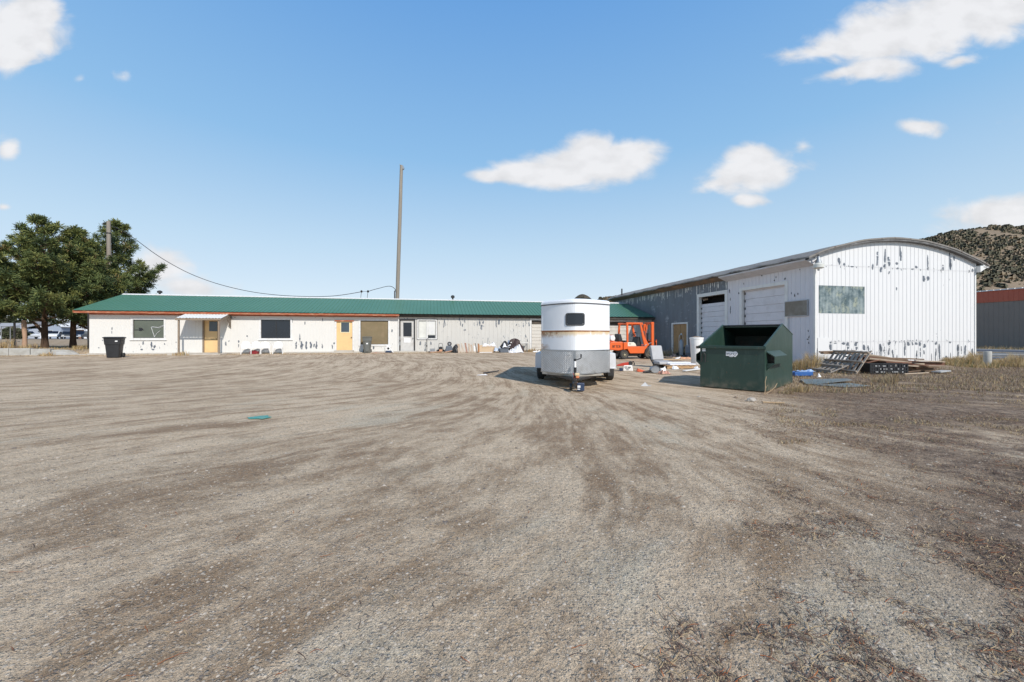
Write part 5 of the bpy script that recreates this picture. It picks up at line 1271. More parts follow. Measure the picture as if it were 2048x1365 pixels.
for px, h in ((723, 586), (736, 583)):
    b = pt(px, 596.5, 35.0); mb = MB(); mb.tube([(b.x, b.y-.3, 4.2), (b.x, b.y, pt(px, 583, 35).z)], .02, 6); c = pt(px, 583.5, 35)
    mb.lathe([(.05, c.z-.09), (.09, c.z-.04), (.09, c.z+.05), (.04, c.z+.11)], 10, (c.x, c.y, 0)); o = mb.build('cable_mast', M['darkmetal'], None, True)
    tag(o, 'thin roof mast holding the overhead cable, %s of the pair' % ('left' if px == 723 else 'right'), 'cable mast', 'cable masts on the green roof')
# ================================================================== pines
def bark():
    t = NT('pine_bark'); col = t.mix(t.noise(1, 6, .7, vec=t.mapping((6, 6, 1.5))), (.045,.03,.022), (.14,.09,.06)); return t.out(col, .95, 0, t.bump(t.noise(1, 5, .7, vec=t.mapping((14, 14, 4))), .8, .04), .1)
M['bark'] = bark()
def needle(name, c):
    t = NT(name); col = t.mix(t.noise(.6, 3), sc(c, .7), sc(c, 1.35)); m = t.out(col, .6, 0, None, .25); return m
nd = [needle('needles_dark', (.050,.074,.032)), needle('needles_mid', (.110,.140,.048)), needle('needles_olive', (.19,.20,.062)), needle('needles_brown', (.24,.17,.07))]
def pine(name, label, loc, H, Rm, seed, lean=(0, 0), low=.16, tuft=.36, dens=1.0, prof=None, needles=46, limbs=(), topx=0, cat='pine tree', asym=None, group='pines at the left of the long building'):
    r = random.Random(seed); rn = np.random.default_rng(seed)
    root = thing(name, label, cat, loc, 0, group)
    prof = prof or (lambda t: min(1, (t-low)/.14+.45)*max(0, 1-(max(0, t-.3)/.70)**1.25*.9))
    def axis(t): return Vector((lean[0]*t+topx*t*t+.12*math.sin(t*7+seed), lean[1]*t+.1*math.cos(t*6), H*t))
    mb = MB(); mb.tube([axis(i/14) for i in range(15)], [max(.02, (.26 if H > 10.5 else .2)*(1-i/14)**.75*(1.25 if i == 0 else 1)) for i in range(15)], 10)
    tips = []
    nb = int(50*dens)
    for i in range(nb):
        t = low+(1-low)*(i+.5)/nb; t = min(.985, t+r.uniform(-.02, .02)); az = i*2.399+r.uniform(-.4, .4)
        L_ = Rm*max(.12, prof(t))*r.uniform(.55, 1.15)
        if asym: L_ *= asym(az)
        el = R(r.uniform(-8, 26)+30*t); p = axis(t*.985); P = [p]; n = 5; d = Vector((math.cos(az)*math.cos(el), math.sin(az)*math.cos(el), math.sin(el)))
        for k in range(n): p = p+d*L_/n; d = (d+Vector((0, 0, .13+.06*t))+Vector((r.uniform(-.1, .1), r.uniform(-.1, .1), 0))).normalized(); P.append(p)
        mb.tube(P, [.075*(1-t)+.035-(.03+.06*(1-t))*k/n for k in range(n+1)], 5)
        m = max(3, int(L_/.38))
        for k in range(m):
            f = .28+.72*(k+r.random())/m; j = min(n-1, int(f*n)); q = P[j].lerp(P[j+1], f*n-j)
            side = d.cross(Vector((0, 0, 1))).normalized()
            w = L_*.30*(1.15-f*.75)
            for s_ in ((-1, 1) if w > .35 else (0,)):
                e = q+side*s_*w*r.uniform(.4, 1)+Vector((0, 0, r.uniform(-.05, .28)))+d*r.uniform(0, .2)
                if s_: mb.tube([q, e], [.02, .008], 3, cap=False)
                tips.append(e)
                if w > .8: tips.append(q.lerp(e, .5)+Vector((0, 0, .12)))
        tips.append(P[-1])
    tips.append(axis(1.0)); tips.append(axis(.985)+Vector((.1, 0, -.1)))
    for L2 in limbs:   # explicit limbs: list of points
        mb.tube(L2, [.13-.10*k/(len(L2)-1) for k in range(len(L2))], 7)
    mb.build('trunk', M['bark'], root, True)
    T = np.array([tuple(v) for v in tips]); m = len(T); k = int(needles*1.5)
    # every tuft: a spray of blades radiating from the twig, upper half favoured
    dirs = rn.normal(size=(m, k, 3)); dirs[..., 2] = dirs[..., 2]*.8+.35; dirs /= np.linalg.norm(dirs, axis=2, keepdims=True)
    sz = tuft*(.65+.7*rn.random((m, 1, 1)))
    sq = np.array([1, 1, .85])
    c0 = T[:, None, :]+dirs*sz*.08+rn.normal(size=(m, k, 3))*sz*.13*sq
    tip = c0+dirs*sz*(.55+.5*rn.random((m, k, 1)))
    sd_v = np.cross(dirs, rn.normal(size=(m, k, 3))); sd_v /= np.linalg.norm(sd_v, axis=2, keepdims=True)
    wv = sd_v*sz*.055
    V = np.stack([c0-wv*.4, c0+wv*.4, tip+wv, tip-wv], 2).reshape(-1, 3)
    F = (np.array([[0, 1, 2, 3]])[None]+4*np.arange(m*k)[:, None, None]).reshape(-1, 4)
    tm = rn.choice(4, m, p=[.26, .42, .30, .02]); mi = np.repeat(tm, k)
    fl_ = rn.random(m*k); mi = np.where(fl_ < .25, rn.integers(0, 3, m*k), mi)
    np_mesh('crown', V, F, nd, mi, parent=root)
    return root
def tpos(px, Y): x = (px-1024)/800*Y; return (x, Y, gzf(x, Y)-.05)
pine('pine_tree', 'tall pine with a thick forked trunk and the highest crown, at the left edge', tpos(90, 31), 10.0, 4.1, 11, lean=(-.25, 0), low=.17, limbs=[[Vector((0, 0, 1.1)), Vector((-.7, 0, 1.9)), Vector((-1.6, .1, 2.5)), Vector((-2.3, .2, 3.1))]], needles=52)
pine('pine_tree', 'pine with a straight dark trunk just left of the long building', tpos(146, 32.6), 9.6, 3.3, 23, lean=(.3, 0), low=.22, needles=52)
pine('pine_tree', 'pine behind the left end of the green roof, beside the pale pole', tpos(238, 37.5), 11.4, 4.6, 37, lean=(-.2, 0), low=.12, topx=.1, needles=44, dens=.95)
pine('pine_tree', 'pine cut by the left edge of the picture', tpos(-62, 29), 8.6, 4.4, 41, low=.12, needles=46)
pine('pine_tree', 'shorter pine filling the gap between the two tallest pines', tpos(182, 33.4), 8.6, 3.5, 53, low=.14, needles=44)
# ================================================================== things at the long building's foot
def gat(px, py):
    """ground point for a horizontal offset and depth read off the plan"""
    Y = 960/(py-674); return ((px-1024)/800*Y, Y)
def LW(s, q): return (LB[0]+DX[0]*s+DY[0]*q, LB[1]+DX[1]*s+DY[1]*q)      # q negative = in front of the wall
def lp(px, q, z=0): s = L_s(px, -q); x, y = LW(s, q); return (x, y, z)
# wheelie bins
def bin_(name, label, loc, rz, w, d, h, m, seedm, square):
    t = thing(name, label, 'wheelie bin', loc, rz)
    mb = MB(); a, b = w*.36, d*.36; A, B = w*.5, d*.5
    def ring(hw, hd, z, r=.05):
        P = []
        for cx, cy, a0 in ((hw-r, hd-r, 0), (-hw+r, hd-r, 90), (-hw+r, -hd+r, 180), (hw-r, -hd+r, 270)):
            for k in range(4): q = R(a0+k*30); P.append((cx+r*math.cos(q), cy+r*math.sin(q), z))
        return P
    R_ = [ring(a, b, .02), ring(a*1.02, b*1.02, .06), ring(A*.93, B*.93, h*.72), ring(A*.95, B*.95, h*.735), ring(A, B, h*.735), ring(A*1.02, B*1.02, h*.93)] if square else [ring(a, b, .02), ring(A*.86, B*.86, h*.62), ring(A*.93, B*.93, h*.63), ring(A, B, h*.92), ring(A*1.05, B*1.05, h*.925), ring(A*1.05, B*1.05, h*.95)]
    n = len(R_[0]); vs = [p for r_ in R_ for p in r_]
    fs = [(i*n+k, i*n+(k+1) % n, (i+1)*n+(k+1) % n, (i+1)*n+k) for i in range(len(R_)-1) for k in range(n)]+[tuple(range(n-1, -1, -1)), tuple((len(R_)-1)*n+k for k in range(n))]
    mb.add(vs, fs); mb.build('bin_body', m, t, True)
    mb = MB(); L1 = [ring(A*1.10, B*1.12, h*.935, .06), ring(A*1.11, B*1.13, h*.975, .06), ring(A*.9, B*.9, h*1.0, .08)]
    vs = [p for r_ in L1 for p in r_]; fs = [(i*n+k, i*n+(k+1) % n, (i+1)*n+(k+1) % n, (i+1)*n+k) for i in range(2) for k in range(n)]+[tuple(range(n-1, -1, -1)), tuple(2*n+k for k in range(n))]
    mb.add(vs, fs); mb.tube([(-A*.6, B*1.2, h*.95), (A*.6, B*1.2, h*.95)], .018, 8); mb.build('lid', m, t, True)
    for sx_ in (-1, 1):
        mb = MB(); mb.lathe([(.03, -.03), (.13, -.03), (.14, 0), (.13, .03), (.03, .03)], 18, (sx_*(a+.05), b+.02, .14), 'x'); mb.build('wheel', M['rubber'], t, True)
    return t, A, B
x, y = gat(229, 716); bt, A, B = bin_('wheelie_bin', 'black flared wheelie bin standing on the gravel under the first window', (x, y, 0), R(25), .74, .66, 1.20, M['black'], 1, False)
mb = MB(); mb.b2((.14, -B*1.0-.012, .92), (.25, -B*1.0-.006, .98)); mb.build('label', M['paper'], bt)
x, y, _ = lp(734.5, -.75); bt2, A, B = bin_('wheelie_bin', 'tall grey wheelie bin between the ochre door and the boarded window', (x, y, 0), TH+R(6), .62, .72, 1.22, M['greyplastic'], 2, True)
mb = MB(); mb.prism([(-.12, .12), (.12, .12), (.14, .84), (-.14, .84)], -B*.89-.02, -B*.72, 'y'); fp = mb.build('front_panel', M['greyplastic'], bt2, bevel=.01)
mb = MB(); mb.b2((-.06, -B*.89-.026, .66), (.06, -B*.89-.021, .75)); mb.build('label', M['paper'], fp)
# plastic chairs
def chair(loc, rz, label):
    t = thing('plastic_chair', label, 'chair', loc, rz, 'white plastic chairs along the wall')
    m = M['whiteplastic']; w = .27
    mb = MB(); mb.prism([(-w, -.24), (w, -.24), (w-.03, .22), (-w+.03, .22)], .40, .43, 'z'); mb.build('seat', m, t, bevel=.012)
    mb = MB(); n = 8
    def bk(u, v, d): return ((u-.5)*2*(w-.01-.05*v*v), .21+.12*v-.05*(1-(2*u-1)**2)*-1*1+d, .43+.42*v*(1-.12*(2*u-1)**4))
    for j in range(7):
        u0 = j/7+.012 if 0 < j else 0; u1 = (j+1)/7-.012 if j < 6 else 1
        for v0, v1 in ((0, .25), (.25, .75), (.75, 1)):
            uu0, uu1 = (u0, u1) if v0 == .25 else (j/7, (j+1)/7)
            P = [bk(uu0, v0, 0), bk(uu1, v0, 0), bk(uu1, v1, 0), bk(uu0, v1, 0)]; Q = [(a, b+.015, c) for a, b, c in P]
            mb.add(P+Q, [(0, 1, 2, 3), (7, 6, 5, 4), (0, 4, 5, 1), (1, 5, 6, 2), (2, 6, 7, 3), (3, 7, 4, 0)])
    mb.build('backrest', m, t)
    for sx_ in (-1, 1):
        mb = MB(); mb.tube([(sx_*(w+.03), -.27, .0), (sx_*(w-.01), -.23, .40), (sx_*(w+.01), -.24, .62), (sx_*(w+.02), -.18, .66)], [.022, .026, .022, .022], 6)
        mb.build('leg', m, t, True)
        mb = MB(); mb.tube([(sx_*(w+.03), .34, .0), (sx_*(w-.01), .22, .42)], [.022, .026], 6); mb.build('leg', m, t, True)
        mb = MB(); mb.beam((sx_*(w+.02), -.20, .655), (sx_*(w-.01), .27, .67), .055, .02); mb.build('armrest', m, t, bevel=.006)
    return t
cc_ = [(492, -.95, 24, 'white plastic chair, leftmost of the row under the dark window'), (512, -.95, 20, 'white plastic chair with a dark red box under it'), (530, -.90, 22, 'white plastic chair below the left part of the dark window, third in the row'), (556, -.95, 14, 'white plastic chair, rightmost of the row under the dark window')]
c0 = None
for px, q, a, lab in cc_:
    l = lp(px, q, .0)
    if c0 is None: c0 = chair(l, TH+R(a), lab)
    else: copy_thing(c0, lab, l, TH+R(a))
for o in bpy.data.objects:
    pass
l = lp(509, -.9); mb = MB(); mb.b2((-.24, -.15, .0), (.24, .15, .2)); mb.b2((-.2, -.12, .2), (.1, .1, .27)); tag(mb.build('red_box', mat('dark_red_box', (.22,.015,.02), .5, v=.2), None, bevel=.015, loc=l, rot=(0, 0, TH)), 'dark red box on the ground under the second white chair', 'box')
# blue and white appliance
t = thing('carpet_cleaner', 'small blue and white upright appliance below the boarded window', 'appliance', lp(777, -.6), TH+R(-8))
mb = MB(); mb.prism([(-.20, 0), (.22, 0), (.20, .16), (-.16, .16)], -.16, .16, 'y'); mb.build('base', M['navy'], t, bevel=.02)
mb = MB(); mb.prism([(-.17, .16), (.16, .16), (.17, .50), (.10, .56), (-.12, .56)], -.12, .12, 'y'); mb.build('tank', M['whiteplastic'], t, bevel=.03)
mb = MB(); mb.lathe([(.015, -.125), (.08, -.125), (.085, -.12), (.085, -.10)], 16, (.01, 0, .33), 'y'); mb.build('dial', M['black'], t, True)
mb = MB(); mb.tube([(.16, 0, .3), (.28, -.05, .12), (.38, -.08, .02)], .03, 8); mb.build('hose', M['whiteplastic'], t, True)
# crate, mower, tapered bin
t = thing('plastic_crate', 'pale grey slotted crate under the white sliding window', 'crate', lp(865, -.55), TH)
mb = MB(); frm = lambda a, b: mb.b2(a, b)
for (a, b) in (((-.2, -.14, 0), (-.12, -.13, .3)), ((.12, -.14, 0), (.2, -.13, .3)), ((-.12, -.14, .24), (.12, -.13, .3)), ((-.12, -.14, 0), (.12, -.13, .08)), ((-.04, -.14, .08), (.04, -.13, .24)), ((-.2, -.13, 0), (-.19, .14, .3)), ((.19, -.13, 0), (.2, .14, .3)), ((-.19, .13, 0), (.19, .14, .3)), ((-.19, -.13, 0), (.19, .13, .02))): mb.b2(a, b)
mb.build('crate_walls', M['galv'], t)
t = thing('lawn_mower', 'black push mower with folded handle against the grey wall', 'lawn mower', lp(881.5, -.65), TH)
mb = MB(); mb.lathe([(.27, .08), (.29, .12), (.27, .22), (.16, .26)], 20, (0, 0, 0), sx=.9); mb.build('deck', M['black'], t, True)
mb = MB(); mb.lathe([(.14, .26), (.15, .30), (.13, .42), (.06, .45)], 14); mb.b2((-.1, -.2, .26), (.1, -.12, .36)); mb.build('engine', M['darkmetal'], t, True)
mb = MB(); mb.b2((-.12, -.285, .12), (.12, -.27, .24)); mb.build('guard_flap', M['terracotta'], t, bevel=.01)
mb = MB(); mb.tube([(-.22, .1, .2), (-.15, .12, .5), (-.12, .05, .66), (-.08, -.02, .70), (.08, -.02, .70), (.12, .05, .66), (.15, .12, .5), (.22, .1, .2)], .015, 6); mb.build('handle', M['darkmetal'], t, True)
for sx_, sy_ in ((-1, -1), (1, -1), (-1, 1), (1, 1)): mb = MB(); mb.lathe([(.02, -.025), (.09, -.025), (.1, 0), (.09, .025), (.02, .025)], 14, (sx_*.27, sy_*.2, .1), 'x'); mb.build('wheel', M['rubber'], t, True)
t = thing('tapered_bin', 'blue-grey tapered cover topped by a round black pan, beside the mower', 'bin', lp(898, -.6), TH)
mb = MB(); mb.prism([(-.33, 0), (.33, 0), (.20, .52), (-.20, .52)], -.2, .2, 'y'); mb.build('cover', M['slate'], t, bevel=.06, segs=3)
mb = MB(); mb.lathe([(.05, -.05), (.155, -.05), (.165, 0), (.155, .04), (.12, .0), (.04, .0)], 20, (.03, -.10, .66), 'y'); mb.build('round_pan', M['canvas'], t, True)
mb = MB(); mb.lathe([(.02, -.06), (.07, -.062), (.075, -.052)], 14, (.03, -.10, .66), 'y'); mb.build('pan_badge', M['galv'], t, True)
t = thing('standpipe', 'thin black water standpipe with a valve in front of the white sliding window', 'standpipe', lp(853.5, -.35), TH)
mb = MB(); mb.tube([(0, 0, 0), (.01, 0, .5), (0, 0, 1.05)], .022, 8); mb.tube([(0, 0, 1.0), (.06, -.02, 1.08), (.12, -.04, 1.02)], .02, 8); mb.build('pipe', M['black'], t, True)
mb = MB(); mb.lathe([(.03, .85), (.06, .87), (.03, .89)], 10); mb.lathe([(.035, .42), (.05, .5), (.035, .58)], 10); mb.build('valve', M['darkmetal'], t, True)
# salmon planks
def plank(name, label, cat, p, q, w, h, m, group=None):
    mb = MB(); P = Vector(p); Q = Vector(q); mid = (P+Q)/2; mb.beam(P-mid, Q-mid, w, h)
    o = mb.build(name, m, None, bevel=min(w, h)*.15, loc=tuple(mid)); return tag(o, label, cat, group)
a = lp(860, -.95, .05); b = lp(884, -1.0, .07); plank('plank', 'salmon coloured plank lying in front of the black mower', 'plank', a, b, .12, .05, M['terracotta'])
a = lp(889, -1.15, .04); b = lp(909, -.8, .17); plank('plank', 'salmon plank with one end raised in front of the tapered bin', 'plank', a, b, .14, .04, M['terracotta'])
a = lp(842, -.8, .03); b = lp(862, -1.3, .03)
# short boards leaning in a row
bm_ = [mat('board_a', (.42,.33,.25), .85, v=.25, vs=8, dirt=(.2,.14,.1), da=.5), mat('board_b', (.32,.19,.14), .85, v=.25, vs=8, dirt=(.15,.1,.08), da=.5), mat('board_c', (.48,.40,.32), .85, v=.2, vs=8, dirt=(.25,.18,.12), da=.5)]
rr = random.Random(9)
bl_ = [(918, .19, 0, 'tan board, leftmost of the boards leaning in a row'), (923.5, .10, 2, 'narrow pale board leaning second from the left in the row'), (928, .09, 2, 'pale stick leaning askew across the row of boards'), (933, .13, 1, 'reddish board in the middle of the leaning row'), (938.5, .12, 0, 'tan board leaning just right of the reddish one'), (944, .13, 0, 'tan board beside the one splashed white in the leaning row'), (949, .10, 2, 'board splashed with white paint near the right end of the leaning row'), (953, .05, 1, 'thin dark board, rightmost of the leaning row')]
for i, (px, w, mi_, lab) in enumerate(bl_):
    s = L_s(px, 1.4); h = rr.uniform(.60, .74)+(.12 if i == 2 else 0); lx = rr.uniform(-.10, .02)+( -.16 if i == 2 else 0)
    x, y = LW(s, -1.75); x2, y2 = LW(s+lx, -1.35)
    mb = MB(); P = Vector((0, 0, 0)); Q = Vector((x2-x, y2-y, h)); mb.beam(P, Q, w, .025, up=(DY[0], DY[1], 0)); 
    if i == 6: mb.beam(Q*.15+Vector((-DY[0], -DY[1], 0))*.03, Q*.75+Vector((-DY[0], -DY[1], 0))*.03, w*.7, .004, 1, up=(DY[0], DY[1], 0))
    o = mb.build('leaning_board', [bm_[mi_] if i != 7 else M['darkfascia'], M['white']], None, loc=(x, y, 0)); tag(o, lab, 'board', 'boards leaning in a row against the junk pile')
# dark sack behind the boards
def blob(name, label, cat, loc, size, m, seed, n=14, amp=.25, flatb=True, group=None, rz=0):
    r = random.Random(seed); mb = MB(); k = 18; vs = []; ph = [r.uniform(0, 6.28) for _ in range(8)]
    for i in range(n+1):
        th_ = math.pi*i/n
        for j in range(k):
            a = 2*math.pi*j/k; q = 1+amp*(math.sin(3*a+ph[0]+th_*2)*.5+math.sin(5*a+ph[1]-th_*3)*.35+math.sin(4*th_+ph[2]+2*a)*.4+r.uniform(-.25, .25))
            z = math.cos(th_)*(1+.3*amp*math.sin(2*a+ph[3])); vs.append((math.sin(th_)*math.cos(a)*q*size[0], math.sin(th_)*math.sin(a)*q*size[1], max(-.35 if flatb else -1, z)*size[2]+(size[2]*.35 if flatb else 0)))
    fs = [(i*k+j, (i+1)*k+j, (i+1)*k+(j+1) % k, i*k+(j+1) % k) for i in range(n) for j in range(k)]
    mb.add(vs, fs); o = mb.build(name, m, None, False, loc=loc, rot=(0, 0, rz)); return tag(o, label, cat, group)
blob('rubbish_sack', 'black sack slumped at the left end of the leaning boards', 'sack', lp(912, -1.4), (.22, .2, .45), M['black'], 4)
# plywood sheet with things on top
x, y, _ = lp(972, -1.55); t = thing('plywood_sheet', 'tan plywood sheet propped on edge right of the leaning boards', 'plywood sheet', (x, y, 0), TH)
mb = MB(); mb.add([(-.52, .05, .06), (.48, .0, .05), (.60, .22, .52), (-.50, .28, .56), (-.52, .065, .06), (.48, .015, .05), (.60, .235, .52), (-.50, .295, .56)], [(0,1,2,3),(7,6,5,4),(0,4,5,1),(1,5,6,2),(2,6,7,3),(3,7,4,0)]); mb.build('sheet', M['cardboard'], t)
mb = MB(); mb.b2((-.5, -.08, .0), (.46, .03, .045)); mb.build('base_batten', M['whiteplastic'], t)
mb = MB(); mb.add([(-.62, .02, .03), (-.50, .0, .03), (-.48, .25, .66), (-.60, .25, .70), (-.62, .05, .03), (-.50, .03, .03), (-.48, .28, .66), (-.60, .28, .70)], [(0,1,2,3),(7,6,5,4),(0,4,5,1),(1,5,6,2),(2,6,7,3),(3,7,4,0)]); mb.build('brown_flap', mat('rust_board', (.30,.14,.06), .8, v=.3), t)
def crumple(name, label, cat, loc, w, d, h, m, seed, nx_=14, ny_=9, rz=TH, group=None, sharp=1.0):
    r = random.Random(seed); mb = MB(); vs = []; ph = [r.uniform(0, 6) for _ in range(6)]
    H = [[0]*nx_ for _ in range(ny_)]
    for j in range(ny_):
        for i in range(nx_):
            u = i/(nx_-1); v_ = j/(ny_-1); e = min(1, 5*min(u, 1-u))*min(1, 4*min(v_, 1-v_)+.1)
            z = h*e*(.45+.3*math.sin(u*7+ph[0])+.25*math.sin(v_*5+ph[1]+u*3)+sharp*r.uniform(-.25, .25)); vs.append(((u-.5)*w+r.uniform(-.5, .5)*w/nx_*.7, (v_-.5)*d+r.uniform(-.5, .5)*d/ny_*.7, max(.01, z)))
    fs = [(j*nx_+i, j*nx_+i+1, (j+1)*nx_+i+1, (j+1)*nx_+i) for j in range(ny_-1) for i in range(nx_-1)]
    mb.add(vs, fs); o = mb.build(name, m, None, loc=loc, rot=(0, 0, rz)); md = o.modifiers.new('thickness', 'SOLIDIFY'); md.thickness = .006; return tag(o, label, cat, group)
x, y, _ = lp(978, -1.15); crumple('plastic_sheeting', 'crumpled white plastic sheeting heaped behind the plywood sheet', 'plastic sheet', (x, y, .46), 1.15, .5, .30, M['tarpwhite'], 3)
x, y, _ = lp(977, -1.15); mb = MB(); mb.b2((-.5, -.24, 0), (.5, .24, .46)); tag(mb.build('cardboard_box', M['cardboard'], None, bevel=.01, loc=(x, y, 0), rot=(0, 0, TH)), 'long cardboard box hidden behind the plywood sheet, carrying white sheeting', 'box')
x, y, _ = lp(995, -1.3, .3); crumple('blue_sheeting', 'pale blue sheeting spilling between the plywood and the dark tub', 'plastic sheet', (x, y, .10), .62, .6, .5, mat('pale_blue_sheet', (.45,.52,.62), .5, v=.1), 8)
t = thing('storage_tub', 'dark blue-grey ribbed storage tub in the junk pile', 'tub', lp(1007.5, -1.75), TH+R(3))
mb = MB(); mb.prism([(-.30, 0), (.30, 0), (.34, .30), (-.34, .30)], -.2, .2, 'y'); mb.build('tub_body', M['slate'], t, bevel=.02)
mb = MB(); 
for k in range(9): mb.b2((-.28+k*.068, -.215, .03), (-.255+k*.068, -.2005, .27))
mb.b2((-.36, -.22, .28), (.36, .22, .315)); mb.build('tub_rim', M['slate'], t)
x, y, _ = lp(1031, -1.75); crumple('white_tarp', 'crumpled white tarp spread at the right end of the junk pile', 'tarp', (x, y, 0), 1.15, .9, .55, M['tarpwhite'], 12)
x, y, _ = lp(1030, -1.2); blob('rubbish_sack', 'dark brown rubbish sack on top of the junk pile behind the white tarp', 'sack', (x, y, .0), (.55, .3, .75), mat('brown_sack', (.05,.03,.028), .6, v=.4), 17, amp=.3)
x, y, _ = lp(1010, -1.2); blob('rubbish_sack', 'black rubbish sack above the dark tub', 'sack', (x, y, 0), (.36, .25, .62), M['black'], 19, amp=.3)
x, y, _ = lp(1012, -1.45); crumple('white_cloth', 'white cloth draped over the black sack above the tub', 'cloth', (x, y, .38), .6, .4, .38, M['tarpwhite'], 22)
x, y, _ = lp(1014, -.85); crumple('blue_cloth', 'faded blue cloth on the top left of the junk pile', 'cloth', (x, y, .55), .62, .35, .40, mat('faded_blue', (.22,.28,.38), .8, v=.2), 25)
for i, (px, q, z, w) in enumerate([(1019, -1.5, .52, .2), (1034, -1.5, .42, .14), (1022, -1.2, .72, .16)]):
    x, y, _ = lp(px, q); crumple('paper_scrap', ('white scrap lying on the brown sack, %s' % ('at its left', 'at its right', 'on its top')[i]), 'scrap', (x, y, z), w, w, .10, M['whiteplastic'], 40+i, 6, 6)
# folding table frame against the wall
t = thing('folding_table', 'white-topped folding table with thin legs standing against the wall behind the junk pile', 'table', lp(1038, -.55), TH)
mb = MB(); mb.b2((-.75, -.25, .70), (.75, .25, .735)); mb.build('tabletop', M['white'], t, bevel=.006)
for sx_ in (-1, 1):
    for sy_ in (-1, 1): mb = MB(); mb.tube([(sx_*.68, sy_*.2, 0), (sx_*.66, sy_*.2, .7)], .014, 6); mb.build('leg', M['darkmetal'], t)
mb = MB(); 
for k in range(9): mb.tube([(.12+k*.062, -.22, .05), (.12+k*.062, -.22, .66)], .006, 4)
mb.tube([(.08, -.22, .64), (.68, -.22, .64)], .012, 5); mb.tube([(.08, -.22, .06), (.68, -.22, .06)], .012, 5); tag(mb.build('wire_shelf', M['galv'], t))
# scraps near the garage door
for i, (px, q, c) in enumerate([(1070, -1.3, 'whiteplastic'), (1076, -1.0, 'paper')]):
    x, y, _ = lp(px, q); crumple('paper_scrap', 'white scrap on the ground by the left side of the trailer, %s one' % ('nearer', 'farther')[i], 'scrap', (x, y, 0), .35, .25, .15, M[c], 60+i, 6, 6)
x, y, _ = lp(758, -.55); crumple('red_sheet', 'faded red fabric strip on the ground below the boarded window', 'cloth', (x, y, .0), 1.1, .3, .07, mat('faded_red', (.38,.08,.07), .8, v=.2), 70)

# ================================================================== things by the forklift
def GP(px, py): x, y = gat(px, py); return (x, y, 0)
t = thing('vehicle_seat', 'grey upholstered bench seat dumped on the ground in front of the forklift', 'seat', GP(1318, 735), R(14))
mb = MB(); mb.prism([(-.02, .30), (.10, .24), (.30, .80), (.20, .86), (.13, .84)], -.28, .22, 'x'); mb.build('backrest', M['seatgrey'], t, bevel=.04, segs=3)
mb = MB(); mb.prism([(-.42, .13), (-.40, .24), (.02, .28), (.08, .14)], -.25, .38, 'x'); mb.build('cushion', M['seatgrey'], t, bevel=.035, segs=3)
mb = MB(); mb.b2((-.20, -.30, .03), (.20, .10, .12)); mb.tube([(-.26, -.05, .1), (-.28, .22, .42)], .03, 6); mb.tube([(.20, -.05, .1), (.22, .22, .5)], .03, 6); mb.b2((-.12, -.35, 0), (-.08, .1, .03)); mb.b2((.1, -.35, 0), (.14, .1, .03)); mb.build('seat_base', M['darkmetal'], t)
# pallet
def pallet(name, label, loc, rz, L_, W_, m, rot=None, group=None, nt=7, seed=0, hh=.12):
    t = thing(name, label, 'pallet', loc, rz, group, rot)
    r = random.Random(seed)
    for k, y in enumerate((0.02, W_/2-.02, W_-.07)):
        mb = MB(); mb.b2((0, y, .016), (L_, y+.045, hh-.016)); mb.build('stringer', m, t)
    for k in range(nt):
        x = k*(L_-.1)/(nt-1); mb = MB(); mb.box((x+.05, W_/2, hh-.007), (.085+r.uniform(-.01, .012), W_+r.uniform(-.02, .02), .016), rot=r.uniform(-.03, .03)); mb.build('deck_board', m, t)
    for k in range(3):
        x = k*(L_-.1)/2; mb = MB(); mb.b2((x, 0, 0), (x+.09, W_, .0155)); mb.build('bottom_board', m, t)
    return t
x, y, _ = GP(1335, 738); pallet('pallet', 'orange-brown wooden pallet under white panels, between the seat and the white drum', (x, y, 0), R(4), 1.15, .95, M['newwood'], seed=2)
mb = MB(); mb.box((0, 0, .15), (1.05, .55, .055), rot=.05); mb.box((-.02, .15, .20), (1.0, .30, .035), rot=.12); tag(mb.build('foam_panel', M['tarpwhite'], None, bevel=.01, loc=(x+.62, y+.42, 0), rot=(0, 0, R(4))), 'white panels stacked on the orange-brown pallet', 'panel')
a = GP(1318, 722); plank('plank', 'tan plank lying behind the pallet, beside the grey seat', 'plank', (a[0], a[1], .05), (a[0]+1.3, a[1]+.3, .06), .14, .04, M['ply'])
a = GP(1332, 717); plank('plank', 'pale board lying on the ground below the tan barn door', 'plank', (a[0], a[1], .05), (a[0]+1.5, a[1]-.5, .06), .16, .04, M['cardboard'])
# white drum
t = thing('white_drum', 'tall tapering white plastic drum behind the left side of the dumpster', 'drum', (gat(1393, 730)[0], gat(1393, 730)[1], 0))
mb = MB(); mb.lathe([(.185, 0), (.20, .02), (.27, 1.10), (.285, 1.11), (.285, 1.16), (.27, 1.17), (.26, 1.165), (.25, .9)], 28); mb.build('drum_body', M['whiteplastic'], t, True)
mb = MB(); mb.lathe([(.05, 1.10), (.23, 1.15), (.24, 1.17), (.20, 1.19), (.04, 1.23)], 16, sx=1, sy=.9); mb.build('contents', M['wood'], t, True)
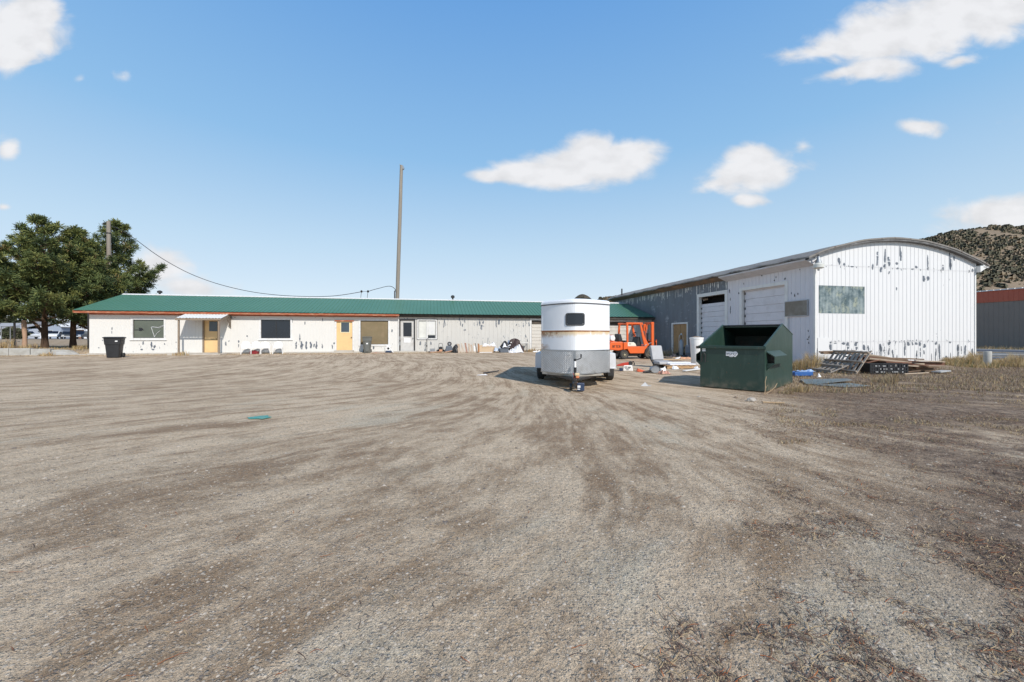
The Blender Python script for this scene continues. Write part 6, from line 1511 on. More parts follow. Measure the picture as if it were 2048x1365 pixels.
# gas bottle / hand truck / blue drum in front of tan door
t = thing('hand_truck', 'silver hand truck with looped handle standing before the tan barn door', 'hand truck', (gat(1354, 712)[0], gat(1354, 712)[1]-.6, 0), R(-12))
mb = MB(); mb.tube([(-.13, .1, .1), (-.13, .0, 1.0), (-.09, -.02, 1.28), (0, -.03, 1.36), (.09, -.02, 1.28), (.13, .0, 1.0), (.13, .1, .1)], .018, 8); mb.build('handle_frame', M['steel'], t, True)
mb = MB(); mb.lathe([(.105, .08), (.11, .12), (.11, .9), (.06, 1.0), (.03, 1.04)], 18, (0, -.05, 0)); mb.build('cylinder', M['galv'], t, True)
mb = MB(); mb.b2((-.17, -.22, .02), (.17, .02, .035)); mb.build('toe_plate', M['steel'], t)
for sx_ in (-1, 1): mb = MB(); mb.lathe([(.03, -.03), (.11, -.03), (.12, 0), (.11, .03), (.03, .03)], 16, (sx_*.19, .12, .12), 'x'); mb.build('wheel', M['rubber'], t, True)
t = thing('blue_barrel', 'dark slate barrel half hidden behind the white drum', 'barrel', (gat(1377, 716)[0]+.05, gat(1377, 716)[1], 0))
mb = MB(); mb.lathe([(.20, 0), (.22, .05), (.22, .28), (.23, .30), (.22, .32), (.22, .6), (.20, .72), (.19, .73)], 22); mb.build('barrel_body', M['slate'], t, True)
mb = MB(); mb.tube([(.0, 0, 0), (.02, .0, 1.35)], .018, 6); o = mb.build('lance', M['darkmetal'], None, loc=(gat(1362, 711)[0], gat(1362, 711)[1], 0)); mb = MB(); mb.lathe([(.02, 1.3), (.05, 1.34), (.045, 1.40), (.02, 1.42)], 10, (.02, 0, 0)); mb.build('lance_head', M['paper'], o, True); tag(o, 'thin dark rod with a pale knob, right of the hand truck', 'rod')
for i, (px, py, w, c, lab) in enumerate([(1362, 716, .35, 'black', 'black crumpled debris in front of the hand truck'), (1345, 715, .3, 'canvas', 'dark debris heap left of the hand truck'), (1371, 719, .3, 'terracotta', 'pinkish debris in front of the dark barrel'), (1357, 718, .2, 'whiteplastic', 'white debris scrap at the foot of the hand truck')]):
    x, y, _ = GP(px, py); crumple('debris', lab, 'debris', (x, y, 0), w*2, w*1.2, w*.6, M[c], 80+i, 8, 6, 0)
# bag with red tool
x, y, _ = GP(1253, 742.5); t = thing('seed_bag', 'white printed sack on the ground between the trailer and the grey seat', 'sack', (x, y, 0), R(-8))
mb = MB(); mb.prism([(-.13, 0), (.22, 0), (.19, .19), (.15, .22), (-.11, .20)], -.08, .10, 'y'); mb.build('sack_body', M['whiteplastic'], t, bevel=.03, segs=2)
mb = MB()
for k, (a, b, w, h) in enumerate([(-.08, .13, .10, .03), (.04, .12, .09, .035), (-.06, .08, .16, .02), (-.02, .04, .08, .02)]): mb.b2((a, -.0835, b), (a+w, -.0805, b+h))
mb.build('sack_print', M['darkmetal'], t)
mb = MB(); mb.b2((-.24, -.07, 0), (-.135, .08, .11)); mb.build('dark_jar', M['navy'], t, bevel=.02)
mb = MB(); mb.prism([(-.36, .20), (-.30, .17), (.12, .20), (.18, .30), (.05, .31), (-.12, .29)], -.06, .06, 'y'); rt = mb.build('power_tool', M['red'], None, bevel=.015, loc=(x, y, 0), rot=(0, 0, R(-8))); tag(rt, 'red power tool resting on the white printed sack', 'power tool')
mb = MB(); mb.lathe([(.01, -.07), (.07, -.07), (.08, 0), (.07, .07), (.01, .07)], 14, (.13, 0, .27), 'y'); mb.tube([(.15, 0, .3), (.24, 0, .34), (.27, 0, .26), (.25, 0, .2)], .02, 6); mb.build('tool_motor', M['darkmetal'], rt, True)
# orange thing, black hose, silver housing, red/white wrapper
x, y, _ = GP(1281, 744); mb = MB(); mb.prism([(-.14, .02), (-.10, .12), (.02, .08), (.15, .03), (.12, 0), (-.05, 0)], -.06, .06, 'y'); tag(mb.build('orange_cover', mat('salmon_plastic', (.62,.12,.05), .5, v=.2), None, bevel=.012, loc=(x, y, 0)), 'orange-red plastic cover at the end of the black blower tube', 'plastic cover')
x, y, _ = GP(1304, 747); t = thing('leaf_blower', 'black and silver leaf blower with its tube lying on the gravel', 'leaf blower', (x, y, 0), R(4))
mb = MB(); mb.tube([(-.30, .02, .04), (-.18, .0, .045), (-.06, 0, .07), (.04, 0, .14)], [.03, .035, .045, .06], 10); mb.build('tube', M['black'], t, True)
mb = MB(); mb.lathe([(.02, -.08), (.10, -.08), (.12, -.03), (.12, .03), (.10, .08), (.02, .08)], 18, (.08, 0, .12), 'y', sx=1.4); mb.build('housing', M['galv'], t, True)
mb = MB(); mb.tube([(-.06, -.02, .10), (.02, -.02, .24), (.14, -.02, .25), (.24, -.02, .18), (.27, -.02, .03)], .018, 8); mb.build('handle', M['black'], t, True)
x, y, _ = GP(1328, 748); crumple('wrapper', 'crumpled red and cream wrapper right of the leaf blower', 'wrapper', (x, y, 0), .34, .3, .20, mat('wrapper_red', (.55,.30,.22), .6, v=.5, vs=9), 91, 8, 6, .3)
x, y, _ = GP(1326, 743); crumple('wrapper', 'crumpled white wrapper below the grey seat', 'wrapper', (x, y, 0), .2, .16, .18, M['whiteplastic'], 92, 7, 6, .3)
x, y, _ = GP(1351, 739); crumple('wrapper', 'white crumpled bag in front of the orange-brown pallet', 'wrapper', (x, y, 0), .24, .2, .16, M['whiteplastic'], 93, 7, 6, .3)
a = GP(1368, 744); b = GP(1398, 741); plank('plank', 'white plank lying left of the dumpster', 'plank', (a[0], a[1], .03), (b[0], b[1], .05), .12, .03, M['white'])
x, y, _ = GP(1392, 740); crumple('wrapper', 'white folded scrap on the white plank beside the dumpster', 'wrapper', (x, y, .05), .2, .16, .12, M['whiteplastic'], 94, 6, 5, 0)
x, y, _ = GP(1291, 773); mb = MB(); mb.add([(-.12, 0, 0), (.06, -.02, 0), (.0, .03, .10), (.10, .05, .0), (-.06, .08, .02)], [(0, 1, 2), (1, 3, 2), (0, 2, 4), (2, 3, 4)]); mb.b2((.04, -.01, 0), (.14, .05, .015)); tag(mb.build('folded_card', M['greytrim'], None, loc=(x, y, 0)), 'small folded dark and white card on the gravel left of the dumpster', 'card')
for i, (px, py, s_, lab) in enumerate([(1503, 803, .055, 'pale square stone on the gravel in front of the dumpster'), (1472, 796, .028, 'small brown stone in front of the middle of the dumpster'), (1398, 795, .022, 'small dark stone left of the dumpster front'), (1317, 760, .025, 'pale stone at the tip of the dumpster shadow')]):
    x, y, _ = GP(px, py); blob('stone', lab, 'stone', (x, y, 0), (s_*1.4, s_, s_), M['rock'] if i != 1 else M['wood'], 100+i, 6, .2, group=None)
a = GP(1525, 806); b = GP(1568, 807.5); plank('stick', 'pale broken stick lying in front of the dumpster', 'stick', (a[0], a[1], .015), (b[0], b[1], .015), .05, .018, M['ply'])
a = GP(968, 748); b = GP(998, 745.5); mb = MB(); mb.tube(squig((a[0], a[1], .03), (b[0], b[1], .05), 0, 5, 3, .02), .022, 6); tag(mb.build('stick', M['black'], None), 'black pipe offcut lying left of the trailer shadow', 'pipe')
a = GP(965, 751); crumple('wrapper', 'pale flattened wrapper next to the black pipe offcut', 'wrapper', (a[0], a[1], 0), .3, .14, .05, M['tarpwhite'], 96, 6, 5, 0)
x, y, _ = GP(520, 837); mb = MB(); P = [(-.17, -.02), (-.10, -.10), (.02, -.08), (.10, -.12), (.16, .02), (.09, .05), (.04, .14), (-.08, .09)]; mb.prism(P, 0, .006, 'z'); tag(mb.build('teal_patch', M['teal'], None, loc=(x, y, .012)), 'flat teal scrap lying on the open gravel at left', 'scrap')
# dead branch beside the dumpster corner
x, y, _ = GP(1530, 790); t = thing('dead_branch', 'bare forked twig standing at the near corner of the dumpster', 'twig', (x, y-.02, 0))
mb = MB(); mb.tube([(-.03, 0, 0), (.0, 0, .13), (-.01, 0, .27), (.015, 0, .38)], .006, 5); mb.tube([(-.03, 0, 0), (.08, -.02, .08), (.18, -.02, .16), (.23, -.01, .24)], .006, 5); mb.tube([(.08, -.02, .08), (.10, -.02, .16)], .004, 4); mb.tube([(.0, 0, .13), (.04, 0, .2)], .004, 4); mb.build('twigs', M['ply'], t, True)

# ================================================================== right hand side: pallets and timber
slm = mat('grey_slat', (.36,.30,.24), .85, v=.3, vs=8, dirt=(.14,.10,.08), da=.6)
def leaning(t, o_, bx, up_v, n_, m, w=.09, jit=.03):
    rj = random.Random(n_)
    nrm = bx.cross(up_v).normalized()
    for k in range(n_):
        q = o_+bx*(k/(n_-1)); j = Vector((rj.uniform(-jit, jit), rj.uniform(-jit, jit), rj.uniform(-.01, .02)))
        mb = MB(); mb.beam(q, q+up_v*rj.uniform(.96, 1.06)+j, w*rj.uniform(.8, 1.1), .018, up=tuple(nrm)); mb.build('slat', m, t)
    for f_ in (.08, .5, .92):
        mb = MB(); p = o_+up_v*f_-nrm*(.045 if nrm.x > 0 else -.045); mb.beam(p-bx*.03, p+bx*1.03, .04, .07, up=tuple(nrm)); mb.build('stringer', m, t)
t0 = thing('pallet', 'weathered grey pallet propped steeply against the left end of the timber pile', 'pallet', (10.82, 12.6, 0), 0)
leaning(t0, Vector((0, 0, .02)), Vector((.02, 1.35, 0)), Vector((.62, .18, .70)), 9, slm)
t1 = thing('pallet', 'second weathered pallet lying lower under the propped one, sticking out at its left foot', 'pallet', (10.30, 13.0, 0), 0)
leaning(t1, Vector((0, 0, .02)), Vector((.05, 1.2, 0)), Vector((.95, .12, .34)), 7, M['wood2'])
# timber: long boards slanting down to the right, resting on crates
tim = [mat('rusty_board', (.19,.09,.055), .85, v=.3, vs=7, dirt=(.10,.06,.045), da=.6), mat('brown_plank', (.21,.14,.09), .85, v=.3, vs=7, dirt=(.12,.08,.06), da=.6), mat('pale_plank', (.44,.35,.26), .8, v=.2, vs=7, dirt=(.3,.2,.14), da=.5)]
bds = [((11.70, 14.0, .62), (13.6, 13.6, .36), .20, .035, 1, 'long brown board along the top of the timber pile'), ((11.75, 13.75, .55), (13.9, 13.3, .33), .16, .03, 0, 'rusty red board forming the front top of the timber pile'), ((12.05, 13.5, .47), (13.55, 13.15, .30), .05, .05, 2, 'thin pale batten on the front of the timber pile'), ((12.45, 13.4, .36), (14.1, 13.2, .30), .22, .04, 0, 'thick red-brown board at the right end of the timber pile'), ((12.55, 13.3, .25), (14.0, 13.15, .20), .14, .05, 1, 'brown plank below the red-brown board at the right of the pile'), ((12.25, 13.2, .30), (13.2, 13.0, .24), .05, .04, 2, 'short pale batten at the middle right of the pile'), ((11.85, 14.2, .50), (14.2, 13.9, .42), .3, .04, 1, 'wide brown board at the back of the timber pile'), ((10.95, 14.25, .66), (12.0, 14.0, .70), .12, .05, 1, 'dark board sticking out behind the top of the leaning pallet'), ((12.95, 13.5, .16), (14.1, 13.4, .12), .18, .05, 0, 'lowest red board of the timber pile'), ((11.0, 14.2, .62), (12.2, 14.3, .60), .14, .06, 1, 'short dark board behind the left end of the leaning pallet'), ((11.70, 13.9, .40), (13.9, 13.45, .22), .06, .24, 0, 'broad rusty board standing on edge along the pile'), ((12.05, 13.65, .50), (13.2, 13.35, .36), .05, .16, 1, 'brown board on edge in the upper left of the pile'), ((12.35, 13.5, .22), (13.9, 13.2, .14), .06, .18, 1, 'dark brown board on edge low in the pile'), ((13.15, 13.25, .33), (14.15, 13.1, .30), .06, .12, 0, 'short red board on edge at the right end of the pile'), ((11.95, 13.8, .64), (12.9, 13.5, .46), .07, .05, 2, 'pale batten along the top edge of the pile'), ((13.25, 13.15, .42), (14.1, 13.05, .38), .09, .03, 2, 'pale batten topping the right end of the pile'), ((12.15, 14.3, .2), (14.0, 14.0, .16), .4, .3, 1, 'thick baulk lying at the back under the pile')]
for p, q, w, h, mi_, lab in bds: plank('timber_board', lab, 'board', p, q, w, h, tim[mi_], 'loose boards of the timber pile')
rj = random.Random(77)
for i in range(14):
    cx_, cy_, cz_ = rj.uniform(11.6, 14.0), rj.uniform(12.95, 13.9), rj.uniform(.05, .5); a_ = rj.uniform(-.5, .35); l_ = rj.uniform(.35, 1.0); zz_ = rj.uniform(-.16, .12); cz_ = min(cz_, .62-.12*(cx_-11.6))
    plank('broken_board', 'short broken board jumbled among the long boards of the timber pile', 'board', (cx_-l_/2*math.cos(a_), cy_-l_/2*math.sin(a_), max(.04, cz_-zz_/2)), (cx_+l_/2*math.cos(a_), cy_+l_/2*math.sin(a_), max(.04, cz_+zz_/2)), rj.uniform(.05, .14), rj.uniform(.02, .04), tim[rj.randrange(3)], 'broken boards jumbled in the timber pile')
for i, (x, y, lab) in enumerate([(11.75, 12.95, 'black slotted crate under the left end of the timber pile'), (12.35, 12.95, 'black slotted crate under the middle of the timber pile')]):
    t = thing('black_crate', lab, 'crate', (x, y, 0), R(-6))
    mb = MB(); mb.b2((-.28, -.18, 0), (.28, .18, .03))
    for k in range(8): mb.b2((-.28+k*.075, -.19, .03), (-.235+k*.075, -.18, .34))
    for z in (.10, .20, .32): mb.b2((-.285, -.197, z), (.285, -.1905, z+.03))
    mb.b2((-.29, -.18, .03), (-.28, .18, .34)); mb.b2((.28, -.18, .03), (.29, .18, .34)); mb.b2((-.28, .18, .03), (.28, .19, .34)); mb.build('crate_walls', M['black'], t)
    rr = random.Random(i); mb = MB()
    for k in range(12): a_ = rr.uniform(-.25, .2); z = rr.choice((.07, .165, .26)); mb.b2((a_, -.201, z), (a_+rr.uniform(.02, .06), -.198, z+.015))
    mb.build('white_flecks', M['paper'], t)  # small white bars scattered over the crate front
x, y, _ = GP(1800, 745); mb = MB(); mb.box((0, 0, .03), (1.3, .35, .05), rot=-.1); tag(mb.build('roof_panel', M['canvas'], None, bevel=.01, loc=(x, y, 0)), 'dark flat panel on the ground in front of the timber pile', 'panel')
a = GP(1808, 751); b = GP(1850, 749); plank('plank', 'pale thin strip lying on the ground below the timber pile', 'plank', (a[0], a[1], .04), (b[0], b[1]-.1, .06), .06, .03, tim[2])
a = GP(1872, 748); b = GP(1893, 745); plank('plank', 'short grey plank at the right foot of the timber pile', 'plank', (a[0], a[1], .06), (b[0], b[1], .05), .22, .04, M['greytrim'])
x, y, _ = GP(1790, 744); mb = MB(); mb.tube(squig((-.3, 0, .05), (.5, .05, .35), -.05, 6, 8, .04), .012, 5); mb.tube(squig((-.5, 0, .45), (.3, .05, .12), 0, 6, 9, .05), .010, 5); tag(mb.build('wire', M['ply'], None, loc=(x, y, 0)), 'tangle of pale wire in front of the timber pile', 'wire')
# blue things and sheets
t = thing('blue_plastic_frame', 'bright blue plastic frame lying flat right of the dumpster', 'plastic frame', (gat(1590, 754)[0], gat(1590, 754)[1], 0), R(8))
mb = MB(); 
for (a, b) in (((0, 0, .02), (.62, .07, .14)), ((0, .35, .02), (.62, .42, .13)), ((0, .07, .02), (.08, .35, .12)), ((.27, .07, .02), (.33, .35, .12)), ((.54, .07, .02), (.62, .35, .13))): mb.b2(a, b)
mb.build('frame_bars', M['blue'], t, bevel=.012)
mb = MB(); mb.prism([(.40, .0), (.66, .0), (.68, .12), (.60, .17), (.42, .13)], .10, .33, 'y'); mb.build('blue_tub', M['blue'], t, bevel=.02)
x, y, _ = GP(1610, 752); crumple('blue_film', 'pale blue crumpled film on the blue plastic frame', 'plastic film', (x, y, .13), .5, .28, .08, mat('pale_film', (.30,.42,.62), .4, v=.3, vs=12), 98, 8, 6, 0)
x, y, _ = GP(1637, 755); crumple('paper_scrap', 'white scrap at the right end of the blue frame', 'scrap', (x, y, 0), .14, .10, .14, M['whiteplastic'], 99, 6, 5, 0)
def sheet(label, P, z, m, t_=.008):
    cx = sum(p[0] for p in P)/len(P); cy = sum(p[1] for p in P)/len(P); n = len(P)
    mb = MB(); zs = z; vs = [(p[0]-cx, p[1]-cy, p[2]) for p in P]+[(p[0]-cx, p[1]-cy, p[2]+t_) for p in P]
    mb.add(vs, [tuple(range(n)), tuple(range(2*n-1, n-1, -1))]+[(i, (i+1) % n, (i+1) % n+n, i+n) for i in range(n)]); tag(mb.build('sheet_metal', m, None, loc=(cx, cy, 0)), label, 'metal sheet')
g_ = lambda px, py, z: (*gat(px, py), z)
sheet('blue-grey metal sheet lying on the ground right of the dumpster, uppermost of the three', [g_(1600, 763, .05), g_(1694, 764, .08), g_(1706, 769, .10), g_(1640, 771, .03), g_(1612, 771, .03)], 0, M['sheetmetal'])
sheet('longer grey sheet reaching furthest right below the other metal sheet', [g_(1625, 772, .02), g_(1700, 770.5, .045), g_(1742, 774.5, .02), g_(1690, 777, .02)], 0, M['sheetmetal'])
sheet('short dark metal sheet nearest the dumpster', [g_(1603, 762, .03), g_(1640, 760.5, .03), g_(1638, 763.4, .03), g_(1610, 764, .03)], 0, M['slate'])
# concrete post and pipes by the neighbour's building
x, y = gat(1975, 734); mb = MB(); mb.lathe([(.12, -.1), (.118, .3), (.12, .60), (.11, .62)], 16); tag(mb.build('concrete_post', M['concrete'], None, True, loc=(x*1.0, y, 0)), 'short pale concrete post in the dry grass right of the barn', 'post')
for i, (z, dy, lab) in enumerate([(.10, 0, 'lowest dark metal rail stacked behind the concrete post'), (.30, .06, 'middle pale-edged metal rail stacked behind the concrete post'), (.50, .10, 'top dark metal rail stacked behind the concrete post')]):
    mb = MB(); mb.b2((-1.6, -.06, -.08), (7.5, .06, .08)); mb.b2((-1.6, -.075, -.02), (7.5, -.061, .02), 1); o = mb.build('metal_rail', [M['slate'], M['galv'] if i == 1 else M['navy']], None, bevel=.01, loc=(24.2, 20.6+dy, z)); o.rotation_euler = (0, .012*i, R(3)); tag(o, lab, 'rail', 'metal rails stacked right of the barn')
# grass clumps
def clump(name, label, x, y, n, rad, hmin, hmax, seed, wts=None, lean=.55, cat='grass clump', grp='clumps of dry grass', w=.005):
    r = np.random.default_rng(seed); a = r.random(n)*6.28; q = rad*np.sqrt(r.random(n)); o = grass_field(name, x+q*np.cos(a), y+q*np.sin(a), hmin, hmax, w, gr_m, seed, wts, lean)
    return tag(o, label, cat, grp)
cl = [(1600, 741, 900, .55, .15, .75, [.35,.4,.1,.05,.1], 'tall ochre grass clump between the dumpster and the barn corner', .004), (1618, 738, 900, .5, .15, .7, [.35,.4,.1,.05,.1], 'ochre grass clump against the barn side wall by its corner', .004),
 (1650, 740, 500, .45, .1, .5, [.3,.3,.2,.1,.1], 'grass clump behind the left end of the leaning pallet', .004), (1768, 765, 420, .28, .06, .32, [.3,.1,.4,.0,.2], 'greyish weed clump in front of the timber pile', .003),
 (1925, 726, 1300, .75, .15, .62, [.55,.25,.1,.05,.05], 'wide straw-coloured clump at the right corner of the barn', .005), (1905, 731, 700, .6, .1, .4, [.3,.3,.1,.25,.05], 'greenish clump right of the timber pile end', .005),
 (2005, 731, 1300, .8, .15, .6, [.65,.2,.1,.0,.05], 'pale straw clump right of the concrete post', .005), (1952, 735, 600, .6, .08, .3, [.3,.3,.1,.25,.05], 'low green-brown clump before the concrete post', .005),
 (2040, 734, 700, .7, .1, .4, [.4,.3,.1,.15,.05], 'straw clump at the right edge of the picture', .005), (1592, 783, 380, .22, .05, .22, [.3,.2,.3,.05,.15], 'small weed clump at the foot of the dumpster right side', .003),
 (1570, 788, 180, .14, .04, .16, [.3,.2,.3,.05,.15], 'tiny weed clump near the near corner of the dumpster', .003), (1330, 712, 500, .8, .1, .6, [.1,.2,.3,.15,.25], 'brown weeds against the galvanised wall behind the forklift mast', .006), (1362, 711, 300, .5, .1, .55, [.1,.2,.3,.15,.25], 'brown weeds behind the hand truck', .006), (1700, 738, 300, .4, .1, .35, [.3,.3,.2,.1,.1], 'grass clump under the leaning pallet', .004)]
for i, (px, py, n, rad, h0, h1, w, lab, bw) in enumerate(cl):
    x, y = gat(px, py); clump('grass_clump', lab, x, y, n, rad, h0, h1, 200+i, w, w=bw)
for i, (px, q, n, lab) in enumerate([(1058, -.5, 300, 'rusty weeds at the left foot of the slatted garage door'), (1078, -.6, 300, 'rusty weeds in front of the slatted garage door'), (364, -1.9, 160, 'weeds at the left post of the porch'), (100, -.9, 150, 'straw weeds by the broken end of the low wall')]):
    x, y, _ = lp(px, q); clump('grass_clump', lab, x, y, n, .5, .05, .35, 300+i, [.2,.5,.1,.05,.15], w=.012)

# ================================================================== left: low wall, street, cars, houses
def WL(s, q): x, y = LW(s, q); return x, y
ws = [(-.75, -2.05, .36, 'broken sloping end piece of the low concrete wall'), (-2.12, -3.15, .42, 'low concrete wall block right of the joint near the thick pine'), (-3.2, -4.3, .46, 'pale low concrete wall block in the middle'), (-4.33, -5.6, .46, 'pale low concrete wall block reaching the left edge of the picture'), (-5.63, -7.5, .46, 'low concrete wall block beyond the left edge')]
for i, (a, b, h, lab) in enumerate(ws):
    mb = MB()
    if i == 0: mb.prism([(a, -.1), (a, .08), (a-.35, .30), (a-.9, h), (b, h-.02), (b, -.1)], -.15, .15, 'y')
    else: mb.b2((b, -.15, -.1), (a, .15, h))
    o = mb.build('wall_block', M['concrete'], None, bevel=.02, loc=(LB[0]+DY[0]*.1, LB[1]+DY[1]*.1, 0), rot=(0, 0, TH)); tag(o, lab, 'concrete block', 'blocks of the low concrete wall')
mb = MB(); mb.add([(-2.3, -.5, .02), (-.6, -.6, .03), (-.5, -.1, .1), (-1.5, -.12, .26), (-2.1, -.15, .2), (-1.6, -.4, .1)], [(0, 1, 5), (1, 2, 5), (2, 3, 5), (3, 4, 5), (4, 0, 5)]); o = mb.build('broken_slab', M['concrete'], None, loc=(LB[0], LB[1], 0), rot=(0, 0, TH)); o.modifiers.new('t', 'SOLIDIFY').thickness = .05; tag(o, 'tilted slab of broken concrete leaning on the end of the low wall', 'concrete slab')
x, y, z = tpos(49, 30); mb = MB(); mb.tube([(0, 0, 0), (.03, 0, .9), (-.04, 0, 1.9), (-.02, 0, 2.2)], [.16, .12, .14, .11], 10); tag(mb.build('tree_stump', mat('peeled_trunk', (.42,.27,.18), .9, v=.3, vs=5), None, True, loc=(x, y, z)), 'peeled pinkish dead trunk standing left of the thick pine', 'dead trunk')
for i, (px, h, lab) in enumerate([(29, 2.0, 'dark metal post left of the peeled trunk'), (177, 3.2, 'dark pipe post against the left end of the long building')]):
    x, y, z = tpos(px, 29.5 if i == 0 else 29.5); mb = MB(); mb.tube([(0, 0, 0), (0, 0, h)], .06, 8); mb.tube([(-.01, 0, h), (0, 0, h+.02)], .075, 8); tag(mb.build('metal_post', M['darkmetal'], None, True, loc=(x, y, z)), lab, 'post')
mb = MB(); x, y, z = tpos(2, 30); mb.tube([(0, 0, 1.7), (1.4, 0, 1.75)], .03, 6); mb.tube([(0.02, 0, 0), (0.02, 0, 1.7)], .03, 6); mb.tube([(.7, 0, 0), (.7, 0, 1.7)], .025, 6); mb.tube([(0, 0, .6), (1.4, 0, .6)], .025, 6); tag(mb.build('pipe_rail', M['galv'], None, True, loc=(x, y, z)), 'thin metal pipe railing at the left edge beyond the low wall', 'railing')
for i, (px, Y, n, rad, h, w, lab) in enumerate([(10, 28.2, 500, 1.0, .9, [.2,.5,.1,.0,.2], 'tall russet weeds behind the left end of the low wall'), (60, 29, 350, .9, .5, [.2,.4,.1,.05,.25], 'russet weeds at the foot of the peeled trunk'), (163, 29.5, 350, .5, .4, [.4,.3,.1,.1,.1], 'straw grass between the second pine and the long building')]):
    x, y, z = tpos(px, Y); clump('weed_clump', lab, x, y, n, rad, .1, h, 400+i, w, w=.012, cat='weed clump', grp='weeds behind the low wall')
# cars
def paintm(n, c): return mat(n, c, .3, .1, v=.05, b=0)
def car(name, label, cat, x, y, rz, c, style='suv', L_=4.7, H=1.75):
    t = thing(name, label, cat, (x, y, gzf(x, y)+.06), rz, 'vehicles parked along the far street'); m = paintm('paint_'+name+str(len(bpy.data.materials)), c); W_ = 1.85
    if style == 'pickup': P = [(-2.6, .45), (-2.6, 1.05), (-.55, 1.08), (-.45, 1.72), (.75, 1.72), (1.35, 1.15), (2.5, 1.0), (2.65, .85), (2.65, .45)]
    else: P = [(-2.25, .45), (-2.3, 1.1), (-2.0, 1.70), (.4, 1.72), (1.15, 1.12), (2.2, .95), (2.35, .8), (2.35, .45)]
    mb = MB(); low = [p for p in P if p[1] < 1.2]
    mb.prism(P, -W_/2, W_/2, 'y'); mb.build('body', m, t, bevel=.07, segs=2)
    for sgn in (-1, 1):
        y_ = sgn*(W_/2+.004); mb = MB(); Q = [(-.38, 1.14), (-.34, 1.6), (.66, 1.6), (1.08, 1.16)] if style == 'pickup' else [(-1.95, 1.16), (-1.8, 1.6), (.36, 1.6), (.9, 1.16)]
        mb.prism(Q, min(y_, y_-sgn*.02), max(y_, y_-sgn*.02), 'y'); mb.build('side_window', M['glass'], t)
    mb = MB(); 
    if style == 'pickup': mb.add([(.80, -.8, 1.69), (.80, .8, 1.69), (1.33, .85, 1.19), (1.33, -.85, 1.19)], [(0, 1, 2, 3)])
    else: mb.add([(.45, -.8, 1.70), (.45, .8, 1.70), (1.14, .85, 1.16), (1.14, -.85, 1.16)], [(0, 1, 2, 3)])
    o = mb.build('windscreen', M['glass'], t); o.location = (.03, 0, .02)
    xs2 = (-1.65, 1.7) if style == 'pickup' else (-1.4, 1.45)
    for wx in xs2:
        for sgn in (-1, 1):
            mb = MB(); mb.lathe([(.1, -.1), (.34, -.1), (.37, 0), (.34, .1), (.1, .1)], 20, (wx, sgn*(W_/2-.08), .37), 'y'); w = mb.build('wheel', M['rubber'], t, True)
            mb = MB(); mb.lathe([(.02, sgn*.11), (.2, sgn*.105), (.22, sgn*.07)], 14, (wx, sgn*(W_/2-.08), .37), 'y'); mb.build('rim', M['steel'], w, True)
    for sgn in (-1, 1): mb = MB(); mb.b2((2.30 if style != 'pickup' else 2.58, sgn*.62-.2, .72), (2.37 if style != 'pickup' else 2.67, sgn*.62+.2, .86)); mb.build('headlight', M['paper'], t)
    mb = MB(); mb.b2((P[0][0]-.05, -.9, .42), (P[0][0]+.1, .9, .62)); mb.b2((P[-1][0]-.1, -.9, .42), (P[-1][0]+.05, .9, .62)); mb.build('bumper', M['greytrim'], t)
    return t
def fx(px, Y): return (px-1024)/800*Y
car('pickup_truck', 'white pickup truck parked across the street at far left', 'pickup truck', fx(50, 90), 90, R(-8), (.78,.78,.78), 'pickup')
car('parked_car', 'white estate car parked across the street between the two pine trunks', 'car', fx(108, 90), 90, R(-52), (.78,.79,.80))
car('parked_car', 'dark blue car parked across the street right of the second pine trunk', 'car', fx(160, 88), 88, R(-60), (.02,.035,.07))
car('parked_car', 'dark car parked across the street just left of the second pine trunk', 'car', fx(138, 92), 92, R(-50), (.04,.045,.05))
def house(name, label, cat, px0, px1, Y, hw, hr, wc, rc, d=9, win=(), door_=None, axis='x', band=None):
    x0, x1 = fx(px0, Y), fx(px1, Y); g = .6; t = thing(name, label, cat, ((x0+x1)/2, Y, g), R(0), 'houses across the street'); w = (x1-x0)/2
    mb = MB(); mb.b2((-w, 0, -.5), (w, d, hw))
    if axis == 'y': mb.prism([(-w, hw), (w, hw), (0, hr-.1)], .0, d, 'y')
    mb.build('wall', wc, t); mb = MB()
    if axis == 'x': mb.prism([(-.6, hw-.1), (-.6, hw+.1), (d/2, hr), (d+.6, hw+.1), (d+.6, hw-.1), (d/2, hr-.2)], -w-.4, w+.4, 'x')
    elif axis == 'y': mb.prism([(-w-.6, hw-.2), (-w-.6, hw), (0, hr), (w+.6, hw), (w+.6, hw-.2), (0, hr-.2)], -.4, d+.4, 'y')
    else: mb.b2((-w-.2, -.3, hw), (w+.2, d+.3, hr))
    mb.build('roof', rc, t)
    for (a, b, c, e) in win:
        f = MB(); f.b2((a-.08, -.04, b-.08), (a+c+.08, -.002, b+e+.08)); q = f.build('window', M['trim'], t); f = MB(); f.b2((a, -.055, b), (a+c, -.041, b+e)); f.build('pane', M['glass'], q)
    if door_: f = MB(); f.b2((door_, -.05, 0), (door_+1, -.002, 2.1)); f.build('door', M['darkmetal'], t)
    return t
hm = lambda n, c: mat(n, c, .8, v=.08, vs=.5, b=0)
house('house', 'low pale blue-white house across the street at far left', 'house', -40, 46, 112, 2.9, 4.6, hm('pale_blue_wall', (.55,.60,.70)), hm('grey_roof', (.32,.33,.35)), win=((-1, 1, 1.4, 1.1), (4, 1, 1.4, 1.1)), door_=2)
house('house', 'small blue-grey house behind the white estate car', 'house', 94, 122, 108, 3.4, 4.9, hm('blue_grey_wall', (.32,.37,.46)), hm('white_roof', (.7,.71,.72)), win=((-1.6, 1.2, 1.2, 1.1),), axis='y')
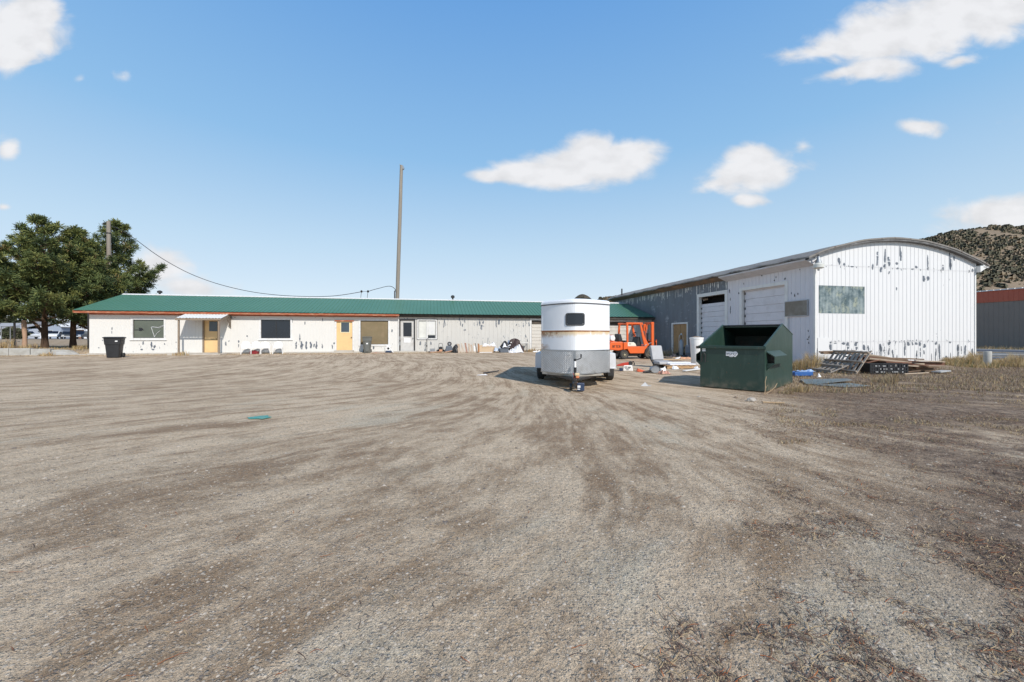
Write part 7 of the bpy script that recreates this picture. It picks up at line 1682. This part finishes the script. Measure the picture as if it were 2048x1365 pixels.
house('house', 'low house with pale grey roof and brown wall behind the second pine trunk', 'house', 120, 172, 112, 2.6, 4.8, hm('brick_brown_wall', (.24,.11,.06)), hm('pale_roof', (.62,.62,.62)), win=((2, .9, 1.4, 1.1),))
house('garage_building', 'white flat-roofed building glimpsed beside the left end of the long building', 'building', 168, 215, 105, 4.0, 4.3, hm('white_wall', (.75,.77,.80)), hm('white_roof2', (.65,.67,.7)), axis='f', win=((0, 1, 1.4, 1.2),))
house('house', 'white gabled house seen under the branches between the peeled trunk and the thick pine', 'house', 56, 94, 116, 3.2, 5.0, hm('white_clapboard', (.68,.70,.74)), hm('dark_roof', (.22,.22,.24)), axis='y', win=((-2, 1, 1.2, 1.2), (1, 1, 1.2, 1.2)))
# round shrubs and far trees over the street
def bush(name, label, cat, x, y, z, rx, rz_, seed, mats_, grp=None):
    r = np.random.default_rng(seed); n = 2600; d = r.normal(size=(n, 3)); d /= np.linalg.norm(d, axis=1, keepdims=True); rad = (.45+.6*r.random(n)**.5)*(1+.25*np.sin(d[:, 0]*5+seed)*np.cos(d[:, 2]*4))
    C = d*rad[:, None]*np.array([rx, rx, rz_]); C[:, 2] = np.abs(C[:, 2]+rz_*.8)
    s = rx*.09; e1 = r.normal(size=(n, 3))*s; e2 = r.normal(size=(n, 3))*s
    V = (np.stack([C-e1, C+e2, C+e1, C-e2], 1)).reshape(-1, 3); F = np.arange(4*n).reshape(n, 4)
    root = thing(name, label, cat, (x, y, z), 0, grp)
    np_mesh('crown', V, F, mats_, r.integers(0, len(mats_), n), parent=root)
    mb = MB(); mb.tube([(0, 0, -.2), (.05, 0, rz_*1.2)], [rx*.07, rx*.03], 7); mb.build('trunk', M['bark'], root, True)
fm_ = [needle('far_leaf_a', (.07,.08,.04)), needle('far_leaf_b', (.12,.11,.07)), needle('far_leaf_c', (.045,.055,.03))]
for i, (px, Y, rx, rz_, lab) in enumerate([(75, 118, 3, 3.2, 'grey-green tree behind the white gabled house'), (10, 122, 4, 3.4, 'dull tree behind the pale blue-white house'), (185, 116, 2.2, 2.6, 'small tree beside the white flat-roofed building'), (30, 60, 1.2, .9, 'round bush on the near side of the street at far left')]):
    x = fx(px, Y); bush('far_tree' if i < 3 else 'bush', lab, 'tree' if i < 3 else 'bush', x, Y, gzf(x, Y), rx, rz_, 500+i, fm_, 'trees beyond the street' if i < 3 else None)
